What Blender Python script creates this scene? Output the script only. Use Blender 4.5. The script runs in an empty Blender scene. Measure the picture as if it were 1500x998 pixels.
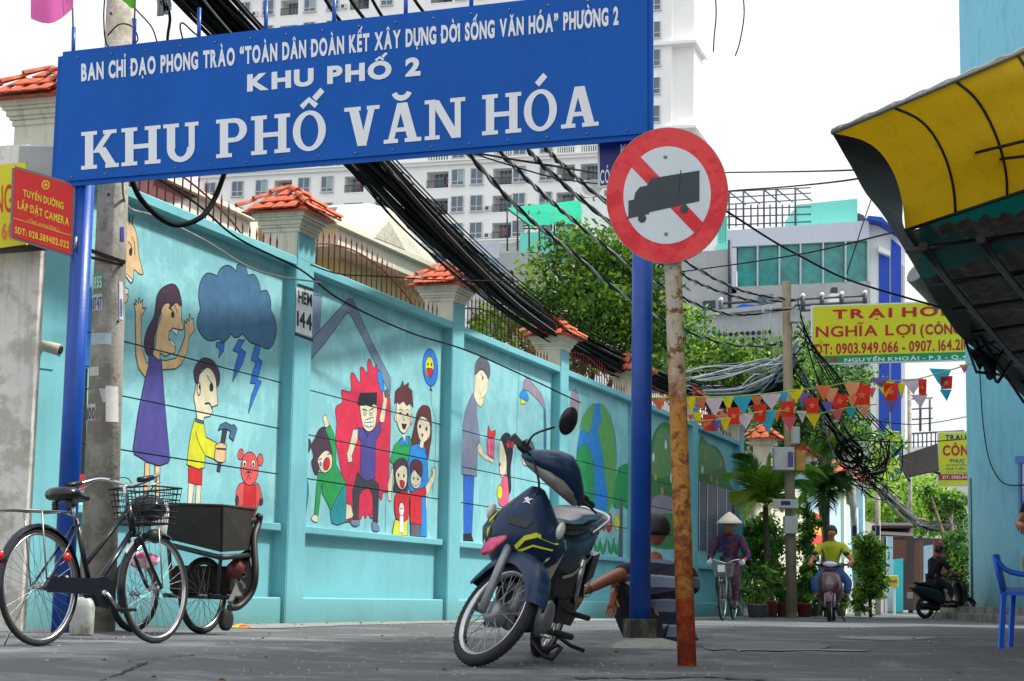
import bpy, math, random, unicodedata
from mathutils import Vector, Matrix
from mathutils.geometry import tessellate_polygon
R = math.radians
random.seed(7)
SC = bpy.context.scene
COL = SC.collection
# ------------------------------------------------------------------ camera
PW, PH, FPX, EYE = 1500.0, 998.0, 2650.0, 0.32
PITCH, ROLL = R(8.08), R(1.0)
CAMR = Matrix.Rotation(R(90) + PITCH, 3, 'X') @ Matrix.Rotation(ROLL, 3, 'Z')
CAMP = Vector((0, 0, EYE))
cd = bpy.data.cameras.new('camera'); cd.sensor_width = 36; cd.lens = FPX / PW * 36
cd.clip_start = .05; cd.clip_end = 3000
cam = bpy.data.objects.new('camera', cd); COL.objects.link(cam)
cam.matrix_world = Matrix.Translation(CAMP) @ CAMR.to_4x4()
SC.camera = cam
cd.dof.use_dof = False
# ------------------------------------------------------------------ light
SUN_AZ, SUN_EL = R(82), R(53)          # clockwise from +Y, above horizon
world = bpy.data.worlds.new('World'); SC.world = world; world.use_nodes = True
wn = world.node_tree; wn.nodes.clear()
sky = wn.nodes.new('ShaderNodeTexSky'); sky.sky_type = 'NISHITA'; sky.sun_disc = False
sky.sun_elevation = SUN_EL; sky.sun_rotation = SUN_AZ; sky.dust_density = 6; sky.air_density = 1.4
sky.altitude = 0
hs = wn.nodes.new('ShaderNodeHueSaturation'); hs.inputs['Saturation'].default_value = .22
mx = wn.nodes.new('ShaderNodeMixRGB'); mx.inputs[0].default_value = .55
mx.inputs[2].default_value = (9.2, 9.5, 10.0, 1)      # thin white overcast
bg = wn.nodes.new('ShaderNodeBackground'); bg.inputs['Strength'].default_value = .1
wo = wn.nodes.new('ShaderNodeOutputWorld')
wn.links.new(sky.outputs[0], hs.inputs['Color']); wn.links.new(hs.outputs[0], mx.inputs[1])
wn.links.new(mx.outputs[0], bg.inputs['Color']); wn.links.new(bg.outputs[0], wo.inputs[0])
sl = bpy.data.lights.new('sun', 'SUN'); sl.energy = 3.1; sl.angle = R(5.0); sl.color = (1, .95, .87)
so = bpy.data.objects.new('sun', sl); COL.objects.link(so)
sd = Vector((math.sin(SUN_AZ) * math.cos(SUN_EL), math.cos(SUN_AZ) * math.cos(SUN_EL), math.sin(SUN_EL)))
so.rotation_euler = sd.to_track_quat('Z', 'Y').to_euler()
so.location = sd * 50
vs = SC.view_settings
vs.view_transform = 'Standard'; vs.look = 'None'; vs.exposure = 0.72; vs.gamma = 1
SC.cycles.max_bounces = 6; SC.cycles.diffuse_bounces = 3; SC.cycles.glossy_bounces = 3
SC.cycles.transparent_max_bounces = 6; SC.cycles.use_denoising = True
# ------------------------------------------------------------------ pixel -> place helpers (places are fixed at build time)
def ray(px, py):
    return CAMR @ Vector(((px - PW / 2) / FPX, -(py - PH / 2) / FPX, -1))
def at(px, py, Y):
    r = ray(px, py); return CAMP + r * (Y / r.y)
def sstep(a, b, t):
    t = min(1, max(0, (t - a) / (b - a))); return t * t * (3 - 2 * t)
def gz(x, y):                               # the street is a little lower in the near middle
    return -.06 * (1 - sstep(10.9, 12.0, y)) * sstep(-2.1, -1.1, x)
def gp(px, py):
    r = ray(px, py); z = 0
    for _ in range(12):
        t = (z - CAMP.z) / r.z; p = CAMP + r * t; z = gz(p.x, p.y)
    return Vector((p.x, p.y, z))
def on_plane(p0, n):
    def f(px, py, off=0.0):
        q = p0 + n * off; r = ray(px, py)
        return CAMP + r * ((q - CAMP).dot(n) / r.dot(n))
    return f
# ------------------------------------------------------------------ materials
def lin(c):
    return tuple(((v / 255) / 12.92 if v <= 10 else (((v / 255) + .055) / 1.055) ** 2.4) for v in c)
MATS = {}
def mat(name, rgb, rough=.6, metal=0., var=.12, scale=6., bump=0., bscale=60., dirt=None, spec=.5, alpha=1., coat=0., trans=0., streak=None, two=None, emit=0):
    if name in MATS: return MATS[name]
    m = bpy.data.materials.new(name); m.use_nodes = True; MATS[name] = m
    nt = m.node_tree; N = nt.nodes; L = nt.links
    b = N['Principled BSDF']; b.inputs['Roughness'].default_value = rough; b.inputs['Metallic'].default_value = metal
    b.inputs['Specular IOR Level'].default_value = spec
    if coat: b.inputs['Coat Weight'].default_value = coat; b.inputs['Coat Roughness'].default_value = .12
    c = lin(rgb)
    tc = N.new('ShaderNodeTexCoord')
    no = N.new('ShaderNodeTexNoise'); no.inputs['Scale'].default_value = scale; no.inputs['Detail'].default_value = 6
    no.inputs['Roughness'].default_value = .65
    L.new(tc.outputs['Object'], no.inputs['Vector'])
    cr = N.new('ShaderNodeValToRGB'); cr.color_ramp.elements[0].position = .3; cr.color_ramp.elements[1].position = .7
    d = max(0, 1 - var); u = 1 + var * .6
    cr.color_ramp.elements[0].color = (c[0] * d, c[1] * d, c[2] * d, 1)
    cr.color_ramp.elements[1].color = (min(1, c[0] * u), min(1, c[1] * u), min(1, c[2] * u), 1)
    L.new(no.outputs['Fac'], cr.inputs[0]); out = cr.outputs[0]
    if two:                                   # second colour in patches (rgb, amount, scale)
        n2 = N.new('ShaderNodeTexNoise'); n2.inputs['Scale'].default_value = two[2]; n2.inputs['Detail'].default_value = 7
        n2.inputs['Roughness'].default_value = .7
        L.new(tc.outputs['Object'], n2.inputs['Vector'])
        r2 = N.new('ShaderNodeValToRGB'); r2.color_ramp.elements[0].position = .5 - two[1] * .25 + .12; r2.color_ramp.elements[1].position = .5 - two[1] * .25 + .22
        L.new(n2.outputs['Fac'], r2.inputs[0])
        m2 = N.new('ShaderNodeMixRGB'); m2.inputs[2].default_value = (*lin(two[0]), 1)
        L.new(r2.outputs[0], m2.inputs[0]); L.new(out, m2.inputs[1]); out = m2.outputs[0]
    if streak:                                # vertical run-down dirt (rgb, amount)
        mp = N.new('ShaderNodeMapping'); mp.inputs['Scale'].default_value = (7, 7, .55)
        L.new(tc.outputs['Object'], mp.inputs[0])
        n3 = N.new('ShaderNodeTexNoise'); n3.inputs['Scale'].default_value = 1.6; n3.inputs['Detail'].default_value = 8; n3.inputs['Roughness'].default_value = .7
        L.new(mp.outputs[0], n3.inputs['Vector'])
        r3 = N.new('ShaderNodeValToRGB'); r3.color_ramp.elements[0].position = .52; r3.color_ramp.elements[1].position = .82
        r3.color_ramp.elements[1].color = (streak[1],) * 3 + (1,)
        L.new(n3.outputs['Fac'], r3.inputs[0])
        m3 = N.new('ShaderNodeMixRGB'); m3.inputs[2].default_value = (*lin(streak[0]), 1)
        L.new(r3.outputs[0], m3.inputs[0]); L.new(out, m3.inputs[1]); out = m3.outputs[0]
    if dirt:                                  # splash dirt near the foot: (rgb, height m)
        g = N.new('ShaderNodeNewGeometry'); sx = N.new('ShaderNodeSeparateXYZ'); L.new(g.outputs['Position'], sx.inputs[0])
        ad = N.new('ShaderNodeMath'); ad.operation = 'MULTIPLY_ADD'; ad.inputs[1].default_value = -1.2 * dirt[1]; L.new(no.outputs['Fac'], ad.inputs[0]); L.new(sx.outputs['Z'], ad.inputs[2])
        mr = N.new('ShaderNodeMapRange'); mr.inputs[1].default_value = -.6 * dirt[1]; mr.inputs[2].default_value = dirt[1] * .45
        mr.inputs[3].default_value = .75; mr.inputs[4].default_value = 0
        L.new(ad.outputs[0], mr.inputs[0])
        m4 = N.new('ShaderNodeMixRGB'); m4.inputs[2].default_value = (*lin(dirt[0]), 1)
        L.new(mr.outputs[0], m4.inputs[0]); L.new(out, m4.inputs[1]); out = m4.outputs[0]
    L.new(out, b.inputs['Base Color'])
    if bump:
        n5 = N.new('ShaderNodeTexNoise'); n5.inputs['Scale'].default_value = bscale; n5.inputs['Detail'].default_value = 5
        L.new(tc.outputs['Object'], n5.inputs['Vector'])
        bp = N.new('ShaderNodeBump'); bp.inputs['Strength'].default_value = bump; bp.inputs['Distance'].default_value = .01
        L.new(n5.outputs['Fac'], bp.inputs['Height']); L.new(bp.outputs[0], b.inputs['Normal'])
    if trans:                                 # light coming through thin leaves / cloth
        tr = N.new('ShaderNodeBsdfTranslucent'); L.new(out, tr.inputs['Color'])
        ms = N.new('ShaderNodeMixShader'); ms.inputs[0].default_value = trans
        L.new(b.outputs[0], ms.inputs[1]); L.new(tr.outputs[0], ms.inputs[2])
        L.new(ms.outputs[0], N['Material Output'].inputs[0])
    if alpha < 1: b.inputs['Alpha'].default_value = alpha
    return m
# ------------------------------------------------------------------ mesh builder
XF = {}
class MB:
    def __init__(s): s.v = []; s.f = []; s.m = []; s.mats = []; s.sm = []
    def mi(s, mt):
        if mt is None: return 0
        if mt not in s.mats: s.mats.append(mt)
        return s.mats.index(mt)
    def add(s, vs, fs, mt=None, smooth=False):
        k = len(s.v); i = s.mi(mt)
        s.v += [Vector(p) for p in vs]
        for f in fs: s.f.append([k + j for j in f]); s.m.append(i); s.sm.append(smooth)
        return s
    def box(s, c, d, mt=None, rot=None, bev=0):
        x, y, z = d[0] / 2, d[1] / 2, d[2] / 2
        if bev:
            b = min(bev, x * .9, y * .9, z * .9); vs = []
            for sz in (-1, 1):
                for (ax, ay, az) in ((x - b, y, z - b), (x, y - b, z - b)): pass
            # chamfered box : 24 verts
            P = []
            for sx in (-1, 1):
                for sy in (-1, 1):
                    for sz in (-1, 1):
                        P += [(sx * x, sy * (y - b), sz * (z - b)), (sx * (x - b), sy * y, sz * (z - b)), (sx * (x - b), sy * (y - b), sz * z)]
            def I(sx, sy, sz, k): return ((sx > 0) * 4 + (sy > 0) * 2 + (sz > 0)) * 3 + k
            F = []
            for a in (-1, 1):
                F.append([I(a, -1, -1, 0), I(a, 1, -1, 0), I(a, 1, 1, 0), I(a, -1, 1, 0)][::a])
                F.append([I(-1, a, -1, 1), I(1, a, -1, 1), I(1, a, 1, 1), I(-1, a, 1, 1)][::-a])
                F.append([I(-1, -1, a, 2), I(1, -1, a, 2), I(1, 1, a, 2), I(-1, 1, a, 2)][::a])
                for c_ in (-1, 1):
                    F.append([I(a, c_, -1, 0), I(a, c_, -1, 1), I(a, c_, 1, 1), I(a, c_, 1, 0)][::-a * c_])
                    F.append([I(a, -1, c_, 0), I(a, -1, c_, 2), I(a, 1, c_, 2), I(a, 1, c_, 0)][::a * c_])
                    F.append([I(-1, a, c_, 1), I(-1, a, c_, 2), I(1, a, c_, 2), I(1, a, c_, 1)][::-a * c_])
                    for e in (-1, 1): F.append([I(a, c_, e, 0), I(a, c_, e, 1), I(a, c_, e, 2)][::a * c_ * e])
            vs = P; fs = F
        else:
            vs = [(-x, -y, -z), (x, -y, -z), (x, y, -z), (-x, y, -z), (-x, -y, z), (x, -y, z), (x, y, z), (-x, y, z)]
            fs = [(0, 3, 2, 1), (4, 5, 6, 7), (0, 1, 5, 4), (1, 2, 6, 5), (2, 3, 7, 6), (3, 0, 4, 7)]
        c = Vector(c)
        if rot is not None: vs = [rot @ Vector(p) for p in vs]
        return s.add([c + Vector(p) for p in vs], fs, mt)
    def bar(s, a, b, w, h=None, mt=None, up=(0, 0, 1)):      # rectangular bar from a to b
        a, b = Vector(a), Vector(b); d = b - a; L = d.length
        if L < 1e-6: return s
        z = d.normalized(); u = Vector(up)
        x = z.cross(u)
        if x.length < 1e-4: x = z.cross(Vector((1, 0, 0)))
        x.normalize(); y = x.cross(z)
        rot = Matrix((x, y, z)).transposed()
        return s.box((a + b) / 2, (w, h or w, L), mt, rot)
    def tube(s, pts, r, n=6, mt=None, cap=True, closed=False, flat=1.0):
        pts = [Vector(p) for p in pts]; N = len(pts)
        rr = r if isinstance(r, (list, tuple)) else [r] * N
        vs = []; fs = []; ref = None
        for i, p in enumerate(pts):
            if closed: t = pts[(i + 1) % N] - pts[i - 1]
            else: t = pts[min(i + 1, N - 1)] - pts[max(i - 1, 0)]
            if t.length < 1e-9: t = Vector((0, 0, 1))
            t.normalize()
            if ref is None:
                ref = Vector((0, 0, 1)) if abs(t.z) < .9 else Vector((1, 0, 0))
            u = ref - t * ref.dot(t)
            if u.length < 1e-5: u = t.orthogonal()
            u.normalize(); w = t.cross(u); ref = u
            for k in range(n):
                a = 2 * math.pi * k / n
                vs.append(p + (u * math.cos(a) * flat + w * math.sin(a)) * rr[i])
        for i in range(N if closed else N - 1):
            j = (i + 1) % N
            for k in range(n): fs.append((i * n + k, i * n + (k + 1) % n, j * n + (k + 1) % n, j * n + k))
        s.add(vs, fs, mt, True)
        if cap and not closed:
            k0 = len(s.v) - len(vs)
            s.f.append([k0 + k for k in range(n)][::-1]); s.m.append(s.mi(mt)); s.sm.append(False)
            s.f.append([k0 + (N - 1) * n + k for k in range(n)]); s.m.append(s.mi(mt)); s.sm.append(False)
        return s
    def lathe(s, c, prof, axis=(0, 0, 1), n=24, mt=None, smooth=True, closed=False):   # prof [(r, h)]
        c = Vector(c); z = Vector(axis).normalized(); x = z.orthogonal().normalized(); y = z.cross(x)
        vs = []; fs = []; N = len(prof)
        for (r, h) in prof:
            for k in range(n):
                a = 2 * math.pi * k / n; vs.append(c + z * h + (x * math.cos(a) + y * math.sin(a)) * r)
        for i in range(N if closed else N - 1):
            j = (i + 1) % N
            for k in range(n): fs.append((i * n + k, i * n + (k + 1) % n, j * n + (k + 1) % n, j * n + k))
        return s.add(vs, fs, mt, smooth)
    def ball(s, c, r, mt=None, n=10, m=7, rot=None):
        r = Vector(r) if hasattr(r, '__len__') else Vector((r, r, r)); c = Vector(c); vs = []; fs = []
        for i in range(m + 1):
            t = math.pi * i / m
            for k in range(n):
                a = 2 * math.pi * k / n
                p = Vector((math.sin(t) * math.cos(a) * r.x, math.sin(t) * math.sin(a) * r.y, math.cos(t) * r.z))
                if rot is not None: p = rot @ p
                vs.append(c + p)
        for i in range(m):
            for k in range(n): fs.append((i * n + k, (i + 1) * n + k, (i + 1) * n + (k + 1) % n, i * n + (k + 1) % n))
        return s.add(vs, fs, mt, True)
    def prism(s, pts, d, mt=None, smooth=False):              # closed planar outline pts (3D), extruded by vector d
        pts = [Vector(p) for p in pts]; d = Vector(d); n = len(pts)
        tri = tessellate_polygon([pts]); fs = []
        nrm = Vector((0, 0, 0))
        for i in range(n): nrm += pts[i].cross(pts[(i + 1) % n])
        for t in tri:
            tn = (pts[t[1]] - pts[t[0]]).cross(pts[t[2]] - pts[t[0]])
            t = tuple(t)
            if tn.dot(d) > 0: t = t[::-1]
            fs.append(t); fs.append(tuple(n + k for k in t[::-1]))
        fl = nrm.dot(d) > 0
        for i in range(n):
            j = (i + 1) % n; q = (i, j, n + j, n + i); fs.append(q if fl else q[::-1])
        return s.add(pts + [p + d for p in pts], fs, mt, smooth)
    def sheet(s, rows, mt=None, smooth=True):                 # grid of points
        n = len(rows[0]); fs = []
        for i in range(len(rows) - 1):
            for k in range(n - 1): fs.append((i * n + k, i * n + k + 1, (i + 1) * n + k + 1, (i + 1) * n + k))
        return s.add([p for r_ in rows for p in r_], fs, mt, smooth)
    def mesh(s, name):
        me = bpy.data.meshes.new(name); me.from_pydata([tuple(p) for p in s.v], [], s.f)
        for m_ in s.mats: me.materials.append(m_)
        me.polygons.foreach_set('material_index', s.m); me.polygons.foreach_set('use_smooth', s.sm); me.update()
        return me
    def build(s, name, mt=None, parent=None, local=False, **tags):
        if mt is not None and not s.mats: s.mats = [mt]
        if parent is not None and not local:
            inv = XF[parent.name].inverted(); s.v = [inv @ p for p in s.v]; M = None
        elif parent is None and not local:
            xs = [p.x for p in s.v]; ys = [p.y for p in s.v]; zs = [p.z for p in s.v]
            o0 = Vector(((min(xs) + max(xs)) / 2, (min(ys) + max(ys)) / 2, min(zs)))
            s.v = [p - o0 for p in s.v]
        ob = bpy.data.objects.new(name, s.mesh(name)); COL.objects.link(ob)
        if parent is not None: ob.parent = parent; XF[ob.name] = XF[parent.name].copy()
        else:
            if not local: ob.location = o0; XF[ob.name] = Matrix.Translation(o0)
            else: XF[ob.name] = Matrix.Identity(4)
        for k, v in tags.items(): ob[k] = v
        return ob
def tag(o, label, cat, group=None):
    o['label'] = label; o['category'] = cat
    if group: o['group'] = group
    return o
def thing(name, label, cat, loc=(0, 0, 0), group=None, M=None):
    o = bpy.data.objects.new(name, None); COL.objects.link(o); o.empty_display_size = .2
    if M is None: M = Matrix.Translation(Vector(loc))
    o.matrix_world = M; XF[o.name] = M.copy()
    return tag(o, label, cat, group)
def struct(mb, name, mt, **k):
    o = mb.build(name, mt, **k); o['kind'] = 'structure'; return o
def cat_rom(pts, k=6, closed=False):
    pts = [Vector(p) for p in pts]; n = len(pts); out = []
    for i in range(n if closed else n - 1):
        if closed: p0, p1, p2, p3 = pts[i - 1], pts[i], pts[(i + 1) % n], pts[(i + 2) % n]
        else: p0, p1, p2, p3 = pts[max(i - 1, 0)], pts[i], pts[i + 1], pts[min(i + 2, n - 1)]
        for j in range(k):
            t = j / k
            out.append(.5 * ((2 * p1) + (p2 - p0) * t + (2 * p0 - 5 * p1 + 4 * p2 - p3) * t * t + (3 * p1 - p0 - 3 * p2 + p3) * t ** 3))
    if not closed: out.append(pts[-1])
    return out
def skin_mesh(name, joints, edges, mt, sub=2, root=0, smooth=True):
    """joints [(Vector, r)], one continuous surface over the limbs"""
    me = bpy.data.meshes.new(name); me.from_pydata([tuple(j[0]) for j in joints], edges, [])
    ob = bpy.data.objects.new('tmp', me); COL.objects.link(ob)
    sk = ob.modifiers.new('s', 'SKIN'); sb = ob.modifiers.new('b', 'SUBSURF'); sb.levels = sub; sb.render_levels = sub
    sk.use_smooth_shade = True; sk.branch_smoothing = .3
    for i, j in enumerate(joints):
        r = j[1] if hasattr(j[1], '__len__') else (j[1], j[1])
        me.skin_vertices[0].data[i].radius = r; me.skin_vertices[0].data[i].use_root = (i == root)
    dg = bpy.context.evaluated_depsgraph_get(); dg.update()
    e = ob.evaluated_get(dg); em = e.to_mesh()
    mb = MB(); mb.add([v.co.copy() for v in em.vertices], [list(p.vertices) for p in em.polygons], mt, True)
    e.to_mesh_clear(); bpy.data.objects.remove(ob); bpy.data.meshes.remove(me)
    return mb
# ------------------------------------------------------------------ lettering
GC = {}
def glyph(ch, bold):
    k = (ch, bold)
    if k in GC: return GC[k]
    c = bpy.data.curves.new('g', 'FONT'); c.body = ch; c.offset = bold; c.resolution_u = 4
    o = bpy.data.objects.new('g', c); COL.objects.link(o)
    dg = bpy.context.evaluated_depsgraph_get(); dg.update()
    e = o.evaluated_get(dg); m = e.to_mesh()
    vs = [(v.co.x, v.co.y) for v in m.vertices]; fs = [list(p.vertices) for p in m.polygons]
    e.to_mesh_clear(); bpy.data.objects.remove(o); bpy.data.curves.remove(c)
    cap = .686
    x0 = min(v[0] for v in vs); x1 = max(v[0] for v in vs)
    vs = [((x - x0) / cap, y / cap) for x, y in vs]
    GC[k] = (vs, fs, (x1 - x0) / cap); return GC[k]
def ribbon(pts, w):
    pts = [Vector((p[0], p[1])) for p in pts]; vs = []; fs = []
    for i, p in enumerate(pts):
        t = pts[min(i + 1, len(pts) - 1)] - pts[max(i - 1, 0)]; t.normalize(); n = Vector((-t.y, t.x)) * w / 2
        vs += [tuple(p + n), tuple(p - n)]
    for i in range(len(pts) - 1): fs.append([2 * i, 2 * i + 1, 2 * i + 3, 2 * i + 2])
    return vs, fs
def arc(cx, cy, rx, ry, a0, a1, n=10):
    return [(cx + rx * math.cos(R(a0 + (a1 - a0) * i / n)), cy + ry * math.sin(R(a0 + (a1 - a0) * i / n))) for i in range(n + 1)]
def marks(dec, w, capt=1.0, lw=.14):
    out = []; cx = w / 2; y = capt + .12; hat = False
    for m in dec:
        c = ord(m)
        if c == 0x302: out.append(ribbon([(cx - .2, y), (cx, y + .18), (cx + .2, y)], lw)); hat = True
        elif c == 0x306: out.append(ribbon(arc(cx, y + .17, .2, .17, 190, 350), lw)); hat = True
        elif c == 0x31B: out.append(ribbon([(w - .08, capt - .2), (w + .06, capt - .08), (w + .1, capt + .08)], lw))
    yy = y + (.16 if hat else 0); xx = cx + (.22 if hat else 0)
    for m in dec:
        c = ord(m)
        if c == 0x301: out.append(ribbon([(xx - .08, yy + .02), (xx + .14, yy + .24)], lw * 1.1))
        elif c == 0x300: out.append(ribbon([(xx + .08 - (.44 if hat else 0), yy + .02), (xx - .14 - (.44 if hat else 0), yy + .24)], lw * 1.1))
        elif c == 0x303: out.append(ribbon([(xx - .24, yy + .04), (xx - .1, yy + .16), (xx + .08, yy + .08), (xx + .22, yy + .2)], lw * .9))
        elif c == 0x309: out.append(ribbon([(xx - .1, yy + .2), (xx + .04, yy + .26), (xx + .1, yy + .16), (xx, yy + .08), (xx, yy + .01)], lw * .8))
        elif c == 0x323: a = arc(cx, -.2, .1, .1, 0, 330, 8); out.append((a, [list(range(len(a)))]))
    return out
def rc(x0, y0, x1, y1): return ([(x0, y0), (x1, y0), (x1, y1), (x0, y1)], [[0, 1, 2, 3]])
def dg4(xa, ya, xb, yb, w): return ([(xa - w / 2, ya), (xa + w / 2, ya), (xb + w / 2, yb), (xb - w / 2, yb)], [[0, 1, 2, 3]])
def ring(cx, cy, rx, ry, tx, ty, a0=0, a1=360, n=28):
    o = arc(cx, cy, rx, ry, a0, a1, n); i_ = arc(cx, cy, rx - tx, ry - ty, a0, a1, n)
    return (o + i_, [[k, k + 1, n + 2 + k, n + 1 + k] for k in range(n)])
def slab(ch):
    T = .22; S = .1
    def stem(x, sl=.1, sr=.1): return [rc(x, 0, x + T, 1), rc(x - sl, 0, x + T + sr, S), rc(x - sl, 1 - S, x + T + sr, 1)]
    if ch == 'H': return stem(.1) + stem(.72) + [rc(.3, .43, .75, .55)], 1.04
    if ch == 'K': return stem(.1) + [dg4(.38, .42, .76, .95, .17), dg4(.52, .55, .82, .05, .25), rc(.58, .9, .94, 1), rc(.64, 0, 1.0, S)], 1.0
    if ch == 'U': return [rc(.1, .35, .32, 1), rc(0, .9, .42, 1), rc(.68, .35, .84, 1), rc(.58, .9, .94, 1), ring(.47, .36, .37, .38, .2, .14, 180, 360, 16)], .96
    if ch == 'P': return stem(.1) + [rc(.3, .38, .5, .5), rc(.3, .88, .5, 1), ring(.48, .69, .34, .31, .2, .12, -90, 90, 14)], .86
    if ch == 'O': return [ring(.44, .5, .44, .52, .2, .11)], .9
    if ch == 'V': return [dg4(.26, .98, .5, 0, .25), dg4(.76, .98, .52, 0, .17), rc(.02, .9, .46, 1), rc(.62, .9, .96, 1)], .98
    if ch == 'A': return [dg4(.2, .02, .46, 1, .16), dg4(.8, .02, .52, 1, .25), rc(.3, .27, .7, .38), rc(.02, 0, .4, S), rc(.58, 0, 1.02, S)], 1.04
    if ch == 'N': return [rc(.12, 0, .28, 1), rc(.8, 0, .96, 1), dg4(.26, .98, .84, 0, .24), rc(0, 0, .4, S), rc(0, .9, .3, 1), rc(.68, .9, 1.08, 1)], 1.08
    return [], .5
def text(plane, s, x0, y0, x1, y1, h0, h1, mt, parent, off=.004, bold=.03, font='sans', gap=.16, space=.42, name='lettering', slant=0):
    items = []; x = 0; word = 0
    for ch in s:
        if ch == ' ': x += space; word += 1; continue
        d = unicodedata.normalize('NFD', ch); base = d[0]; dec = d[1:]
        bar_ = base == 'Đ'
        if bar_: base = 'D'
        if font == 'slab':
            ps, w = slab(base)
            for p in ps: items.append((x, p, word))
            for p in marks(dec, w - .04, 1.0, .14): items.append((x, p, word))
        else:
            vs, fs, w = glyph(base, bold); items.append((x, (vs, fs), word))
            for p in marks(dec, w): items.append((x, p, word))
        if bar_: items.append((x, rc(-.1, .42, .3, .55), word))
        x += w + gap
    tot = x - gap; z = 0; words = {}
    for (xo, (vs, fs), wd) in items:
        mb = words.setdefault(wd, MB())
        z = (z + 1) % 12; pts = []
        for (u, v) in vs:
            t = (xo + u) / tot; H = h0 + (h1 - h0) * t
            pts.append(plane(x0 + (x1 - x0) * t + slant * v * H, y0 + (y1 - y0) * t - v * H, off + z * .0002))
        mb.add(pts, fs, mt)
    for mb in words.values(): mb.build(name, mt, parent)
# ================================================================== street surface
M_road = mat('asphalt', (122, 125, 128), .88, var=.3, scale=26, bump=.8, bscale=38, two=((90, 93, 96), .9, 1.1), streak=((142, 143, 142), .5), spec=.25)
M_conc = mat('concrete_apron', (150, 150, 145), .85, var=.25, scale=2, bump=.4, two=((112, 112, 106), .8, 1.5))
M_crack = mat('crack_dark', (38, 38, 38), .95, var=.3)
M_tealw = mat('teal_wall_paint', (146, 208, 214), .62, var=.10, scale=.8, bump=.25, bscale=24, dirt=((88, 150, 152), .55), two=((128, 192, 200), .7, 2.3), streak=((90, 138, 144), .4))
M_teald = mat('teal_trim_paint', (118, 190, 200), .6, var=.12, scale=1.2, bump=.2, bscale=30, dirt=((84, 130, 128), .35), streak=((80, 130, 134), .35))
M_cream = mat('weathered_cream_paint', (232, 226, 205), .75, var=.12, scale=3, bump=.25, streak=((96, 92, 78), .75))
M_dirtyw = mat('dirty_white_plaster', (232, 230, 220), .85, var=.12, scale=2.5, bump=.35, two=((192, 188, 176), .6, 2.6), streak=((104, 100, 90), .75))
M_tile = mat('orange_roof_tile', (226, 116, 70), .7, var=.3, scale=5, bump=.3, two=((176, 78, 52), .7, 7))
M_rust = mat('rust_red_iron', (140, 42, 44), .6, var=.3, scale=12, two=((96, 40, 36), .6, 18))
gx = [-400, -200, -100, -50, -25, -15, -10] + [-8 + .4 * i for i in range(41)] + [10, 13, 17, 22, 30, 45, 70, 120, 200, 400]
gy = [-60, -20, -5, 0, 3] + [4 + .35 * i for i in range(60)] + [26, 29, 33, 38, 44, 52, 65, 90, 130, 200, 320, 600, 1500]
rng = random.Random(3)
mb = MB(); mb.sheet([[Vector((x, y, gz(x, y) + (rng.uniform(-.003, .003) if 5 < y < 22 and abs(x) < 8 else 0))) for x in gx] for y in gy], M_road)
road = struct(mb, 'street', M_road)
# cracks and tar lines lying in the road
def strip(pts, w, off=.004, wob=.012, seed=1):
    r_ = random.Random(seed); P = cat_rom([Vector((p.x, p.y, 0)) for p in pts], 8); mb = MB(); rows = [[], []]
    for i, p in enumerate(P):
        t = (P[min(i + 1, len(P) - 1)] - P[max(i - 1, 0)]).normalized(); n = Vector((-t.y, t.x, 0))
        j = r_.uniform(-wob, wob); ww = w * r_.uniform(.35, 1.2)
        a = p + n * (j + ww); b = p + n * (j - ww)
        rows[0].append(Vector((a.x, a.y, gz(a.x, a.y) + off))); rows[1].append(Vector((b.x, b.y, gz(b.x, b.y) + off)))
    mb.sheet(rows[::-1], M_crack); return mb
for i, (pl, w) in enumerate([([(150, 998), (185, 985), (212, 972), (225, 970)], .008), ([(185, 969), (260, 962), (330, 957), (420, 962)], .006),
                             ([(20, 965), (60, 968), (110, 964), (180, 966)], .006), ([(560, 936), (600, 938), (640, 934)], .01),
                             ([(820, 925), (860, 926), (905, 923)], .012), ([(1040, 925), (1120, 922), (1250, 928)], .01), ([(1010, 938), (1060, 934), (1180, 940)], .008),
                             ([(240, 940), (330, 944), (470, 941), (560, 947)], .01), ([(1100, 958), (1200, 951), (1330, 962), (1480, 955)], .007)]):
    strip([gp(*p) for p in pl], w, seed=i).build('crack', M_crack, road)
mb = strip([gp(828, 996), (gp(880, 994)), gp(960, 995), gp(1040, 993), gp(1120, 998)], .05, wob=.05, seed=44)
mb.build('tar_patch', M_crack, road)
# grit, dry leaves and litter lying loose on the street
rg = random.Random(12); M_grit = mat('street_grit', (150, 146, 134), .9, var=.4, scale=30); M_dleaf = mat('dry_leaf', (150, 112, 62), .9, var=.4, scale=30)
mb = MB()
for k in range(1500):
    near = rg.random() < .55; y = rg.uniform(6.5, 30) if not near else 0
    if near:
        q = gp(rg.uniform(330, 1080), rg.uniform(903.5, 917) if k % 3 else rg.uniform(915, 990)); x, y = q.x, q.y
    else: x = rg.uniform(-.28, .3) * y
    z = gz(x, y); r_ = rg.uniform(.003, .011); a = rg.uniform(0, 6.28)
    if rg.random() < .12: L = rg.uniform(.02, .045); mb.add([(x, y, z + .006), (x + L * .5 * math.cos(a) - L * .2 * math.sin(a), y + L * .5 * math.sin(a) + L * .2 * math.cos(a), z + .02), (x + L * math.cos(a), y + L * math.sin(a), z + .008), (x + L * .5 * math.cos(a) + L * .2 * math.sin(a), y + L * .5 * math.sin(a) - L * .2 * math.cos(a), z + .01)], [(0, 1, 2, 3)], M_dleaf)
    else: mb.add([(x - r_, y - r_, z), (x + r_, y - r_ * .6, z), (x + r_ * .7, y + r_, z), (x - r_ * .8, y + r_ * .8, z), (x, y, z + r_)], [(0, 1, 4), (1, 2, 4), (2, 3, 4), (3, 0, 4)], M_grit)
o = mb.build('street_grit', None); o['kind'] = 'stuff'; tag(o, 'loose grit and dry leaves scattered on the street surface', 'grit')
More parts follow.
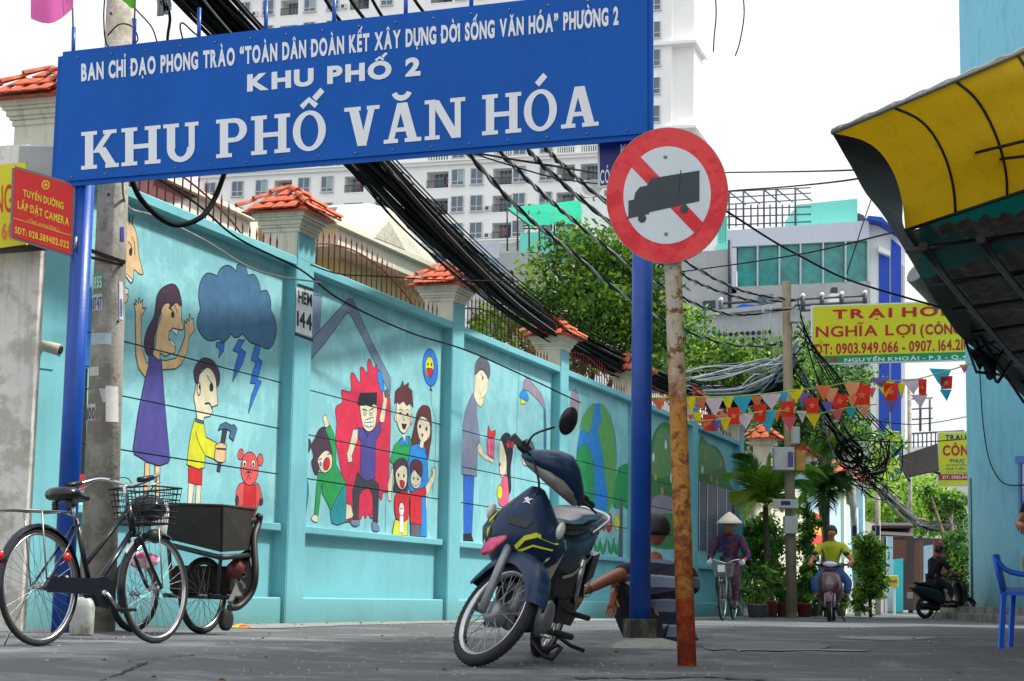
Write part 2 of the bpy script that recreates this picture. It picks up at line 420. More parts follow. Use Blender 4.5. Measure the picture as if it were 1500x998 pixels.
# repaired patches, pale patches and a dusty strip at the foot of the wall
M_patch = mat('road_patch', (112, 115, 118), .92, var=.3, scale=18, bump=.9, bscale=50); M_dust_sun = mat('dusty_edge', (146, 146, 142), .95, var=.35, scale=6, bump=.5, bscale=40)  # pale grey shared by the wall-foot dust and the painted sun patch
def flat_patch(pxs, mt, nm, off=.004, seed=0):
    r_ = random.Random(seed); P = cat_rom([Vector((*p, 0)) for p in pxs], 5, True); pts = []
    for p in P: q = gp(p.x + r_.uniform(-2, 2), p.y + r_.uniform(-.25, .25)); pts.append(q + Vector((0, 0, off)))
    mb = MB(); mb.add(pts, [tuple(t) if (pts[t[1]] - pts[t[0]]).cross(pts[t[2]] - pts[t[0]]).z > 0 else tuple(t)[::-1] for t in tessellate_polygon([pts])], mt); return mb.build(nm, mt, road)
flat_patch([(1030, 945), (1120, 940), (1210, 945), (1190, 953), (1060, 955)], M_patch, 'repair_patch', .004, 1)
flat_patch([(1230, 934), (1290, 932), (1370, 935), (1320, 938), (1250, 937)], M_dust_sun, 'pale_patch', .004, 3); flat_patch([(370, 914), (520, 911), (700, 908), (900, 906), (1085, 903.5), (1085, 905), (900, 909), (700, 912), (520, 916), (380, 921)], M_dust_sun, 'dusty_edge', .004, 4)  # first patch paints a patch of sunlight onto the road
flat_patch([(1080, 954), (1160, 952), (1270, 953), (1230, 956), (1120, 957)], M_dust_sun, 'pale_patch', .0045, 5)  # second pale patch, lighter than the road
# ================================================================== compound wall
W0 = gp(380, 914); _r = ray(1671, 892); WD = Vector((_r.x, _r.y, 0)).normalized(); WN = Vector((WD.y, -WD.x, 0))
wp = on_plane(W0, WN)
def sz(px, py, off=0):
    p = wp(px, py, off); return (p - W0).dot(WD), p.z
def wpt(s, z, off=0): return W0 + WD * s + WN * off + Vector((0, 0, z))
WROT = Matrix((WD, WN, Vector((0, 0, 1)))).transposed()          # local x along wall, y to the street
def wbox(mb, s0, s1, z0, z1, o0, o1, mt=None, bev=0):
    c = wpt((s0 + s1) / 2, (z0 + z1) / 2, (o0 + o1) / 2)
    mb.box(c, (s1 - s0, o1 - o0, z1 - z0), mt, WROT, bev); return mb
PF = .14
rights = [sz(x, 650, PF)[0] for x in (100, 452, 677, 832, 1023, 1090)]
PR = rights[:4] + [(rights[3] + rights[4]) / 2] + rights[4:]      # right edge of pillar i
SP = PR[2] - PR[1]
PWD = rights[1] - sz(427, 650, PF)[0]
ZB = [1.06, 1.59, 2.08, 2.58, 3.79]
ZT = sz(427, 393)[1]; ZTOP = ZT + .10
ZB[4] = ZT
wall = thing('compound_wall', 'long teal concrete wall with cartoon murals, pillars and grooved panels along the left of the lane', 'wall', wpt(8, 0, -.1))
print('WALL', PWD, SP, PR, ZT)
for i in range(6):                                  # bays between pillar i and i+1
    s0, s1 = PR[i], PR[i + 1] - PWD
    for k in range(4):
        mb = MB(); wbox(mb, s0, s1, ZB[k] + (.007 if k else 0), ZB[k + 1] - (.007 if k < 3 else 0), -.09, 0, M_tealw)
        mb.build('wall_panel', M_tealw, wall)
    mb = MB(); wbox(mb, s0, s1, 0, 1.0, -.09, -.03, M_teald); mb.build('lower_panel', M_teald, wall)
    mb = MB(); wbox(mb, s0, s1, .98, 1.06, -.08, .07, M_teald, .008); mb.build('ledge', M_teald, wall)
    mb = MB(); wbox(mb, s0, s1, -.1, .28, -.08, .09, M_teald, .015); mb.build('plinth', M_teald, wall)
    mb = MB(); wbox(mb, s0, s1, ZT, ZTOP, -.2, .13, M_teald, .01); mb.build('coping', M_teald, wall)
    mb = MB(); wbox(mb, s0, s1, .0, ZT, -.14, -.10, M_dirtyw); mb.build('backing', M_dirtyw, wall)
# roof tile shapes shared by all the caps
def tile_mesh():
    mb = MB(); rows = []
    for a in range(4):
        y = -.085 + .17 * a / 3; row = []
        for k in range(7):
            x = -.062 + .124 * k / 6; w = 1
            sc = (1 - abs(x / .062) ** 2.2) * .04 if a == 0 else 0
            row.append(Vector((x, y - sc, .012 + .012 * (1 - (x / .062) ** 2) - (y + .085) * .02)))
        rows.append(row)
    mb.sheet(rows, M_tile)
    n = len(mb.v); low = [p - Vector((0, 0, .014)) for p in rows[0]]
    mb.sheet([low, rows[0]], M_tile); mb.sheet([[p for p in low], [Vector((p.x, .085, -.004)) for p in rows[3]]][::-1], M_tile)
    return mb.mesh('roof_tile')
def ridge_mesh():
    mb = MB(); rows = []
    for a in range(3):
        y = -.12 + .24 * a / 2; r = .05 - .008 * a
        rows.append([Vector((math.cos(R(180 - 180 * k / 6)) * r, y, math.sin(R(180 - 180 * k / 6)) * r * .9 + .01 * (2 - a))) for k in range(7)])
    mb.sheet(rows, M_tile); mb.sheet([[p * .8 if False else Vector((p.x * .75, p.y, p.z * .7)) for p in rows[0]], rows[0]], M_tile)
    return mb.mesh('ridge_tile')
TM, RM = tile_mesh(), ridge_mesh()
def place(me, name, parent, origin, ax, ay, az, sc=1.0, mt=None):
    o = bpy.data.objects.new(name, me); COL.objects.link(o); o.parent = parent
    M = Matrix((ax, ay, az)).transposed().to_4x4() @ Matrix.Diagonal((sc, sc, sc, 1)); M.translation = origin
    o.matrix_local = XF[parent.name].inverted() @ M; XF[o.name] = M; return o
def tiled_cap(c, hw, hd, rise, parent, seed, faces=(0, 1, 2, 3), ts=1.0):
    """pyramid cap: c = centre at the eaves; hw along the wall, hd across; faces: 0 towards camera, 1 street, 2 far, 3 back"""
    rg = random.Random(seed); apex = c + Vector((0, 0, rise))
    cor = [c - WD * hw - WN * hd, c - WD * hw + WN * hd, c + WD * hw + WN * hd, c + WD * hw - WN * hd]
    mb = MB(); mb.add([p - Vector((0, 0, .02)) for p in cor] + [apex - Vector((0, 0, .03))], [(0, 1, 2, 3), (1, 0, 4), (2, 1, 4), (3, 2, 4), (0, 3, 4)], M_tile)
    mb.build('roof_base', M_tile, parent)
    for f in faces:
        a, b = cor[f], cor[(f + 1) % 4]; mid = (a + b) / 2; ax = (b - a).normalized(); up = apex - mid; L = up.length; ay = up.normalized(); az = ax.cross(ay)
        if az.z < 0: ax = -ax; az = ax.cross(ay)
        W = (b - a).length; nr = max(2, int(L / (.125 * ts)))
        for r_ in range(nr):
            t = (r_ + .35) / nr; ww = W * (1 - t); n = max(1, int(ww / (.13 * ts)))
            for k in range(n):
                x = (k - (n - 1) / 2) * .13 * ts
                p = mid + ax * x + ay * (t * L - .01) + az * (.012 + rg.uniform(0, .006))
                place(TM, 'roof_tile', parent, p, ax, (ay + az * (-.10 + rg.uniform(-.03, .03))).normalized(), (az + ay * .10).normalized(), ts)
    for q in range(4):
        if 2 in faces or q != 3:
            e = apex - cor[q]; L = e.length; ay = e.normalized(); ax = ay.cross(Vector((0, 0, 1))).normalized(); az = ax.cross(ay)
            n = max(2, int(L / .2))
            for k in range(n):
                place(RM, 'ridge_tile', parent, cor[q] + ay * ((k + .45) * L / n) + az * .03, ax, ay, az, L / n / .22)
ztop1 = wp(450, 345, PF).z
for i in range(0, 7):
    s1 = PR[i]; s0 = s1 - PWD; sc = (s0 + s1) / 2
    mb = MB()
    if i == 0: s0 = s1 - PWD * 1.9
    wbox(mb, s0, s1, -.1, ZTOP + .0, -.12, PF, M_teald, .008)
    pil = mb.build('pillar', M_teald, wall)
    if i == 0 or i >= 0:
        mb = MB(); wbox(mb, s0 - .012, s0, -.05, ZTOP, -.42, PF - .01, M_dirtyw if i == 0 else M_teald); mb.build('pillar_side', None, wall)
    oc = PF - .21; s0 = s1 - PWD
    mb = MB(); wbox(mb, s0, s1, ZTOP - .02, ztop1, oc - .21, PF - .015, M_cream)
    z = ztop1
    for k, (dz, ex) in enumerate([(.05, .02), (.03, .04), (.05, .06), (.03, .085), (.055, .11)]):
        wbox(mb, s0 - ex, s1 + ex, z, z + dz, oc - .21 - ex, oc + .21 + ex, M_cream, .008); z += dz
    mb.build('pillar_head', M_cream, wall)
    mb = MB(); wbox(mb, s0 + .004, s1 + .004, ZTOP - .01, ztop1 - .004, PF - .013, PF + .002, M_teald); mb.build('pillar_face', M_teald, wall)
    near = i <= 3
    tiled_cap(wpt((s0 + s1) / 2 - .02, z + .01, oc), PWD / 2 + .2, .40, .30, pil, i, (0, 1), 1.1 if near else 1.5)
# iron spikes on the coping
M_wire = mat('black_cable', (14, 14, 16), .8, var=.2, spec=.2)
for i in range(6):
    s0, s1 = PR[i] + .06, PR[i + 1] - PWD - .06
    t = thing('iron_railing', ['rust red spiked iron railing on the wall above the storm cloud mural', 'rust red arched spiked railing between the first two tiled caps right of the alley number',
              'rust red arched railing in front of the tree above the man with the gift', 'rust red spiked railing above the globe mural','rust red spiked railing hidden partly by the thick blue post',
              'farthest rust red railing above the green hill mural'][i], 'railing', wpt((s0 + s1) / 2, ZTOP, -.05), 'spiked railings along the wall top')
    n = int((s1 - s0) / .155); top = []
    def hh(u): return .1 + .40 * max(0, math.sin(math.pi * min(1, max(0, (u + .12) / .92)))) ** .8
    for k in range(n):
        u = (k + .5) / n; s = s0 + (s1 - s0) * u; h = hh(u) if u < .8 else .11
        b = wpt(s, ZTOP - .01, -.05); mb = MB()
        mb.tube([b, b + Vector((0, 0, h)), b + Vector((0, 0, h + .03)), b + Vector((0, 0, h + .12))], [.009, .009, .013, .001], 5, M_rust)
        mb.build('spike', M_rust, t)
    P = [wpt(s0 + (s1 - s0) * u, ZTOP + max(.0, hh(u) - .07 if u < .8 else .04 - (u - .8) * .3), -.05) for u in [x / 24 for x in range(0, 22)]]
    mb = MB(); mb.tube(P, .011, 5, M_rust); mb.build('arched_rail', M_rust, t)
    mb = MB(); mb.tube([wpt(s0, ZTOP + .03, -.05), wpt(s1, ZTOP + .03, -.05)], .008, 5, M_rust); mb.build('bottom_rail', M_rust, t)
# ================================================================== murals (flat paint on the wall panels)
def pm(n, c): return mat('paint_' + n, c, .6, var=.22, scale=7, bump=.25, bscale=24, streak=(tuple(int(v * .6 + 30) for v in c), .4))
K = pm('black', (24, 28, 36)); SKN = pm('tan_skin', (226, 190, 142)); PALE = pm('pale_skin', (226, 218, 188)); PUR = pm('violet', (78, 70, 150))
HAIR = pm('dark_plum', (70, 44, 66)); CLD = pm('storm_blue', (66, 112, 150)); BOLT = pm('bolt_blue', (40, 118, 220)); YEL = pm('yellow', (214, 218, 40))
RED = pm('red', (206, 34, 44)); CRIM = pm('crimson', (216, 40, 78)); GRN = pm('green', (36, 160, 84)); TL = pm('teal_dark', (32, 140, 150)); GRY = pm('grey_blue', (116, 138, 164))
BLU = pm('sky_blue', (36, 140, 226)); BRN = pm('brown', (94, 40, 44)); ORG = pm('bear_red', (222, 88, 84)); DK = pm('charcoal', (58, 60, 68)); PNK = pm('pink', (232, 92, 136))
SLV = pm('slate', (128, 134, 160)); LIL = pm('lilac_grey', (158, 140, 160)); LG = pm('leaf_green', (96, 170, 84)); WH = pm('white', (228, 236, 236)); JEAN = pm('jean_blue', (36, 98, 196))
TRK = pm('trunk', (92, 96, 106)); FOR = pm('forest', (56, 128, 56)); MOSS = pm('moss_green', (104, 150, 84)); ORA = pm('ochre', (220, 150, 60))
def clip(poly, axis, val, keep_gt):
    out = []
    for i in range(len(poly)):
        a, b = poly[i - 1], poly[i]; ia = (a[axis] > val) == keep_gt; ib = (b[axis] > val) == keep_gt
        if ia != ib:
            t = (val - a[axis]) / (b[axis] - a[axis]); out.append((a[0] + (b[0] - a[0]) * t, a[1] + (b[1] - a[1]) * t))
        if ib: out.append(b)
    return out
BANDS = [(ZB[k] + (.007 if k else -.02), ZB[k + 1] - .007) for k in range(4)]
class Mural:
    def __init__(s, name, crop=(0, 0, 1), smin=-99, smax=99, label=None):
        s.name = name; s.mb = MB(); s.c = crop; s.layer = 0; s.smin = smin; s.smax = smax
    def px(s, p): return (s.c[0] + p[0] / s.c[2], s.c[1] + p[1] / s.c[2])
    def _put(s, poly2, mt, off):
        for (a, b) in BANDS:
            q = clip(clip(poly2, 1, a, True), 1, b, False)
            q = clip(clip(q, 0, s.smin, True), 0, s.smax, False) if q else q
            if len(q) < 3: continue
            pts = [wpt(x, z, off) for x, z in q]
            try: tri = tessellate_polygon([pts])
            except Exception: continue
            fs = []
            for t in tri:
                n = (pts[t[1]] - pts[t[0]]).cross(pts[t[2]] - pts[t[0]]); t = tuple(t)
                fs.append(t if n.dot(WN) > 0 else t[::-1])
            s.mb.add(pts, fs, mt)
    def fill(s, pts, mt, ol=1.5, sm=True, k=4):
        s.layer += 1; off = .0012 + .00022 * s.layer
        P = [Vector((*s.px(p), 0)) for p in pts]
        if sm: P = cat_rom(P, k, True)
        q = [sz(p.x, p.y) for p in P]; s._put(q, mt, off)
        if ol: s._line(q + [q[0]], ol, K, off + .00012)
        return s
    def _line(s, q, w, mt, off):
        W = w * .0062
        for i in range(len(q) - 1):
            a, b = Vector(q[i]), Vector(q[i + 1]); d = b - a
            if d.length < 1e-5: continue
            d.normalize(); n = Vector((-d.y, d.x)) * W / 2; e = d * W * .35
            s._put([tuple(a - e + n), tuple(b + e + n), tuple(b + e - n), tuple(a - e - n)], mt, off + .00002 * (i % 3))
    def line(s, pts, w=1.5, mt=None, sm=True):
        s.layer += 1; P = [Vector((*s.px(p), 0)) for p in pts]
        if sm and len(P) > 2: P = cat_rom(P, 4)
        s._line([sz(p.x, p.y) for p in P], w, mt or K, .0012 + .00022 * s.layer); return s
    def ell(s, cx, cy, rx, ry, mt, ol=1.2, rot=0, n=20):
        c, d = math.cos(R(rot)), math.sin(R(rot)); P = []
        for i in range(n):
            a = 2 * math.pi * i / n; x, y = rx * math.cos(a), ry * math.sin(a); P.append((cx + x * c - y * d, cy + x * d + y * c))
        return s.fill(P, mt, ol, False)
    def done(s): return s.mb.build(s.name, K, wall)
def bay(i): return PR[i] + .0, PR[i + 1] - PWD
A = (170, 300, 4.536); B = (170, 500, 3.992); C = (440, 500, 6.238); D = (440, 620, 5.545); MID = (350, 500, 3.326); Fc = (670, 500, 3.325); G = (820, 560, 3.836); HC = (940, 560, 3.325)
Ecr = (560, 500, 7.13)
# --- bay 0
m = Mural('painted_shouting_man', A, *bay(0))
m.fill([(-40, 90), (40, 78), (95, 118), (128, 170), (142, 240), (150, 330), (168, 410), (180, 462), (150, 458), (118, 432), (113, 500), (98, 522), (72, 490), (46, 450), (10, 450), (-40, 440)], SKN)
m.ell(96, 315, 11, 27, K, 0); m.line([(78, 245), (98, 270), (106, 300)], 2); m.line([(104, 212), (122, 260), (124, 330)], 1.6)
for x in (70, 92, 112): m.line([(x - 8, 130), (x + (x - 90) * .1, 70)], 2.4, sm=False)
m.fill([(46, 448), (60, 455), (110, 500), (98, 522)], WH, 1.4, False)
m.fill([(20, 545), (62, 548), (78, 590), (72, 640), (50, 656), (20, 650)], SKN); m.fill([(40, 545), (80, 560), (76, 600), (46, 588)], WH, 1.4, False)
m.c = (0, 0, 1)
m.fill([(100, 505), (118, 478), (133, 420), (136, 538), (116, 536), (100, 530)], BLU, 1.6, False)
m.fill([(115, 535), (128, 540), (124, 700), (112, 705)], K, 0, False); m.fill([(110, 698), (123, 695), (122, 712), (118, 722), (109, 716)], RED, 1.2)
m.done()
m = Mural('painted_storm_cloud', A, *bay(0))
c2 = [(p[0], p[1]) for p in [(563, 690), (548, 610), (560, 520), (600, 460), (645, 447), (670, 474)]]
sc_ = [[(560, 695), (548, 610), (560, 515), (605, 455), (672, 474)], [(672, 474), (690, 430), (730, 404), (770, 415), (797, 447)], [(797, 447), (804, 405), (830, 392), (862, 420), (875, 470)],
       [(875, 470), (915, 465), (945, 508), (962, 577)], [(962, 577), (1000, 572), (1026, 630), (1028, 702)], [(1028, 702), (1055, 760), (1066, 840), (1045, 920), (1008, 958), (945, 932)],
       [(945, 932), (895, 918), (862, 885), (838, 858)], [(838, 858), (812, 880), (785, 882), (765, 858)], [(765, 858), (742, 890), (712, 912), (680, 890)], [(680, 890), (640, 905), (590, 890), (548, 835), (537, 770), (560, 695)]]
P = []
for g in sc_: P += [(v.x, v.y) for v in cat_rom([Vector((*p, 0)) for p in g], 4)[:-1]]
m.fill(P, CLD, 2, False); m.done()
m = Mural('painted_lightning_bolts', B, *bay(0))
m.fill([(588, 5), (634, 12), (628, 58), (597, 98), (607, 48), (583, 28)], BOLT, 1.6, False)
m.fill([(715, -8), (752, -6), (722, 38), (758, 65), (740, 130), (680, 238), (692, 160), (716, 68), (682, 55)], BOLT, 1.6, False)
m.fill([(812, 20), (846, 28), (828, 100), (854, 120), (826, 225), (848, 238), (772, 422), (790, 320), (816, 250), (784, 245), (796, 185), (818, 125), (790, 110)], BOLT, 1.6, False); m.done()
m = Mural('painted_screaming_woman', A, *bay(0))
m.fill([(250, 1010), (240, 985), (262, 940), (268, 840), (300, 740), (300, 660), (340, 630), (400, 640), (430, 662), (433, 760), (449, 822), (436, 834), (418, 830), (375, 820), (352, 846), (348, 890), (370, 930), (398, 948), (390, 985), (340, 1000), (330, 1010), (292, 985), (290, 1060), (245, 1060)], SKN, 1.8, False)
m.fill([(436, 668), (428, 610), (412, 560), (385, 530), (345, 533), (300, 560), (272, 605), (262, 670), (250, 745), (213, 815), (190, 885), (186, 945), (203, 992), (235, 1000), (250, 960), (256, 870), (280, 770), (300, 700), (322, 660), (352, 655), (360, 682), (398, 650), (418, 668)], HAIR, 1.8)
m.ell(376, 730, 11, 24, K, 0); m.line([(350, 684), (372, 700)], 2.6, sm=False); m.line([(388, 668), (408, 718)], 1.6, sm=False)
m.fill([(372, 822), (412, 832), (402, 868), (385, 850), (370, 838)], WH, 1.2, False); m.fill([(350, 892), (372, 905), (395, 935), (388, 945), (368, 930)], WH, 1.2, False)
m.fill([(118, 655), (132, 668), (129, 630), (146, 660), (152, 618), (162, 655), (176, 630), (174, 690), (198, 685), (180, 722), (166, 742), (163, 880), (172, 960), (200, 1050), (255, 1085), (245, 1130), (195, 1150), (150, 1090), (130, 1000), (130, 900), (126, 760), (130, 730)], SKN, 1.7, False)
m.fill([(450, 770), (468, 790), (470, 760), (484, 775), (486, 725), (498, 760), (512, 755), (510, 790), (522, 830), (500, 860), (486, 880), (470, 980), (435, 1060), (395, 1090), (300, 1098), (280, 1130), (270, 1030), (330, 1036), (395, 1020), (425, 960), (455, 880), (458, 830)], SKN, 1.7, False)
m.c = B
m.fill([(192, 78), (215, 82), (245, 110), (265, 108), (274, 250), (290, 450), (313, 690), (305, 710), (252, 729), (180, 705), (105, 660), (98, 630), (128, 420), (170, 215), (190, 135)], PUR, 1.8, False)
m.fill([(168, 708), (196, 715), (190, 890), (160, 890)], SKN, 1.5, False); m.fill([(226, 728), (256, 731), (250, 920), (228, 920)], SKN, 1.5, False); m.done()
m = Mural('painted_boy_with_hammer', B, *bay(0))
m.fill([(424, 825), (458, 832), (442, 955), (418, 952)], PALE, 1.5, False); m.fill([(470, 835), (498, 842), (490, 955), (462, 955)], PALE, 1.5, False)
m.fill([(422, 730), (505, 745), (500, 842), (462, 838), (422, 825)], RED, 1.5, False)
m.fill([(458, 458), (512, 478), (525, 562), (585, 592), (580, 650), (575, 692), (520, 668), (516, 740), (480, 748), (413, 722), (424, 620), (438, 530)], YEL, 1.7, False)
m.line([(465, 530), (485, 600), (520, 668)], 1.6)
m.fill([(465, 450), (512, 468), (508, 484), (462, 470)], CLD, 1.3, False)
m.fill([(478, 200), (530, 150), (572, 165), (583, 215), (586, 270), (594, 372), (560, 385), (562, 415), (548, 440), (515, 445), (508, 468), (472, 456), (465, 395), (453, 330), (466, 258)], PALE, 1.8, False)
m.fill([(478, 250), (460, 230), (455, 170), (482, 118), (515, 98), (562, 112), (595, 160), (606, 210), (600, 252), (588, 262), (578, 205), (555, 165), (530, 152), (498, 168), (484, 205)], HAIR, 1.8)
m.ell(556, 270, 12, 26, K, 0); m.line([(530, 200), (548, 232), (562, 250)], 2); m.ell(482, 280, 10, 38, PALE, 2); m.ell(486, 268, 5, 14, K, 0); m.line([(518, 366), (545, 364), (560, 398)], 3)
m.fill([(622, 515), (648, 520), (605, 765), (588, 758)], DK, 1.4, False)
m.fill([(595, 522), (608, 488), (640, 474), (672, 492), (690, 488), (706, 512), (685, 584), (660, 562), (668, 525), (640, 512), (615, 515)], CLD, 1.5, False)
m.fill([(580, 608), (610, 594), (642, 606), (640, 640), (634, 702), (600, 706), (574, 688), (578, 640)], SKN, 1.5); m.line([(585, 628), (640, 632)], 3, sm=False); m.done()
m = Mural('painted_sad_bear', B, *bay(0))
m.ell(728, 662, 17, 32, ORG, 1.6, 8); m.ell(843, 694, 17, 36, ORG, 1.6); m.fill([(735, 828), (825, 832), (850, 895), (858, 945), (835, 955), (815, 1010), (810, 1075), (720, 1060), (705, 1000), (700, 940), (705, 870)], ORG, 1.7)
m.fill([(748, 832), (818, 842), (816, 1000), (742, 990)], RED, 1.3, False); m.ell(780, 745, 52, 98, ORG, 1.7)
for x in (750, 801): m.ell(x, 716, 11, 22, WH, 1.4); m.ell(x, 720, 6, 12, K, 0)
m.line([(755, 775), (772, 760), (790, 770)], 1.4); m.ell(774, 766, 7, 7, K, 0); m.line([(762, 810), (773, 782), (785, 808)], 1.4); m.ell(706, 930, 9, 28, HAIR, 1.2); m.ell(846, 940, 10, 20, HAIR, 1.2); m.done()
# --- bay 1
m = Mural('painted_roof_outline', (0, 0, 1), *bay(1))
m.fill([(440, 428), (471, 434), (468, 487), (462, 494), (440, 520)], GRY, 1.4, False)
m.fill([(440, 545), (440, 515), (511, 437), (517, 439), (544, 500), (571, 552), (571, 577), (536, 505), (512, 458), (506, 461), (478, 500)], GRY, 1.6, False)
m.line([(573, 552), (571, 580)], 1.5, sm=False); m.line([(566, 690), (564, 779)], 1.2, sm=False); m.done()
m = Mural('painted_red_burst', MID, *bay(1)); m.layer = 4
m.fill([(470, 325), (502, 298), (500, 240), (545, 245), (543, 165), (560, 160), (590, 205), (590, 135), (605, 130), (625, 157), (627, 98), (640, 90), (655, 132), (670, 115), (680, 150), (702, 240), (738, 300), (728, 690), (716, 735), (702, 735), (692, 775), (665, 735), (655, 850), (640, 862), (628, 842), (615, 865), (604, 842), (588, 870), (525, 882), (545, 855), (525, 800), (520, 700), (500, 650), (484, 560), (470, 480), (476, 400)], CRIM, 1.8)
m.done()
m = Mural('painted_angry_father', MID, *bay(1)); m.layer = 8
m.fill([(575, 640), (600, 655), (660, 680), (682, 700), (676, 882), (652, 885), (650, 745), (630, 715), (604, 722), (585, 752), (580, 868), (555, 872), (552, 730)], DK, 1.6, False)
m.fill([(690, 398), (683, 380), (703, 290), (700, 245), (722, 240), (720, 300), (706, 395)], PALE, 1.4, False); m.fill([(672, 165), (686, 142), (703, 195), (705, 238), (690, 240)], BLU, 1.4)
m.ell(716, 255, 10, 20, TRK, 1.2)
m.fill([(555, 430), (578, 428), (576, 480), (548, 560), (552, 588), (530, 592), (525, 548), (544, 480)], PALE, 1.4, False)
m.fill([(578, 422), (602, 424), (612, 436), (650, 440), (678, 400), (692, 395), (690, 440), (665, 490), (662, 668), (620, 682), (588, 660), (595, 490), (577, 462)], PUR, 1.6, False)
m.fill([(592, 298), (666, 300), (664, 400), (645, 436), (620, 436), (600, 400)], PALE, 1.5)
m.fill([(578, 312), (580, 285), (590, 253), (672, 250), (668, 314), (655, 305), (640, 320), (618, 308), (605, 314)], K, 1.2, False)
for x in (612, 641): m.ell(x, 347, 8, 15, WH, 1.4); m.ell(x, 350, 3, 7, K, 0)
m.fill([(612, 384), (630, 378), (652, 370), (652, 412), (630, 420), (610, 408)], WH, 1.6, False); m.line([(610, 396), (652, 394)], 1.5, sm=False); m.line([(625, 380), (625, 415)], 1.2, sm=False); m.line([(639, 376), (639, 415)], 1.2, sm=False)
m.line([(600, 330), (622, 338)], 2, sm=False); m.line([(652, 325), (632, 338)], 2, sm=False); m.line([(612, 435), (625, 462), (635, 440)], 1.4, sm=False)
m.fill([(545, 872), (580, 870), (584, 895), (562, 903), (545, 890)], GRY, 1.5); m.fill([(648, 880), (668, 886), (682, 922), (650, 922)], GRY, 1.5); m.done()
m = Mural('painted_crying_woman', MID, *bay(1)); m.layer = 7
m.fill([(408, 372), (416, 358), (424, 364), (432, 385), (440, 408), (420, 428)], PALE, 1.3, False)
m.fill([(402, 600), (380, 650), (366, 640), (352, 590), (362, 560), (352, 510), (370, 470), (388, 432), (415, 418), (440, 440), (458, 520), (455, 590)], HAIR, 1.6)
m.fill([(385, 640), (430, 640), (455, 600), (452, 530), (436, 470), (418, 428), (442, 408), (462, 455), (472, 530), (472, 600), (500, 655), (522, 690), (480, 760), (450, 835), (430, 790), (404, 740), (403, 690), (385, 852), (366, 848), (378, 700)], GRN, 1.6, False)
m.fill([(522, 690), (522, 860), (525, 880), (480, 897), (450, 885), (443, 832), (478, 755)], TL, 1.6, False); m.fill([(522, 790), (545, 800), (556, 850), (545, 862), (520, 870)], PALE, 1.3, False)
m.fill([(384, 572), (420, 532), (450, 556), (450, 610), (425, 640), (400, 635), (387, 602)], PALE, 1.5); m.ell(425, 598, 16, 30, RED, 1.8, 8)
m.line([(388, 578), (402, 572)], 2, sm=False); m.line([(430, 552), (446, 545)], 2, sm=False); m.ell(396, 598, 5, 10, BLU, .8)
m.fill([(350, 862), (366, 845), (382, 852), (381, 880), (365, 880)], PALE, 1.3)
m.fill([(332, 480), (345, 480), (350, 510), (338, 540), (328, 520)], DK, 1); m.fill([(325, 670), (338, 720), (330, 800), (318, 860), (314, 760)], TL, 1.3); m.done()
m = Mural('painted_happy_family', MID, *bay(1)); m.layer = 7
m.fill([(745, 612), (752, 625), (740, 780), (726, 775), (724, 700)], PALE, 1.4, False); m.fill([(912, 700), (920, 760), (912, 820), (905, 760)], PALE, 1.3)
m.fill([(790, 470), (830, 463), (842, 495), (835, 600), (800, 640), (752, 602), (735, 585), (755, 512)], GRN, 1.6, False); m.fill([(793, 455), (815, 455), (815, 490), (793, 490)], PALE, 0, False)
m.fill([(786, 478), (800, 468), (806, 500), (790, 515), (782, 490)], BLU, 1.3, False); m.fill([(812, 460), (828, 470), (822, 515), (806, 500)], BLU, 1.3, False)
m.ell(764, 370, 7, 22, PALE, 1.4); m.ell(838, 380, 7, 24, PALE, 1.4)
m.fill([(768, 300), (800, 285), (832, 310), (836, 385), (820, 430), (800, 450), (778, 425), (767, 380)], PALE, 1.6)
m.fill([(757, 305), (760, 245), (778, 225), (783, 230), (796, 193), (803, 218), (826, 202), (824, 225), (842, 242), (848, 322), (836, 302), (815, 315), (800, 292), (778, 308), (768, 295)], BRN, 1.4, False)
m.ell(785, 352, 6, 7, K, 0); m.ell(820, 356, 6, 7, K, 0); m.fill([(790, 402), (816, 405), (806, 430), (796, 425)], K, 1, False)
m.line([(776, 340), (785, 332), (795, 338)], 1.4); m.line([(810, 338), (820, 332), (830, 345)], 1.4); m.line([(800, 360), (798, 382), (806, 384)], 1.2)
m.fill([(868, 345), (890, 315), (925, 322), (936, 380), (936, 470), (928, 520), (916, 578), (880, 540), (840, 500), (848, 440), (860, 385)], BRN, 1.5)
m.fill([(836, 510), (870, 498), (905, 520), (918, 600), (920, 700), (908, 760), (912, 952), (884, 952), (870, 800), (818, 700), (822, 590)], BLU, 1.6, False)
m.fill([(868, 400), (888, 365), (925, 395), (927, 460), (900, 492), (880, 480), (868, 440)], PALE, 1.5); m.fill([(880, 488), (898, 488), (895, 520), (880, 515)], PALE, 0, False)
m.ell(880, 415, 5, 10, K, 0); m.ell(911, 428, 5, 10, K, 0); m.fill([(885, 450), (897, 455), (890, 468)], RED, 1, False); m.line([(870, 515), (880, 535), (893, 520), (905, 545)], 1.4, sm=False)
m.fill([(752, 620), (757, 590), (785, 570), (810, 578), (824, 615), (820, 700), (812, 742), (770, 740), (750, 720), (758, 680)], HAIR, 1.5)
m.fill([(765, 742), (820, 735), (827, 800), (822, 862), (800, 880), (765, 862), (755, 800)], RED, 1.5); m.fill([(757, 868), (800, 882), (818, 868), (818, 948), (744, 942)], YEL, 1.4, False)
m.ell(789, 820, 12, 34, WH, 1.2); m.fill([(780, 850), (798, 850), (800, 935), (778, 932)], WH, 1.1, False); m.ell(786, 815, 2.5, 4, K, 0); m.ell(794, 815, 2.5, 4, K, 0)
m.fill([(760, 640), (790, 605), (815, 625), (812, 700), (788, 722), (766, 692)], PALE, 1.4); m.ell(774, 652, 4, 9, K, 0); m.ell(800, 656, 4, 9, K, 0); m.fill([(780, 680), (802, 684), (800, 710), (786, 712)], RED, 1.4)
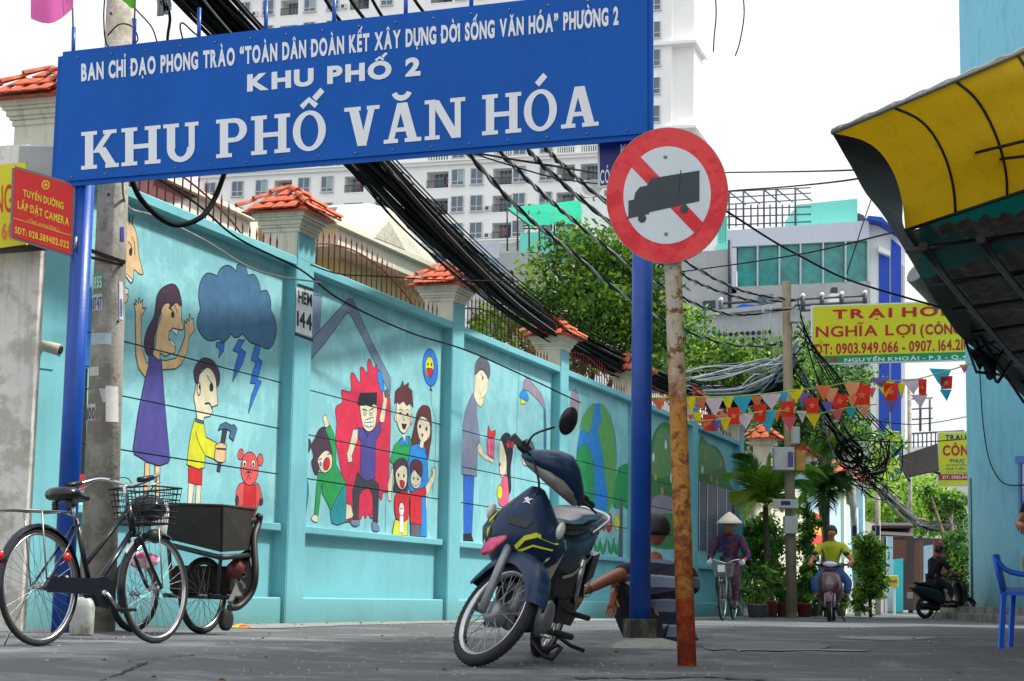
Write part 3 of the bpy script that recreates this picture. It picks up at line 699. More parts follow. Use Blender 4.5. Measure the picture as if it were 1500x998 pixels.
m.fill([(903, 712), (940, 645), (938, 620), (954, 618), (952, 665), (914, 760), (905, 752)], PALE, 1.4, False)
m.fill([(834, 888), (884, 893), (880, 952), (834, 948)], TRK, 1.3, False); m.fill([(830, 738), (870, 722), (905, 710), (910, 742), (886, 762), (886, 896), (832, 886)], RED, 1.5, False)
m.ell(858, 672, 26, 46, PALE, 1.4); m.fill([(833, 650), (832, 600), (850, 577), (882, 585), (892, 620), (884, 662), (862, 640), (845, 618), (838, 640)], BRN, 1.5)
m.ell(848, 668, 3.5, 7, K, 0); m.ell(868, 672, 3.5, 7, K, 0); m.line([(842, 695), (856, 706), (872, 694)], 1.5); m.done()
m = Mural('painted_smiling_balloon', MID, *bay(1)); m.layer = 3
m.line([(935, 240), (940, 320), (958, 390), (956, 560), (940, 748)], 1.3); m.fill([(928, 238), (934, 222), (942, 243)], BRN, 1.2, False)
m.ell(932, 128, 37, 92, BOLT, 2, -3); m.ell(928, 126, 20, 52, YEL, 1.6); m.ell(920, 112, 3.5, 8, K, 0); m.ell(937, 114, 3.5, 8, K, 0); m.fill([(914, 133), (944, 138), (940, 160), (930, 172), (920, 165)], RED, 2); m.done()
# --- bay 2
m = Mural('painted_man_giving_gift', Fc, *bay(2))
m.fill([(28, 652), (82, 658), (70, 942), (30, 942)], JEAN, 1.4, False); m.fill([(28, 940), (66, 936), (78, 975), (28, 972)], K, 1, False)
m.fill([(96, 510), (110, 492), (128, 542), (178, 578), (172, 594), (132, 574), (100, 540)], PALE, 1.3, False)
m.fill([(75, 255), (95, 300), (92, 350), (110, 482), (96, 510), (94, 658), (20, 648), (22, 430), (36, 350), (58, 285)], SLV, 1.5, False); m.line([(58, 380), (72, 470), (96, 512)], 1.3)
m.fill([(88, 150), (120, 138), (150, 178), (148, 240), (140, 256), (130, 268), (126, 305), (112, 322), (95, 305), (78, 262), (84, 200)], PALE, 1.5, False)
m.fill([(84, 160), (88, 110), (105, 82), (132, 84), (156, 115), (158, 165), (148, 185), (136, 150), (115, 135), (96, 155)], TRK, 1.5); m.ell(122, 182, 3, 9, K, 0); m.line([(112, 250), (118, 278), (130, 268)], 1.3); m.line([(112, 160), (128, 178)], 1.8, sm=False)
m.fill([(142, 475), (180, 468), (178, 572), (145, 552)], PNK, 1.3, False); m.line([(152, 478), (156, 558)], 1.5, WH, False); m.fill([(150, 410), (163, 440), (184, 434), (180, 468), (148, 470)], RED, 1.3); m.done()
m = Mural('painted_children_under_lamp', Fc, *bay(2))
m.line([(302, 100), (288, 420), (272, 775)], 1.2, sm=False)
m.fill([(318, 235), (320, 200), (338, 178), (372, 212), (412, 262), (428, 320), (434, 420), (432, 625), (420, 625), (420, 330), (398, 295), (345, 242)], LIL, 1.5, False)
m.fill([(428, 330), (434, 420), (432, 625), (420, 625), (420, 330)], CLD, 1, False); m.ell(320, 292, 15, 16, YEL, 1.3); m.fill([(302, 272), (310, 245), (328, 238), (345, 272), (340, 292)], BLU, 1.4)
for x, y in ((300, 330), (308, 370), (322, 380), (336, 350), (345, 320)): m.line([(318 + (x - 318) * .4, 312), (x, y)], 1.1, WH, False)
m.fill([(210, 480), (230, 448), (255, 455), (268, 500), (268, 550), (258, 620), (260, 725), (242, 735), (240, 610), (225, 540)], K, 1.2); m.fill([(203, 500), (215, 488), (236, 560), (238, 620), (225, 662), (205, 640)], PALE, 1.3)
m.ell(247, 502, 9, 18, RED, 1); m.ell(266, 503, 9, 18, RED, 1); m.fill([(218, 668), (242, 660), (246, 790), (200, 790)], PNK, 1.3); m.ell(205, 735, 13, 34, YEL, 1.4); m.ell(206, 600, 3, 9, K, 0)
m.fill([(318, 530), (355, 515), (372, 550), (366, 600), (320, 600)], PALE, 1.3); m.fill([(314, 545), (316, 495), (340, 478), (368, 498), (374, 540), (356, 525), (340, 545), (328, 530)], TRK, 1.3)
m.ell(330, 560, 3, 7, K, 0); m.ell(354, 562, 3, 7, K, 0); m.done()
# --- bay 3
m = Mural('painted_globe_and_garden', G, *bay(3))
m.ell(83, 126, 26, 84, LIL, 1.2); m.ell(205, 450, 114, 330, BLU, 1.2, 2, 40)
m.fill([(112, 262), (128, 195), (170, 135), (192, 122), (190, 180), (180, 240), (155, 292), (135, 262), (120, 275)], LG, .8); m.fill([(225, 125), (262, 150), (296, 230), (316, 400), (312, 560), (290, 690), (262, 745), (270, 640), (250, 520), (240, 400), (215, 280), (232, 200)], LG, .8)
m.fill([(105, 372), (150, 352), (180, 420), (192, 500), (186, 776), (145, 730), (108, 610), (92, 470)], GRN, .8)
m.fill([(44, 425), (66, 455), (80, 540), (82, 640), (70, 680), (44, 620)], GRN, 1)
m.fill([(298, 690), (310, 590), (326, 490), (360, 465), (385, 480), (396, 700), (375, 712), (350, 690), (328, 710)], GRN, 1); m.fill([(340, 650), (353, 650), (353, 982), (326, 982)], TRK, 1, False)
for dx, dy in ((-26, -80), (-10, -110), (10, -110), (28, -70)): m.line([(346, 660), (346 + dx, 660 + dy)], 1.5, TRK, False)
for x, y, w, h, mt in ((276, 790, 19, 55, RED), (248, 800, 9, 38, CRIM), (320, 788, 15, 46, YEL), (100, 720, 10, 26, RED), (135, 745, 10, 26, YEL), (205, 810, 9, 30, CRIM)): m.ell(x, y, w, h, mt, 1); 
m.ell(276, 795, 6, 14, YEL, .8)
for x in (210, 243, 288, 318): m.line([(x, 850), (x, 960)], 1, GRN, False); m.fill([(x - 22, 880), (x - 4, 920), (x, 968), (x - 14, 950)], GRN, .8, False); m.fill([(x + 20, 870), (x + 5, 915), (x, 968), (x + 14, 940)], GRN, .8, False)
m.done()
# --- bay 4
m = Mural('painted_green_hill', HC, *bay(5))
m.c = (0, 0, 1)
m.fill([(1024, 645), (1038, 650), (1051, 656), (1060, 672), (1066, 700), (1076, 722), (1082, 742), (1024, 760)], FOR, 0); m.fill([(1026, 650), (1048, 660), (1056, 684), (1024, 694)], MOSS, 0)
for x, y in ((1029, 688), (1042, 700), (1056, 679), (1050, 706), (1034, 668)): m.ell(x, y, 1.6, 6, WH if (x % 2) else ORA, 0)
m.done()
m = Mural('painted_green_trees', (0, 0, 1), *bay(4))
m.fill([(952, 760), (950, 680), (956, 640), (968, 620), (980, 622), (988, 650), (1003, 690), (1004, 760), (1004, 800), (952, 800)], FOR, 0); m.fill([(953, 690), (960, 640), (972, 626), (984, 645), (990, 688), (970, 700)], MOSS, 0)
for x, y in ((960, 700), (970, 720), (990, 660), (957, 670), (983, 700), (962, 740), (975, 652)): m.ell(x, y, 1.8, 7, WH if (x % 2) else ORA, 0)
m.fill([(952, 735), (970, 725), (1004, 740), (1004, 752), (952, 750)], LIL, 0); m.done()
# HEM 144 painted on the pillar
pf = on_plane(W0 + WN * (PF + .003), WN)
t_ = MB()
for (a, b, c_, d) in ((436, 415, 459, 423), (432, 487, 459, 497)): t_.add([pf(a, b), pf(c_, d), pf(c_, d + 4), pf(a, b + 4)], [(0, 1, 2, 3)], K)
t_.add([pf(434, 421, -.0005), pf(458.5, 428, -.0005), pf(457, 494, -.0005), pf(433, 486, -.0005)], [(0, 1, 2, 3)], WH)
t_.build('number_plate_paint', K, wall)
text(pf, 'HẺM', 437, 443, 457, 449, 17, 17, K, wall, 0.001, .03, gap=.1); text(pf, '144', 435, 476, 457, 484, 20, 22, K, wall, .001, .035, gap=.1)
# information board in the last bay
M_navy = mat('navy_board', (22, 40, 96), .4, var=.15); M_frame = mat('aluminium_frame', (190, 195, 198), .4, .6)
brd = thing('information_board', 'dark blue notice board with columns of white text on the wall behind the cyclist', 'notice board', wp(1050, 806, .02))
bp = on_plane(W0 + WN * .03, WN)
def quad(pl, pts, off, mt, mb, th=.0):
    mb.prism([pl(*p, off) for p in pts], WN * -th if th else WN * -.003, mt)
xs = [1024.5, 1036.5, 1051, 1064, 1077]
def topy(x): return 706 + (x - 1024) * .265
def boty(x): return 805 + (x - 1024) * .12
mb = MB(); quad(bp, [(xs[0], topy(xs[0])), (xs[4], topy(xs[4])), (xs[4], boty(xs[4])), (xs[0], boty(xs[0]))], 0, M_navy, mb, .03); mb.build('board', M_navy, brd)
for x in xs:
    mb = MB(); quad(bp, [(x - .6, topy(x)), (x + .6, topy(x)), (x + .6, boty(x)), (x - .6, boty(x))], .008, M_frame, mb, .006); mb.build('frame_bar', M_frame, brd)
M_ink = mat('pale_blue_print', (120, 134, 176), .6, var=.1)
mb = MB(); rg = random.Random(5)
for k in range(4):
    a, b = xs[k] + 1.6, xs[k + 1] - 1.6
    for j in range(22):
        f = (j + 1.5) / 25
        if rg.random() < .15: continue
        x2 = a + (b - a) * rg.uniform(.55, 1); y0 = topy(a) + (boty(a) - topy(a)) * f; y2 = topy(x2) + (boty(x2) - topy(x2)) * f
        mb.add([bp(a, y0, .004), bp(x2, y2, .004), bp(x2, y2 + .6, .004), bp(a, y0 + .6, .004)], [(0, 1, 2, 3)], M_ink)
mb.build('printed_lines', M_ink, brd)
# ================================================================== gate sign on blue posts
M_blue = mat('blue_enamel', (0, 92, 186), .5, var=.12, scale=1.1, streak=((40, 112, 180), .3), spec=.25, bump=.03, bscale=8)
M_post = mat('blue_post_paint', (6, 72, 166), .38, var=.2, scale=5, coat=.1, bump=.1, streak=((60, 96, 140), .35))
M_letter = mat('white_vinyl_lettering', (240, 244, 248), .5, var=.04)
M_white = mat('white_paint', (228, 230, 230), .5, var=.08); M_chrome = mat('bright_metal', (205, 208, 210), .22, 1., var=.1)
M_steel = mat('galvanised_steel', (150, 152, 150), .45, .8, var=.25, scale=9); M_black = mat('black_plastic', (22, 23, 25), .42, var=.2)
M_cp = mat('pole_concrete', (184, 180, 168), .9, var=.22, scale=3, bump=.5, bscale=35, two=((144, 140, 128), .7, 3), streak=((96, 92, 82), .6))
PL, PRR = gp(90, 927), gp(937, 948)
GD = (PRR - PL).normalized(); GN = Vector((GD.y, -GD.x, 0)); 
gpl = on_plane(PL + GN * .11, GN)
gate = thing('street_gate_sign', 'big blue banner board with white lettering spanning the lane on two blue posts', 'sign', (PL + PRR) / 2)
c4 = [gpl(90, 82), gpl(948, -14), gpl(948.5, 195), gpl(80, 267)]
mb = MB(); mb.prism(c4, GN * -.06, M_blue); mb.build('board', M_blue, gate)
mb = MB()
for a, b in ((0, 1), (1, 2), (2, 3), (3, 0)):
    A_, B_ = c4[a] + GN * .003, c4[b] + GN * .003; mb.bar(A_ + GN * -.03, B_ + GN * -.03, .018, .075, M_blue)
mb.build('board_rim', M_blue, gate)
rg = random.Random(2); mb = MB()
for k in range(16):
    t = (k + .5) / 16
    for (p, q) in ((c4[0], c4[1]), (c4[3], c4[2])):
        mb.ball(p + (q - p) * t + GN * .004 + Vector((0, 0, -.03 if p is c4[0] else .03)), (.008, .008, .008), M_steel, 6, 4)
mb.build('rivet', M_steel, gate, kind='stuff')
text(gpl, 'BAN CHỈ ĐẠO PHONG TRÀO “TOÀN DÂN ĐOÀN KẾT XÂY DỰNG ĐỜI SỐNG VĂN HÓA” PHƯỜNG 2', 119, 118, 906, 35, 23, 24, M_letter, gate, bold=.045, gap=.12, space=.6)
text(gpl, 'KHU PHỐ 2', 362, 133, 616, 109, 22, 24, M_letter, gate, bold=.05, gap=.14, space=.55)
text(gpl, 'KHU PHỐ VĂN HÓA', 119, 249, 878, 184, 55, 60, M_letter, gate, font='slab', gap=.07, space=.38)
def gaxis(px, py0, py1, off, r, mt, n=14, name='post', parent=None):
    pass
for (base, top, r) in ((PL, gpl(117, 230), .078), (PRR, gpl(944, 40), .072)):
    b = base + Vector((0, 0, -.05)); hgt = CAMP.z + 4.15
    t = Vector((base.x, base.y, 3.9)) if base is PRR else Vector((base.x, base.y, 3.6))
    mb = MB(); mb.tube([b, t], r, 20, M_post); mb.build('post', M_post, gate)
mb = MB(); mb.tube([PL + Vector((.0, 0, 2.9)) + GN * .09, PL + Vector((0, 0, 3.0)) + GN * .09], .012, 8, M_steel)
mb.build('clamp_bolt', M_steel, gate)
M_oldc = mat('old_base_paint', (96, 92, 80), .9, var=.35, scale=14, bump=.5, two=((52, 54, 56), .9, 9))
mb = MB(); mb.box(PRR + Vector((0, 0, .055)), (.19, .19, .27), M_oldc, Matrix.Rotation(.2, 3, 'Z'), .006); mb.build('post_base', M_oldc, gate)
mb = MB(); mb.lathe(PRR + Vector((.02, 0, -.02)), [(.0, .085), (.14, .082), (.25, .055), (.34, .02), (.36, 0)], n=22, mt=M_conc); mb.build('footing', M_conc, gate)
for px, py in ((107, 40), (196, 28), (291, 12), (389, 0), (489, -14), (594, -26), (690, -36), (790, -50), (890, -60)):
    t = (px - 90) / 858.; by = 82 - 96 * t + 12
    mb = MB(); mb.tube([gpl(px, by, -.09), gpl(px + 1, py, -.09)], .016, 8, M_post); mb.build('flag_holder', M_post, gate)
# white old stickers / scuffs are left to the paint; hooks above the board
# pink flag
M_pink = mat('pink_cloth', (236, 120, 190), .8, var=.08, trans=.4)
f = thing('pink_flag', 'small pink flag on a thin rod above the left end of the blue board', 'flag', gpl(107, 40, -.09))
mb = MB(); mb.tube([gpl(107, 42, -.09), gpl(106, 5, -.09), gpl(108, -40, -.09)], .007, 6, M_steel); mb.build('rod', M_steel, f)
rows = []
for i in range(8):
    u = i / 7; rows.append([gpl(107 - 62 * u, -40 + 52 * v + (14 * math.sin(u * 3.2)) * (1 if v > .5 else .4) + (u * 16 if v == 1 else 0), -.09 + .05 * math.sin(u * 7 + v)) for v in (0, .25, .5, .75, 1)])
mb = MB(); mb.sheet(rows, M_pink); mb.build('cloth', M_pink, f)
M_lime = mat('lime_cloth', (120, 214, 60), .8, trans=.4)
f = thing('lime_flag', 'scrap of lime green flag tied to the second rod above the blue board', 'flag', gpl(197, 28, -.09))
mb = MB(); mb.tube([gpl(197, 28, -.09), gpl(199, -30, -.09)], .007, 6, M_steel); mb.build('rod', M_steel, f)
mb = MB(); mb.sheet([[gpl(199 - 20 * u, -22 + v * 34 - 8 * u + 3 * math.sin(u * 5), -.09 + .02 * math.sin(6 * u)) for v in (0, .5, 1)] for u in (0, .25, .5, .75, 1)], M_lime); mb.build('cloth', M_lime, f)
# dark blue sign behind the round sign
M_dkblue = mat('navy_enamel', (20, 34, 118), .4, var=.08)
p2 = on_plane(PRR + GN * -.05, GN)
s2 = thing('small_blue_sign', 'small dark blue sign with white border hanging under the banner, half behind the round sign', 'sign', p2(915, 275))
mb = MB(); mb.prism([p2(875, 207), p2(985, 196), p2(985, 262), p2(876, 276)], GN * -.02, M_white); mb.build('back_plate', M_white, s2)
mb = MB(); mb.prism([p2(878, 210, .004), p2(982, 200, .004), p2(982, 258, .004), p2(879, 272, .004)], GN * -.003, M_dkblue); mb.build('face', M_dkblue, s2)
text(p2, 'KHU PHỐ', 909, 226, 980, 219, 14, 14, M_letter, s2, off=.006, bold=.02); text(p2, 'CÓ', 879, 269, 893, 267.5, 19, 19, M_letter, s2, off=.006, bold=.02)
text(p2, 'CAMERA', 900, 267, 972, 259, 19, 19, M_letter, s2, off=.006, bold=.02)
mb = MB(); mb.tube([p2(925, 193), p2(925, 212)], .01, 6, M_steel); mb.tube([p2(965, 190), p2(965, 206)], .01, 6, M_steel); mb.build('hanger', M_steel, s2)
# ================================================================== red sign and yellow shop sign at the left
M_redsign = mat('red_enamel', (222, 24, 24), .4, var=.07); M_yel = mat('yellow_lettering', (236, 214, 30), .5, var=.03); M_grey = mat('grey_frame', (120, 124, 128), .5, .3)
rs = thing('red_notice_sign', 'red notice with yellow lettering and a round emblem fixed to the left blue post', 'sign', gpl(62, 372))
n_ = Vector((.22, -1, 0)).normalized(); rpl = on_plane(gpl(62, 320, .08), n_)
cc = [(21, 246), (107, 271), (104, 373), (18, 346)]
mb = MB(); mb.prism([rpl(*p) for p in cc], n_ * -.03, M_redsign); mb.build('board', M_redsign, rs)
mb = MB()
for a in range(4): mb.bar(rpl(*cc[a]) - n_ * .015, rpl(*cc[(a + 1) % 4]) - n_ * .015, .012, .036, M_grey)
mb.build('frame', M_grey, rs)
text(rpl, 'TUYẾN ĐƯỜNG', 34, 287, 93, 307, 9.5, 10, M_yel, rs, bold=.03); text(rpl, 'LẮP ĐẶT CAMERA', 26, 305, 101, 331, 10.5, 11, M_yel, rs, bold=.03)
text(rpl, 'CÔNG AN PHƯỜNG 2', 41, 326, 87, 341, 5.5, 5.5, M_yel, rs, bold=0); text(rpl, 'SĐT: 028.389402.022', 22, 341, 101, 364, 9, 9.5, M_yel, rs, bold=.03)
mb = MB()
for (a, b) in (((20, 319), (105, 345)), ): mb.add([rpl(a[0], a[1], .003), rpl(b[0], b[1], .003), rpl(b[0], b[1] + .9, .003), rpl(a[0], a[1] + .9, .003)], [(0, 1, 2, 3)], M_yel)
mb.build('dividing_line', M_yel, rs)
mb = MB(); mb.add([rpl(67 + 6 * math.cos(a * .314), 271 + 7 * math.sin(a * .314), .003) for a in range(20)], [list(range(20))], M_yel)
mb.add([rpl(67 + 4.4 * math.cos(a * .314), 271 + 5 * math.sin(a * .314), .0036) for a in range(20)], [list(range(20))], M_redsign)
mb.add([rpl(67 + (3.8 if a % 2 else 1.6) * math.sin(a * .628), 271 + (4.2 if a % 2 else 1.8) * math.cos(a * .628), .0042) for a in range(10)], [list(range(10))], M_yel); mb.build('round_emblem', M_yel, rs)
M_yboard = mat('yellow_print_board', (228, 222, 30), .5, var=.04); M_oran = mat('orange_lettering', (236, 130, 50), .5, var=.03)
ysp = on_plane(at(15, 300, 13.9), Vector((.1, -1, 0)).normalized()); yn = Vector((.1, -1, 0)).normalized()
ys = thing('yellow_shop_sign', 'lime yellow sign with orange letters cut by the left edge behind the red notice', 'sign', ysp(10, 362))
mb = MB(); mb.prism([ysp(-90, 250), ysp(38, 238), ysp(38, 358), ysp(-90, 376)], yn * -.08, M_yboard); mb.build('board', M_yboard, ys)
text(ysp, 'NG', -8, 312, 18, 310, 40, 40, M_redsign, ys, bold=0); text(ysp, '60', 2, 350, 20, 349, 22, 22, M_oran, ys, bold=.03)
mb = MB(); mb.bar(ysp(-90, 374, -.04), ysp(70, 362, -.04), .03, .05, M_black); mb.build('support_bar', M_black, ys)
# grey cabinet edge above the yellow sign
cb = thing('metal_cabinet', 'grey metal box standing above the yellow sign at the left edge', 'cabinet', at(55, 240, 14.2))
mb = MB(); mb.box(at(62, 246, 14.3), (.32, .3, .3), mat('grey_sheet', (170, 176, 174), .5, .2, var=.1), bev=.01); mb.build('case', None, cb)
mb = MB(); mb.bar(at(38, 238, 14.0), at(38, 262, 14.0), .02, .02, M_steel); mb.build('corner_strip', M_steel, cb)
# end wall at the very left
lw = thing('neighbour_pier', 'dirty white plastered wall end at the left edge beside the teal pillar', 'wall', gp(10, 925))
p = gp(20, 924); mb = MB(); mb.box(p + Vector((-.62, .08, 1.7)), (1.35, .14, 3.5), M_dirtyw, None, .01); mb.build('pier', M_dirtyw, lw)
# CCTV camera on bracket
cc_ = thing('security_camera', 'old white security camera on a teal plate fixed to the end pillar', 'camera', on_plane(W0 + WN * PF, WN)(60, 520))
cpl = on_plane(W0 + WN * (PF + .01), WN)
mb = MB(); mb.prism([cpl(36, 498), cpl(80, 502), cpl(79, 542), cpl(35, 536)], WN * -.03, M_teald); mb.build('mounting_plate', M_teald, cc_)
a_, b_ = cpl(57, 505, .12), cpl(88, 513, .3)
mb = MB(); mb.tube([a_, b_], [.042, .05], 12, mat('yellowed_plastic', (196, 190, 172), .6, var=.2)); mb.build('housing', None, cc_)
mb = MB(); mb.tube([b_ - (b_ - a_) * .02, b_ + (b_ - a_) * .06], [.036, .036], 12, M_black); mb.build('lens', M_black, cc_)
mb = MB(); mb.tube([cpl(62, 512, 0), (a_ + b_) / 2], .014, 8, M_white); mb.build('arm', M_white, cc_)
mb = MB(); mb.tube([cpl(70, 500, .02), cpl(74, 512, .1), cpl(88, 522, .25)], .005, 5, M_wire); mb.build('lead', M_wire, cc_)
# ================================================================== concrete pole with stickers
def cpole(name, label, base, px_top, py_top, Y, r0, r1, group='concrete utility poles', cm=None):
    t = thing(name, label, 'utility pole', base, group)
    top = at(px_top, py_top, base.y + (Y - base.y)); mb = MB(); mb.tube([base - Vector((0, 0, .1)), top], [r0, r1], 20, cm or M_cp); mb.build('shaft', cm or M_cp, t); return t, top
bp0 = gp(141, 925); cp, ctop = cpole('utility_pole', 'stained concrete pole covered in old stickers behind the bicycle', bp0, 179, -70, bp0.y, .148, .108)
axis = (ctop - bp0); 
def on_pole(px, py, r=.0):
    """point on the pole surface at a pixel"""
    zc = at(px, py, bp0.y).z; c = bp0 + axis * ((zc - bp0.z) / axis.z); rad = .148 + (.108 - .148) * (zc / axis.z) + .003 + r
    x = at(px, py, bp0.y - .1).x - c.x; x = max(-rad * .98, min(rad * .98, x)); return Vector((c.x + x, c.y - math.sqrt(max(0, rad * rad - x * x)), zc))
def sticker(x0, y0, x1, y1, rgb, nm, txt=None, tc=None, slant=0):
    mt = mat(nm, rgb, .7, var=.12, scale=20); mb = MB(); n = 6
    mb.sheet([[on_pole(x0 + (x1 - x0) * k / n + slant * v, y0 + (y1 - y0) * v) for k in range(n + 1)] for v in (1, .5, 0)], mt)
    o = mb.build('sticker', mt, cp)
    if txt: 
        text(lambda a, b, off=0: on_pole(a, b, .002 + off * .2), txt, x0 + 1, y1 - 2, x1 - 1, y1 - 2, (y1 - y0) * .7, (y1 - y0) * .7, mat('ink_' + nm, tc, .6, var=.02), cp, off=.001, bold=.02, name='print')
sticker(134, 404, 151, 427, (90, 180, 150), 'green_sticker', '1955', (230, 240, 235)); sticker(133, 434, 151, 458, (200, 205, 200), 'pale_sticker', '0747', (40, 70, 150))
sticker(132, 491, 164, 508, (176, 196, 200), 'torn_paper', None); sticker(130, 540, 146, 553, (205, 205, 196), 'small_paper')
sticker(156, 568, 172, 620, (205, 208, 204), 'torn_poster'); sticker(146, 572, 160, 592, (190, 194, 190), 'torn_scrap', None, None, 6)
sticker(174, 415, 178, 470, (210, 214, 222), 'side_sticker'); sticker(175, 440, 177, 466, (90, 90, 190), 'side_print'); sticker(176, 335, 180, 356, (70, 60, 150), 'violet_dot'); sticker(120, 594, 141, 618, (196, 196, 186), 'white_label', '0100', (60, 60, 60))
M_rstw = mat('rusty_bracket', (70, 50, 42), .8, .3, var=.4, scale=15)
mb = MB(); mb.bar(at(118, 362, bp0.y - .14), at(183, 385, bp0.y - .14), .03, .03, M_rstw); mb.bar(at(120, 374, bp0.y - .14), at(180, 389, bp0.y - .14), .02, .02, M_rstw); mb.bar(at(178, 378, bp0.y + .2), at(182, 384, bp0.y - .15), .02, .02, M_rstw)
mb.build('clamp_bracket', M_rstw, cp)
for (px, py) in ((163, 26), (160, 290), (172, 474), (193, 30)):
    mb = MB(); q = on_pole(px, py); mb.lathe(q, [(.0, -.004), (.012, -.003), (.012, .003)], (0, -1, 0), 8, M_black); mb.build('bolt_hole', M_black, cp)
# ================================================================== no-lorries sign on rusty pole
rb = gp(1007, 976)
pr = thing('no_trucks_sign', 'round red and white no trucks sign on a rusty pole leaning left', 'traffic sign', rb)
M_rpole = mat('peeling_pole', (176, 168, 150), .75, var=.25, scale=9, bump=.6, bscale=40)
def rusty_pole_mat():
    m = bpy.data.materials.new('rust_and_paint'); m.use_nodes = True; nt = m.node_tree; N = nt.nodes; L = nt.links; b = N['Principled BSDF']; b.inputs['Roughness'].default_value = .8
    tc = N.new('ShaderNodeTexCoord'); sx = N.new('ShaderNodeSeparateXYZ'); L.new(tc.outputs['Object'], sx.inputs[0])
    def noise(sc, det=8, dist=0):
        n = N.new('ShaderNodeTexNoise'); n.inputs['Scale'].default_value = sc; n.inputs['Detail'].default_value = det; n.inputs['Distortion'].default_value = dist; n.inputs['Roughness'].default_value = .7
        L.new(tc.outputs['Object'], n.inputs['Vector']); return n.outputs['Fac']
    def ramp(f, els):
        r = N.new('ShaderNodeValToRGB'); e = r.color_ramp.elements; e[0].position, e[0].color = els[0][0], (*lin(els[0][1]), 1); e[1].position, e[1].color = els[-1][0], (*lin(els[-1][1]), 1)
        for p_, c_ in els[1:-1]: q = e.new(p_); q.color = (*lin(c_), 1)
        L.new(f, r.inputs[0]); return r.outputs[0]
    paint = ramp(noise(9), [(.40, (84, 56, 38)), (.46, (150, 120, 70)), (.5, (190, 184, 164)), (.62, (166, 158, 138)), (.66, (96, 66, 44))])
    rust = ramp(noise(14, 8, .4), [(.3, (60, 36, 26)), (.45, (132, 80, 36)), (.56, (196, 138, 62)), (.66, (156, 96, 50)), (.75, (104, 48, 30))])
    redr = ramp(noise(11, 8, .3), [(.3, (84, 34, 24)), (.5, (170, 62, 28)), (.62, (190, 110, 46)), (.75, (206, 156, 70))])
    ad = N.new('ShaderNodeMath'); ad.operation = 'MULTIPLY_ADD'; ad.inputs[1].default_value = 1.6; L.new(noise(3.2), ad.inputs[0]); 
    neg = N.new('ShaderNodeMath'); neg.operation = 'MULTIPLY'; neg.inputs[1].default_value = -.75; L.new(sx.outputs['Z'], neg.inputs[0]); L.new(neg.outputs[0], ad.inputs[2])
    r = N.new('ShaderNodeMapRange'); r.inputs[1].default_value = -.55; r.inputs[2].default_value = -.30; L.new(ad.outputs[0], r.inputs[0])
    m1 = N.new('ShaderNodeMixRGB'); L.new(r.outputs[0], m1.inputs[0]); L.new(paint, m1.inputs[1]); L.new(rust, m1.inputs[2])
    r2 = N.new('ShaderNodeMapRange'); r2.inputs[1].default_value = .30; r2.inputs[2].default_value = .55; L.new(ad.outputs[0], r2.inputs[0])
    m2 = N.new('ShaderNodeMixRGB'); L.new(r2.outputs[0], m2.inputs[0]); L.new(m1.outputs[0], m2.inputs[1]); L.new(redr, m2.inputs[2])
    L.new(m2.outputs[0], b.inputs['Base Color'])
    bp_ = N.new('ShaderNodeBump'); bp_.inputs['Strength'].default_value = .5; bp_.inputs['Distance'].default_value = .01; L.new(noise(30), bp_.inputs['Height']); L.new(bp_.outputs[0], b.inputs['Normal'])
    return m
M_rp = rusty_pole_mat()
rt = at(979, 205, rb.y); mb = MB(); ax = rt - rb
mb.tube([rb - Vector((0, 0, .05)), rb + ax * .3, rb + ax * .7, rt], [.0555, .054, .052, .050], 20, M_rp); mb.build('pole', M_rp, pr)
M_sred = mat('faded_red_film', (226, 24, 44), .45, var=.18, scale=7, bump=.06, bscale=12, two=((240, 62, 66), .7, 5)); M_swh = mat('reflective_white_film', (222, 232, 238), .5, var=.08, scale=5, bump=.05, bscale=10); M_struck = mat('charcoal_film', (58, 70, 76), .55, var=.12, scale=8)
sn = Vector((-.16, -1, .0)).normalized(); cen = at(977, 286, rb.y - .075); spl = on_plane(cen, sn)
def circ(rx, ry, off, n=56, tilt=0):
    return [spl(977.5 + rx * math.cos(2 * math.pi * k / n), 286 + ry * math.sin(2 * math.pi * k / n), off) for k in range(n)]
ax_x = Vector((-sn.y, sn.x, 0)).normalized() * -1
if ax_x.x < 0: ax_x = -ax_x
ax_z = sn.cross(ax_x) * -1
if ax_z.z < 0: ax_z = -ax_z
RAD = (spl(977, 187) - spl(977, 386.5)).length / 2; RADX = (spl(888, 286) - spl(1067, 286)).length / 2
def sp(u, v, off=0): return cen + ax_x * (u * RADX) + ax_z * (v * RAD) + sn * off
def disc(r, off, mt, name, th=.004, n=64, xs_=1, cx=0, cy=0):
    mb = MB(); mb.prism([sp(cx + r * math.cos(2 * math.pi * k / n) * xs_, cy + r * math.sin(2 * math.pi * k / n), off) for k in range(n)], sn * -th, mt); return mb.build(name, mt, pr)
disc(1.0, 0, M_steel, 'back_disc', .012); disc(.992, .003, M_sred, 'red_ring'); disc(.715, .0045, M_swh, 'white_face', .001)
mb = MB(); mb.prism([sp(u, v, .0055) for u, v in ((-.62, .45), (-.47, .60), (.60, -.42), (.47, -.58))], sn * -.001, M_sred); mb.build('slash', M_sred, pr)
mb = MB(); T = [(-.665, -.325), (-.665, -.345), (-.33, -.28), (-.29, -.28), (-.29, -.25), (.53, -.10), (.53, .35), (-.27, .245), (-.33, .14), (-.44, .125), (-.52, .04), (-.54, -.06), (-.63, -.075), (-.63, -.31)]
mb.prism([sp(u, v, .007) for u, v in T], sn * -.001, M_struck)
for (u, v) in ((-.405, -.335), (.285, -.215)): mb.prism([sp(u + .068 * math.cos(a * .35), v + .068 * math.sin(a * .35), .0074) for a in range(18)], sn * -.001, M_struck)
mb.build('truck_symbol', M_struck, pr)
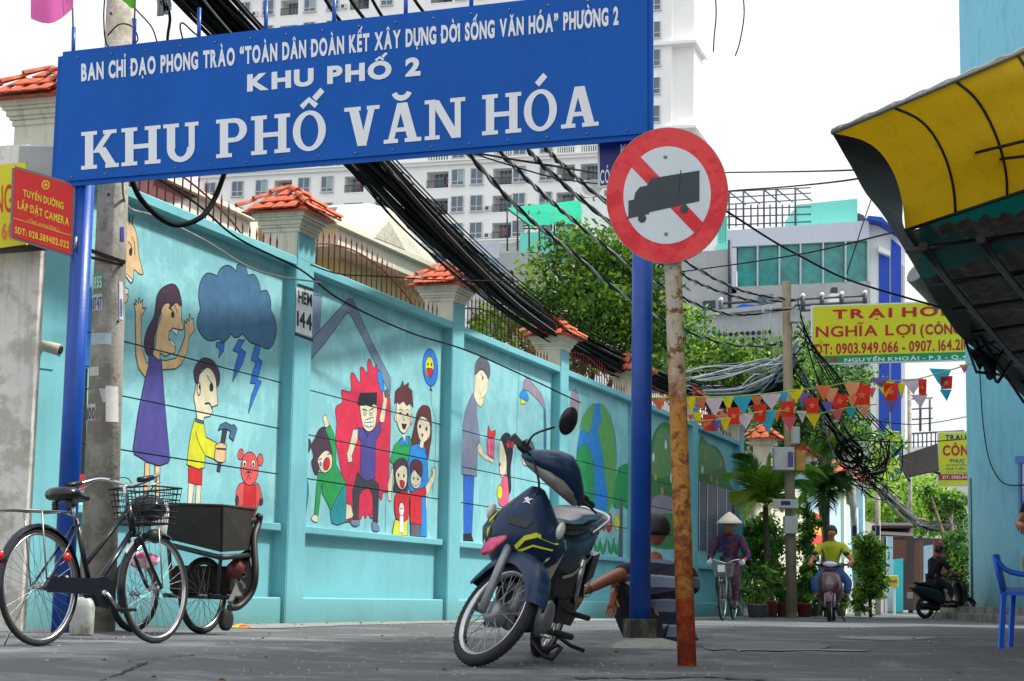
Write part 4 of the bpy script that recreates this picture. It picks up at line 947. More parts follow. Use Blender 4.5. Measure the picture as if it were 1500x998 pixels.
mb = MB(); mb.prism([sp(u, v, .008) for u, v in ((.22, .36), (.235, .36), (.19, -.05), (.175, -.05))], sn * -.0008, M_black); mb.build('scratch', M_black, pr)
for v in (.56, -.57): mb = MB(); mb.ball(sp(-.03 + (.02 if v < 0 else 0), v, .006), (.012, .008, .012), M_steel, 10, 5); mb.build('bolt', M_steel, pr)
for v in (.56, -.57): mb = MB(); mb.bar(sp(-.2, v, -.02), sp(.2, v, -.02), .02, .03, M_steel); mb.build('clamp', M_steel, pr)
# ================================================================== apartment tower
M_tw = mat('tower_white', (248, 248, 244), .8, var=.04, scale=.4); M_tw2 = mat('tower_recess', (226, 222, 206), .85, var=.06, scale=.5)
M_glass = mat('window_glass', (84, 104, 122), .12, var=.35, scale=1.6, spec=.9); M_wfr = mat('window_frame_grey', (200, 204, 206), .6, var=.05); M_rail = mat('dark_rail', (66, 72, 82), .6, var=.2)
M_pap = mat('pale_green_curtain', (150, 176, 178), .4, var=.3, scale=2)
yaw = R(17); TD = Vector((math.cos(yaw), -math.sin(yaw), 0)); TN = Vector((-math.sin(yaw), -math.cos(yaw), 0))
T0 = at(640, 300, 212); tp = on_plane(T0, TN)
def tsz(px, py): p = tp(px, py); return (p - T0).dot(TD), p.z
def tpt(s, z, o=0): q = T0 + TD * s + TN * o; return Vector((q.x, q.y, z))
TROT = Matrix((TD, TN * -1, Vector((0, 0, 1)))).transposed()
def tbox(mb, s0, s1, z0, z1, o0, o1, mt): return mb.box(tpt((s0 + s1) / 2, (z0 + z1) / 2, (o0 + o1) / 2), (s1 - s0, o1 - o0, z1 - z0), mt, TROT)
tower = thing('apartment_tower', 'tall white apartment block with railed balconies far behind the blue banner', 'building', tpt(0, 0, -8))
zr = tsz(671, 260)[1]; dz = zr - tsz(671, 299.5)[1]
L0, L1 = tsz(296, 200)[0], tsz(950, 200)[0]
ROWS = list(range(-3, 8)); ztop = zr + dz * 7.8; zbot = zr - dz * 3.6
balc = [(402, 428), (505, 533), (590, 600), (625, 657), (722, 750), (815, 842), (850, 878), (885, 905)]
wins = [309, 349, 384, 446, 480, 560, 671, 699, 761, 800]
sb = [(tsz(a, 260)[0], tsz(b, 260)[0]) for a, b in balc if a != 590]; sw = [tsz(a, 260)[0] for a in wins]
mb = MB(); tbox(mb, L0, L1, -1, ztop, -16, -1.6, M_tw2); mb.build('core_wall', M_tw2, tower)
for r_ in ROWS + [8]:
    z = zr + dz * (r_ - .5)
    mb = MB(); tbox(mb, L0, L1, z - dz * .25, z + dz * .13, -1.7, 0, M_tw)
    if r_ in (-2, 1, 2, 5, 8): tbox(mb, L0, L1, z - .1, z + .25, -.2, .45, M_tw); tbox(mb, L0, L1, z + .25, z + .42, -.2, .75, M_tw)
    mb.build('floor_band', M_tw, tower)
mb = MB(); tbox(mb, L0, L1, -1, zbot, -1.7, 0, M_tw); mb.build('lower_wall', M_tw, tower)
def shared(mbf): m_ = mbf.mesh('shared'); return m_
def winmesh():
    m_ = MB()
    m_.box((0, -.05, 0), (1.5, .12, 1.9), M_glass)
    for x in (-.75, 0, .75): m_.box((x, -.12, 0), (.09, .1, 1.95), M_wfr)
    for z in (-.95, -.35, .95): m_.box((0, -.125, z), (1.6, .1, .09), M_wfr)
    m_.box((0, -.18, -1.02), (1.8, .3, .1), M_wfr); return m_.mesh('window')
def winmesh2():
    m_ = MB(); m_.box((0, -.05, 0), (1.5, .12, 1.9), M_glass); m_.box((.38, -.1, .2), (.7, .06, 1.3), M_pap)
    for x in (-.75, 0, .75): m_.box((x, -.13, 0), (.09, .1, 1.95), M_wfr)
    for z in (-.95, -.5, .95): m_.box((0, -.135, z), (1.6, .1, .09), M_wfr)
    m_.box((0, -.18, -1.02), (1.8, .3, .1), M_wfr); return m_.mesh('window_curtained')
WM = [winmesh(), winmesh2()]
def balmesh(light):
    m_ = MB(); mt = M_tw if light else M_rail
    m_.box((0, 0, -1.25), (2.7, 1.2, .14), M_tw); m_.box((0, -.55, -.28), (2.7, .09, .09), mt)
    for k in range(15 if not light else 9): m_.box((-1.3 + 2.6 * k / (14 if not light else 8), -.55, -.75), (.05 if not light else .13, .05, .92), mt)
    m_.box((0, .95, -.1), (1.7, .1, 2.2), M_glass)
    for x in (-.85, -.28, .28, .85): m_.box((x, .9, -.1), (.07, .1, 2.2), M_wfr)
    return m_.mesh('balcony')
BM = [balmesh(0), balmesh(1)]
rg = random.Random(11)
M_ac = mat('aircon_white', (214, 216, 214), .6, var=.1)
laun = [mat('washing_' + n, c, .8) for n, c in (('navy', (40, 46, 80)), ('rose', (190, 110, 120)), ('khaki', (120, 120, 84)))]
for r_ in ROWS:
    z = zr + dz * r_; z0, z1 = z - dz * .5 + dz * .13 - .01, z + dz * .5 - dz * .25 + .01
    ed = [L0] + [v for a, b in sb for v in (a, b)] + [L1]
    for k in range(0, len(ed), 2):
        if ed[k + 1] > ed[k]: mb = MB(); tbox(mb, ed[k], ed[k + 1], z0, z1, -1.7, -.003, M_tw); mb.build('wall_pier', M_tw, tower)
    for s in sw:
        place(WM[rg.random() < .35], 'window', tower, tpt(s, z, 0), TD, -TN, Vector((0, 0, 1)))
    for s in sw:
        if rg.random() < .3: mb = MB(); tbox(mb, s + 1.1, s + 1.9, z - 1.0, z - .4, 0, .35, M_ac); tbox(mb, s + 1.2, s + 1.6, z - .9, z - .5, .35, .36, M_rail); mb.build('air_conditioner', None, tower)
    for j, (a, b) in enumerate(sb):
        light = r_ in (1, 4)
        place(BM[light], 'balcony', tower, tpt((a + b) / 2, z, -.55), TD * ((b - a) / 2.72), -TN, Vector((0, 0, 1)))
        if rg.random() < .5 and not light:
            mb = MB(); s = (a + b) / 2 + rg.uniform(-.5, .5)
            for q in range(4): tbox(mb, s + q * .32, s + q * .32 + .26, z - .5, z + .35, -.95, -.9, laun[rg.randrange(3)])
            mb.build('washing', None, tower)
# right wing
wl, wr = tsz(949, 100)[0], tsz(992, 100)[0]
mb = MB(); q0 = tsz(949, 100)[0]; tbox(mb, q0, wr, -1, ztop + 2, -3, 3.2, M_tw); 
we = tsz(1022, 100)[0]; tbox(mb, wr, we, -1, ztop + 2, -3, 2.2, M_tw); mb.build('wing_wall', M_tw, tower)
for k in range(-3, 8):
    z = tsz(977, 96)[1] + (k - 4) * (tsz(977, 96)[1] - tsz(977, 136.5)[1])
    place(WM[0], 'window', tower, tpt(tsz(974, 100)[0] - .6, z, 3.2), TD, -TN, Vector((0, 0, 1)))
    if k in (1, 4, 7): mb = MB(); tbox(mb, q0, we + .6, z + 1.35, z + 1.7, -3.3, 3.7, M_tw); mb.build('wing_cornice', M_tw, tower)
# ================================================================== villas behind the wall
M_villa = mat('villa_cream', (226, 220, 200), .8, var=.08, streak=((130, 126, 110), .3)); M_olive = mat('ochre_wall', (196, 182, 128), .8, var=.08); M_droof = mat('dark_red_roof', (108, 58, 60), .7, var=.25, scale=7)
vW = W0 - WN * 5.5; vp = on_plane(vW, WN)
v1 = thing('cream_villa', 'cream villa with deep moulded eaves and a small triangular pediment behind the second railing', 'building', vW + WD * 5)
def vprism(pts, off, d, mt, nm, par): mb = MB(); mb.prism([vp(*p, off) for p in pts], WN * -d, mt); return mb.build(nm, mt, par)
vprism([(500, 355), (655, 420), (655, 700), (500, 700)], -.5, 4, M_olive, 'wall', v1)
vprism([(495, 326), (660, 402), (660, 428), (495, 360)], 0, 1.6, M_villa, 'eaves_band', v1); vprism([(490, 319), (664, 398), (664, 405), (490, 327)], .15, 1.9, M_villa, 'cornice', v1)
vprism([(493, 322), (541, 298), (572, 306), (645, 392), (640, 392)], -.3, 2.5, M_villa, 'gable_parapet', v1)
vprism([(540, 350), (572, 313), (627, 384)], .1, .5, M_villa, 'pediment', v1); vprism([(549, 348), (570, 324), (594, 366)], .16, .05, mat('floral_relief', (196, 192, 176), .8, var=.35, scale=9, bump=1, bscale=14), 'relief_panel', v1)
mb = MB()
for k in range(6):
    a, b = (472 + k * 1.2, 306 + k * 3.2), (541 - k * 6.5, 297.5 + k * 4.6)
    mb.prism([vp(*a, -.9 + k * .1), vp(*b, -.9 + k * .1), vp(b[0], b[1] + 4, -.8 + k * .1), vp(a[0], a[1] + 4, -.8 + k * .1)], WN * -.3, M_droof)
mb.build('roof', M_droof, v1)
v2 = thing('olive_villa', 'pale villa with dark red tiled roof behind the first railing left of the big cap', 'building', vW + WD * -1)
vprism([(130, 262), (375, 372), (375, 700), (130, 700)], -.6, 4, M_olive, 'wall', v2); vprism([(180, 252), (250, 263), (378, 322), (378, 352), (180, 290)], -.1, 1.2, M_villa, 'eaves_band', v2); vprism([(235, 258), (255, 260), (378, 318), (378, 325)], .05, 1.4, M_villa, 'cornice', v2)
vprism([(186, 262), (200, 256), (262, 262), (300, 288), (188, 300)], -.05, .5, M_droof, 'roof', v2)
# ================================================================== buildings beyond the trees
def yprism(pts, Y, d, mt, nm, par, sl=0.0):
    mb = MB(); mb.prism([at(p[0], p[1], Y + sl * (p[0] - pts[0][0])) for p in pts], Vector((0, d, 0)), mt); return mb.build(nm, mt, par)
M_net = mat('green_shade_net', (30, 190, 150), .8, var=.12, scale=2, trans=.3); M_aqua = mat('aqua_paint', (124, 224, 206), .7, var=.05); M_gconc = mat('grey_render', (176, 178, 178), .85, var=.14, scale=1.5, streak=((120, 120, 116), .5)); M_lav = mat('pale_grey_render', (206, 210, 220), .8, var=.08, streak=((150, 150, 150), .3))
h1 = thing('rooftop_house', 'white and aqua houses with a green shade net on the roof under the apartment tower', 'building', at(800, 880, 92))
yprism([(850, 291), (895, 287), (895, 420), (850, 420)], 95, 6, M_tw, 'wall', h1); yprism([(731, 372), (800, 368), (800, 470), (731, 470)], 90, 5, M_gconc, 'wall', h1); yprism([(686, 357), (731, 355), (731, 470), (686, 470)], 92, 5, M_lav, 'wall', h1)
yprism([(690, 378), (731, 378), (731, 400), (690, 400)], 91.8, .1, mat('pale_blue_panel', (150, 176, 190), .6), 'panel', h1)  # pale blue panel on the white block
yprism([(762, 342), (852, 335), (852, 370), (762, 372)], 94, 3, M_aqua, 'parapet', h1); yprism([(730, 362), (762, 352), (762, 369), (731, 371)], 93, .2, M_gconc, 'low_wall', h1)
mb = MB(); mb.sheet([[at(742 + 18 * k, 305 - 2 * k, 92) for k in range(7)], [at(757 + 16 * k, 318 - 1.2 * k - (4 if k == 3 else 0), 90.8) for k in range(7)], [at(773 + 13 * k, 331 - .5 * k, 90) for k in range(7)]], M_net); mb.build('shade_net', M_net, h1)
mb = MB()
for x in (743, 758, 775, 790, 812, 848): mb.tube([at(x, 305 + (x - 743) * .1, 91), at(x, 368, 91)], .05, 5, M_rail)
mb.tube([at(742, 305, 91), at(775, 330, 90)], .05, 5, M_rail)
for k in range(4): mb.bar(at(766, 323 + 4 * k, 91), at(800, 322 + 4.3 * k, 91), .12, .05, M_rail)
mb.build('net_frame', M_rail, h1)
# satellite dish
dsh = thing('satellite_dish', 'small grey satellite dish on the white wall below the tower balconies', 'dish', at(869, 290, 94)); mb = MB(); mb.lathe(at(868, 279, 94), [(0, 0), (.3, .04), (.55, .14), (.62, .2)], (-.3, -.8, .4), 16, M_gconc); mb.build('bowl', M_gconc, dsh); mb = MB(); mb.tube([at(868, 281, 94.1), at(870, 295, 94.3)], .05, 6, M_steel); mb.build('mast', M_steel, dsh)
# office block with teal windows
M_teal_gl = mat('teal_glazing', (36, 150, 144), .15, var=.5, scale=2.2, spec=.8)
ofc = thing('grey_office_block', 'pale grey building with a band of teal glass panes and a rooftop frame', 'building', at(1170, 880, 85))
yprism([(1062, 338), (1273, 323), (1273, 352), (1062, 362)], 85, 7, M_lav, 'parapet', ofc); yprism([(1062, 363), (1079, 363), (1079, 430), (1062, 430)], 85, 7, M_lav, 'pier', ofc)
yprism([(1062, 421), (1275, 412), (1275, 900), (1062, 900)], 85, 7, M_gconc, 'wall', ofc)
pan = [1080, 1110, 1142, 1173, 1206, 1239, 1272]
for k in range(6):
    a, b = pan[k], pan[k + 1]; f = lambda x: 361 - (x - 1080) * .058; g = lambda x: 421 - (x - 1080) * .042
    yprism([(a + .8, f(a)), (b - .8, f(b)), (b - .8, g(b)), (a + .8, g(a))], 85.3, .2, M_teal_gl, 'glass_pane', ofc)
    yprism([(b - .9, f(b)), (b + .9, f(b)), (b + .9, g(b)), (b - .9, g(b))], 84.95, .3, M_wfr, 'mullion', ofc)
# building reflection seen in the glazing is left to the glass
yprism([(960, 372), (1069, 366), (1069, 458), (960, 466)], 82, 6, M_gconc, 'side_wall', ofc); mb = MB(); mb.tube([at(1069, 352, 81.8), at(1069, 456, 81.8)], .09, 8, M_rail); mb.build('drain_pipe', M_rail, ofc)
yprism([(960, 466), (1162, 447), (1162, 560), (960, 560)], 70, 4, M_gconc, 'lower_wall', ofc)
yprism([(956, 463), (1164, 443), (1164, 449), (956, 470)], 69.8, 4.3, M_gconc, 'wall_cap', ofc)
M_hole = mat('vent_dark', (38, 40, 42), .9)
for r_ in range(2):
    for k in range(11): mb = MB(); mb.lathe(at(1046 + 8.2 * k, 491 + 9 * r_ - k * .45, 69.95), [(0, .02), (.075, .02), (.085, 0)], (0, -1, 0), 10, M_hole); mb.build('vent_hole', M_hole, ofc)
for x in (1056, 1176, 1204, 1233, 1267): mb = MB(); mb.tube([at(x, 466 - (x - 1056) * .1, 78), at(x, 441 - (x - 1056) * .05, 78)], .1, 6, M_rail); mb.ball(at(x, 439 - (x - 1056) * .05, 78), .10, M_white); mb.build('rail_post', None, ofc)
mb = MB()
for dy in (0, 9, 17): mb.tube([at(1054, 445 + dy, 78), at(1270, 433 + dy, 78)], .06, 5, M_rail)
mb.build('roof_railing', M_rail, ofc)
yprism([(1217, 430), (1229, 430), (1229, 462), (1217, 462)], 80, .8, M_tw, 'lantern_pillar', ofc); yprism([(1219, 421), (1227, 421), (1227, 430), (1219, 430)], 80, .5, M_rail, 'lantern', ofc)
yprism([(1030, 441), (1048, 440), (1048, 456), (1030, 458)], 81.9, .1, mat('dark_shutter', (44, 66, 76), .6), 'window', ofc); yprism([(1111, 433), (1133, 431), (1133, 444), (1111, 446)], 84.8, .1, M_glass, 'window', ofc)
yprism([(1080, 449), (1088, 445), (1106, 447), (1109, 452), (1082, 454)], 79, 1, mat('blue_tarp', (30, 110, 220), .6, var=.2), 'blue_tarp', ofc)
yprism([(1168, 300), (1256, 291), (1256, 325), (1168, 331)], 86, 4, M_aqua, 'aqua_penthouse', ofc); yprism([(1257, 312), (1266, 316), (1266, 326), (1257, 326)], 86, 2, M_rail, 'roof_tank_stand', ofc)
mb = MB()
for x, y0 in ((1068, 281), (1089, 280), (1119, 278), (1137, 277), (1165, 275)): mb.tube([at(x, y0, 86), at(x, 336, 86)], .05, 5, M_rail)
for x in (1068, 1089, 1119, 1137, 1165): mb.tube([at(x, 281 - (x - 1068) * .06, 86), at(x + 24, 300 - (x - 1068) * .06, 95)], .04, 5, M_rail)
for (a, b, y) in ((281, 275, 86), (300, 292, 95), (290, 283, 90), (307, 303, 86), (330, 325, 86), (318, 314, 86)): mb.tube([at(1060, a, y), at(1188, b, y)], .035, 5, M_rail)
for x in (1078, 1100, 1110, 1128, 1146, 1156, 1176): mb.tube([at(x, 300, 95), at(x, 332, 95)], .045, 5, M_rail)
mb.build('rooftop_frame', M_rail, ofc)
yprism([(1000, 345), (1062, 338), (1062, 368), (1000, 374)], 96, 3, M_tw, 'back_house_wall', ofc)
mb = MB()
for k in range(6): mb.bar(at(1052 + 2.4 * k, 318, 84), at(1052 + 2.4 * k, 362, 84), .12, .1, M_aqua)
mb.bar(at(1050, 362, 84), at(1068, 361, 84), .3, .3, M_aqua); mb.build('aqua_balcony_screen', M_aqua, ofc)
# white and blue narrow building
M_bst = mat('cobalt_paint', (26, 74, 190), .6, var=.06); bb = thing('blue_striped_building', 'narrow white building with tall cobalt blue stripes right of the teal glazing', 'building', at(1300, 885, 86))
yprism([(1270, 322), (1326, 334), (1326, 885), (1270, 885)], 85.6, 6, M_tw, 'wall', bb); yprism([(1272, 321), (1292, 325), (1326, 345), (1326, 338), (1300, 326), (1292, 318), (1272, 316)], 84.6, 5, M_bst, 'roof_edge', bb)
yprism([(1288, 369), (1303, 377), (1303, 885), (1288, 885)], 85.5, .1, M_bst, 'blue_stripe', bb); yprism([(1306, 350), (1320, 362), (1320, 885), (1306, 885)], 85.45, .1, M_bst, 'blue_stripe', bb)
yprism([(1287, 360), (1304, 368), (1304, 375), (1287, 368)], 85.1, .4, M_tw, 'window_hood', bb); yprism([(1322, 388), (1325, 390), (1325, 450), (1322, 450)], 85.4, .1, M_wfr, 'side_strip', bb)
# far pale house and roof railings by the lane end
fh = thing('distant_house', 'pale distant house with a rooftop railing above the corrugated canopy', 'building', at(1370, 885, 90))
yprism([(1328, 655), (1432, 650), (1432, 885), (1328, 885)], 92, 5, mat('pale_grey_wall', (190, 196, 198), .8, var=.1), 'wall', fh)
mb = MB()
for k in range(13): mb.tube([at(1332 + 6.4 * k, 656 - k * .3, 90), at(1332 + 6.4 * k, 635 - k * .3, 90)], .035, 4, M_rail)
mb.tube([at(1330, 636, 90), at(1412, 631, 90)], .05, 5, M_rail); mb.tube([at(1348, 632, 90), at(1348, 560, 90)], .07, 5, M_rail); mb.tube([at(1362, 632, 90), at(1362, 585, 90)], .06, 5, M_rail)
for y in (585, 600, 615): mb.tube([at(1330, y, 90), at(1366, y - 2, 90)], .04, 5, M_rail)
mb.build('roof_railing', M_rail, fh)
# ================================================================== foliage
def leafmat(n, c, tr=.45): return mat('leaf_' + n, c, .45, var=.25, scale=3, trans=tr, spec=.4)
LFD, LFM, LFL, LFY = leafmat('dark', (48, 88, 36)), leafmat('mid', (84, 138, 50)), leafmat('light', (144, 190, 64)), leafmat('yellowish', (190, 214, 84))
def leaves(mb, blobs, n, size, rg, mts, up=.5, shell=.55, asp=.45):
    tot = sum(b[1][0] * b[1][1] * b[1][2] for b in blobs) ** 1
    for (c, r) in blobs:
        k = int(n * (r[0] * r[1] * r[2]) / tot) if tot else 0
        # clump centres inside the blob
        clumps = []
        for _ in range(max(3, k // 16)):
            d = Vector((rg.gauss(0, 1), rg.gauss(0, 1), rg.gauss(0, 1))).normalized() * (rg.random() ** (1 / 3) * (1 - shell) + shell * rg.uniform(.6, 1.05))
            clumps.append((Vector((d.x * r[0], d.y * r[1], d.z * r[2])) + c, mts[min(len(mts) - 1, int(rg.random() * len(mts)))], rg.uniform(.7, 1.25)))
        cs = min(r) * .28
        for i in range(k):
            cc, mt, q = clumps[i % len(clumps)]
            p = cc + Vector((rg.gauss(0, cs), rg.gauss(0, cs), rg.gauss(0, cs * .7)))
            nrm = Vector((rg.gauss(0, .7), rg.gauss(0, .7), rg.gauss(up, .6))).normalized(); ax = nrm.orthogonal().normalized(); ax = Matrix.Rotation(rg.uniform(0, 6.28), 3, nrm) @ ax
            ax = (ax + Vector((0, 0, -.35))).normalized(); ay = nrm.cross(ax).normalized(); L = size * q * rg.uniform(.7, 1.3)
            mb.add([p, p + ax * L * .45 + ay * L * asp * .5, p + ax * L, p + ax * L * .45 - ay * L * asp * .5], [(0, 1, 2, 3)], mt)
M_bark = mat('bark', (104, 92, 76), .9, var=.3, scale=7, bump=.6)
def tree(name, label, base, limbs, blobs, n, size, mts, seed, r0=.16, group=None, cat='tree', asp=.45):
    t = thing(name, label, cat, base, group); rg = random.Random(seed); mb = MB()
    cs = sum((b[0] for b in blobs), Vector()) / len(blobs); fork = base.lerp(cs, .55)
    mb.tube(cat_rom([base, base.lerp(fork, .5) + Vector((rg.uniform(-.15, .15), 0, 0)), fork], 5), [r0 * (1 - .4 * k / 10) for k in range(11)], 10, M_bark); mb.build('trunk', M_bark, t)
    for b in blobs[:limbs]:
        mb = MB(); mid = fork.lerp(b[0], .5) + Vector((rg.uniform(-.2, .2), rg.uniform(-.2, .2), .1))
        mb.tube(cat_rom([fork - Vector((0, 0, .1)), mid, b[0] + Vector((0, 0, b[1][2] * .3))], 4), [r0 * .5 * (1 - .75 * k / 8) for k in range(9)], 6, M_bark); mb.build('limb', M_bark, t)
    mb = MB(); leaves(mb, blobs, n, size, rg, mts, asp=asp); mb.build('crown', None, t); return t
def bl(px, py, Y, rx, rz, ry=None): return (at(px, py, Y), (rx, ry or rx, rz))
tb = at(850, 880, 40); tb.z = 0
tree('leafy_tree', 'large leafy green tree behind the wall between the tower and the thick blue post', tb, 7,
     [bl(800, 420, 40, .75, .7), bl(845, 375, 40, .85, .75), bl(905, 380, 40.5, .9, .75), bl(950, 420, 40, .7, .8), bl(870, 450, 39.5, 1.1, .8), bl(785, 480, 40, .85, .6), bl(730, 470, 39, .65, .45), bl(930, 490, 40, 1.0, .8), bl(840, 510, 39.8, 1.0, .6), bl(716, 510, 38, .6, .5), bl(890, 420, 41, 1, .9), bl(958, 465, 40, .5, 1.0)],
     18000, .15, [LFD, LFD, LFM, LFM, LFM, LFL, LFL, LFY], 4)
tb = at(1060, 880, 47); tb.z = 0
tree('round_tree', 'bright green bushy tree in front of the grey perforated wall', tb, 5,
     [bl(1000, 495, 46, .8, .7), bl(1045, 530, 46, 1.0, .65), bl(1100, 530, 46, 1.1, .6), bl(1150, 525, 46.5, .8, .6), bl(985, 540, 45, .7, .6), bl(1010, 470, 46, .5, .4), bl(1070, 560, 46, 1.0, .5), bl(1130, 560, 47, 1.0, .5)],
     12000, .14, [LFD, LFD, LFM, LFM, LFL, LFL, LFY], 5)
tb = at(1215, 880, 50); tb.z = 0
tree('shady_tree', 'dark green tree behind the bunting below the large yellow sign', tb, 4,
     [bl(1190, 500, 50, .7, .6), bl(1235, 550, 50, .9, .6), bl(1200, 565, 50, 1.0, .7), bl(1160, 600, 51, 1.0, .8), bl(1245, 580, 50, .6, .5), bl(1215, 620, 51, 1.1, .8), bl(1120, 640, 51, .9, .8), bl(1165, 660, 51, .9, .7), bl(1250, 640, 51, .7, .6), bl(1140, 600, 51, .9, .6)],
     12000, .14, [LFD, LFD, LFM, LFM, LFL], 6)
tb = at(1330, 885, 82); tb.z = 0
tree('yellow_green_tree', 'sunlit yellow green tree at the far end of the lane behind the tangled cables', tb, 4,
     [bl(1280, 725, 80, 1.1, 1.0), bl(1320, 745, 82, 1.4, .9), bl(1352, 750, 82, 1.3, .8), bl(1300, 690, 82, .9, .9), bl(1370, 735, 84, 1.0, .8), bl(1280, 760, 80, 1.0, .6), bl(1345, 715, 83, 1.2, .8), bl(1385, 760, 84, 1.0, .8), bl(1335, 775, 82, 1.2, .5), bl(1300, 650, 82, .8, .6)],
     7500, .26, [LFM, LFL, LFL, LFY, LFY], 8)
tb = at(1400, 885, 46); tb.z = 0
tree('overhanging_tree', 'dark leafy tree under the small yellow sign beside the blue building', tb, 3,
     [bl(1362, 726, 50.5, .3, .35), bl(1376, 738, 50.5, .4, .35), bl(1398, 734, 50, .45, .3), bl(1395, 762, 50, .4, .5), bl(1408, 800, 46, .3, .6)],
     3000, .13, [LFD, LFM, LFM, LFL], 9)
cb_ = at(1275, 885, 44); cb_.z = 0
t = thing('creeper_bush', 'dense bright green climbing bush against the fence right of the scooter rider', 'bush', cb_); rg = random.Random(21); mb = MB()
leaves(mb, [bl(1275, 805, 44, .33, .35), bl(1272, 830, 44, .36, .35), bl(1278, 855, 44, .33, .35), bl(1264, 880, 44, .3, .28), bl(1268, 795, 44, .25, .25)], 4200, .1, rg, [LFM, LFL, LFL, LFD], asp=.6); mb.build('foliage', None, t)
mb = MB(); mb.tube([cb_, at(1273, 800, 44)], .04, 6, M_bark); mb.build('stem', M_bark, t)
def frond(mb, base, tip, droop, mt, n=24, lf=.5, rg=None):
    d = tip - base; pts = []
    for i in range(n + 1):
        u = i / n; pts.append(base + d * u + Vector((0, 0, droop * 4 * u * (1 - u))))
    mb.tube(pts, [.018 * (1 - .8 * i / n) + .003 for i in range(n + 1)], 4, mt); 
    for i in range(2, n + 1):
        u = i / n; t_ = (pts[i] - pts[i - 1]).normalized(); sd_ = t_.cross(Vector((0, 0, 1))); sd_ = sd_.normalized() if sd_.length > .01 else Vector((1, 0, 0))
        L = lf * 1.1 * math.sin(math.pi * min(1, .25 + u * .72)) * rg.uniform(.85, 1.1)
        for q in (-1, 1):
            for h in (0, .33, .66):
                b = pts[i].lerp(pts[i - 1], h); e = b + (sd_ * q * .8 + t_ * .7 + Vector((0, 0, -.35 + rg.uniform(-.1, .1)))).normalized() * L; w = t_ * .011
                mb.add([b - w, b + w, b.lerp(e, .6) + w * .8 + Vector((0, 0, .02)), e, b.lerp(e, .6) - w * .8], [(0, 1, 2, 3, 4)], mt)
def palm(name, label, base, crown, tips, seed, mts, lf=.5):
    t = thing(name, label, 'palm tree', base); rg = random.Random(seed); mb = MB(); mb.tube(cat_rom([base, base.lerp(crown, .5) + Vector((.05, 0, 0)), crown], 5), [.09] * 6 + [.06] * 5, 8, M_bark); mb.build('trunk', M_bark, t)
    for i, (tp_, dr) in enumerate(tips):
        mb = MB(); frond(mb, crown, tp_, dr, mts[i % len(mts)], rg=rg, lf=lf); mb.build('frond', None, t)
    return t
yb = 39.2; c_ = at(1121, 740, yb); b_ = at(1121, 907, yb); b_.z = 0
palm('palm_tree', 'bright green palm with long arching fronds beside the concrete pole behind the cyclist', b_, c_, [(at(1064, 704, yb - .5), .4), (at(1084, 664, yb - .3), .3), (at(1127, 665, yb), .15), (at(1172, 668, yb - .6), .4), (at(1212, 700, yb - .5), .55), (at(1200, 736, yb - .8), .5), (at(1078, 740, yb - .4), .3), (at(1100, 690, yb + .6), .3), (at(1150, 690, yb - 1.2), .4), (at(1145, 750, yb - .9), .25), (at(1092, 760, yb - .8), .3), (at(1170, 760, yb - .5), .35)], 31, [LFL, LFM, LFY, LFL], .55)
yb = 42.5; c_ = at(1205, 722, yb); b_ = at(1212, 900, yb); b_.z = 0
palm('palm_tree', 'darker palm drooping over the pale blue wall above the scooter rider', b_, c_, [(at(1246, 745, yb - .5), .45), (at(1238, 705, yb), .3), (at(1225, 680, yb), .2), (at(1190, 690, yb - .4), .3), (at(1245, 722, yb - .7), .4), (at(1225, 755, yb - .3), .4), (at(1180, 720, yb - .6), .3), (at(1208, 760, yb - .9), .3), (at(1170, 745, yb), .3)], 32, [LFM, LFD, LFL], .5)
yb = 44; c_ = at(1215, 655, yb); b_ = at(1200, 900, yb + 1); b_.z = 0
palm('palm_tree', 'feathery small palm crown above the grey meter boxes under the bunting', b_, c_, [(at(1190, 650, yb), .2), (at(1240, 650, yb), .2), (at(1205, 635, yb), .1), (at(1235, 668, yb - .5), .25), (at(1192, 668, yb - .5), .25), (at(1222, 632, yb), .1), (at(1215, 680, yb - .6), .2)], 33, [LFM, LFL], .35)
# ================================================================== sky blue building on the right
M_skyb = mat('sky_blue_wall', (120, 206, 234), .65, var=.12, scale=1.2, bump=.2, two=((104, 190, 218), .5, 1.2), dirt=((70, 96, 92), 1.3), streak=((90, 150, 164), .15))
G1, G2 = gp(1421, 906.5), gp(1500, 912); BD = (G1 - G2).normalized(); BN = Vector((-BD.y, BD.x, 0))
if BN.x > 0: BN = -BN
bpl = on_plane(G1, BN)
bl_ = thing('sky_blue_building', 'tall sky blue rendered building rising on the right behind the awning', 'building', G1)
e = G2 - BD * 4
mb = MB(); mb.prism([G1, e, e - BN * 8, G1 - BN * 8 + BD * 0], Vector((0, 0, 24)), M_skyb); mb.build('wall', M_skyb, bl_)
mb = MB(); P = [G1 + BN * .9 + BD * .6, e + BN * .9, e + BN * .003, G1 + BN * .003 + BD * .6]; mb.prism([p + Vector((0, 0, -.05)) for p in P], Vector((0, 0, .2)), M_conc); mb.prism([p + Vector((0, 0, .15)) - BN * (.25 if i < 2 else 0) for i, p in enumerate(P)], Vector((0, 0, .14)), M_conc); mb.build('front_step', M_conc, bl_)
M_bwin = mat('bright_blue_frame', (30, 120, 210), .5)
mb = MB(); mb.prism([bpl(1487, 668, .04), bpl(1540, 668, .04), bpl(1540, 678, .04), bpl(1487, 678, .04)], BN * -.05, M_bwin); mb.prism([bpl(1491, 680, .03), bpl(1495, 680, .03), bpl(1495, 780, .03), bpl(1491, 780, .03)], BN * -.04, M_bwin); mb.build('window_frame', M_bwin, bl_)
mb = MB(); mb.prism([bpl(1495, 680, .012), bpl(1540, 680, .012), bpl(1540, 780, .012), bpl(1495, 780, .012)], BN * -.02, M_glass); mb.build('window', M_glass, bl_)
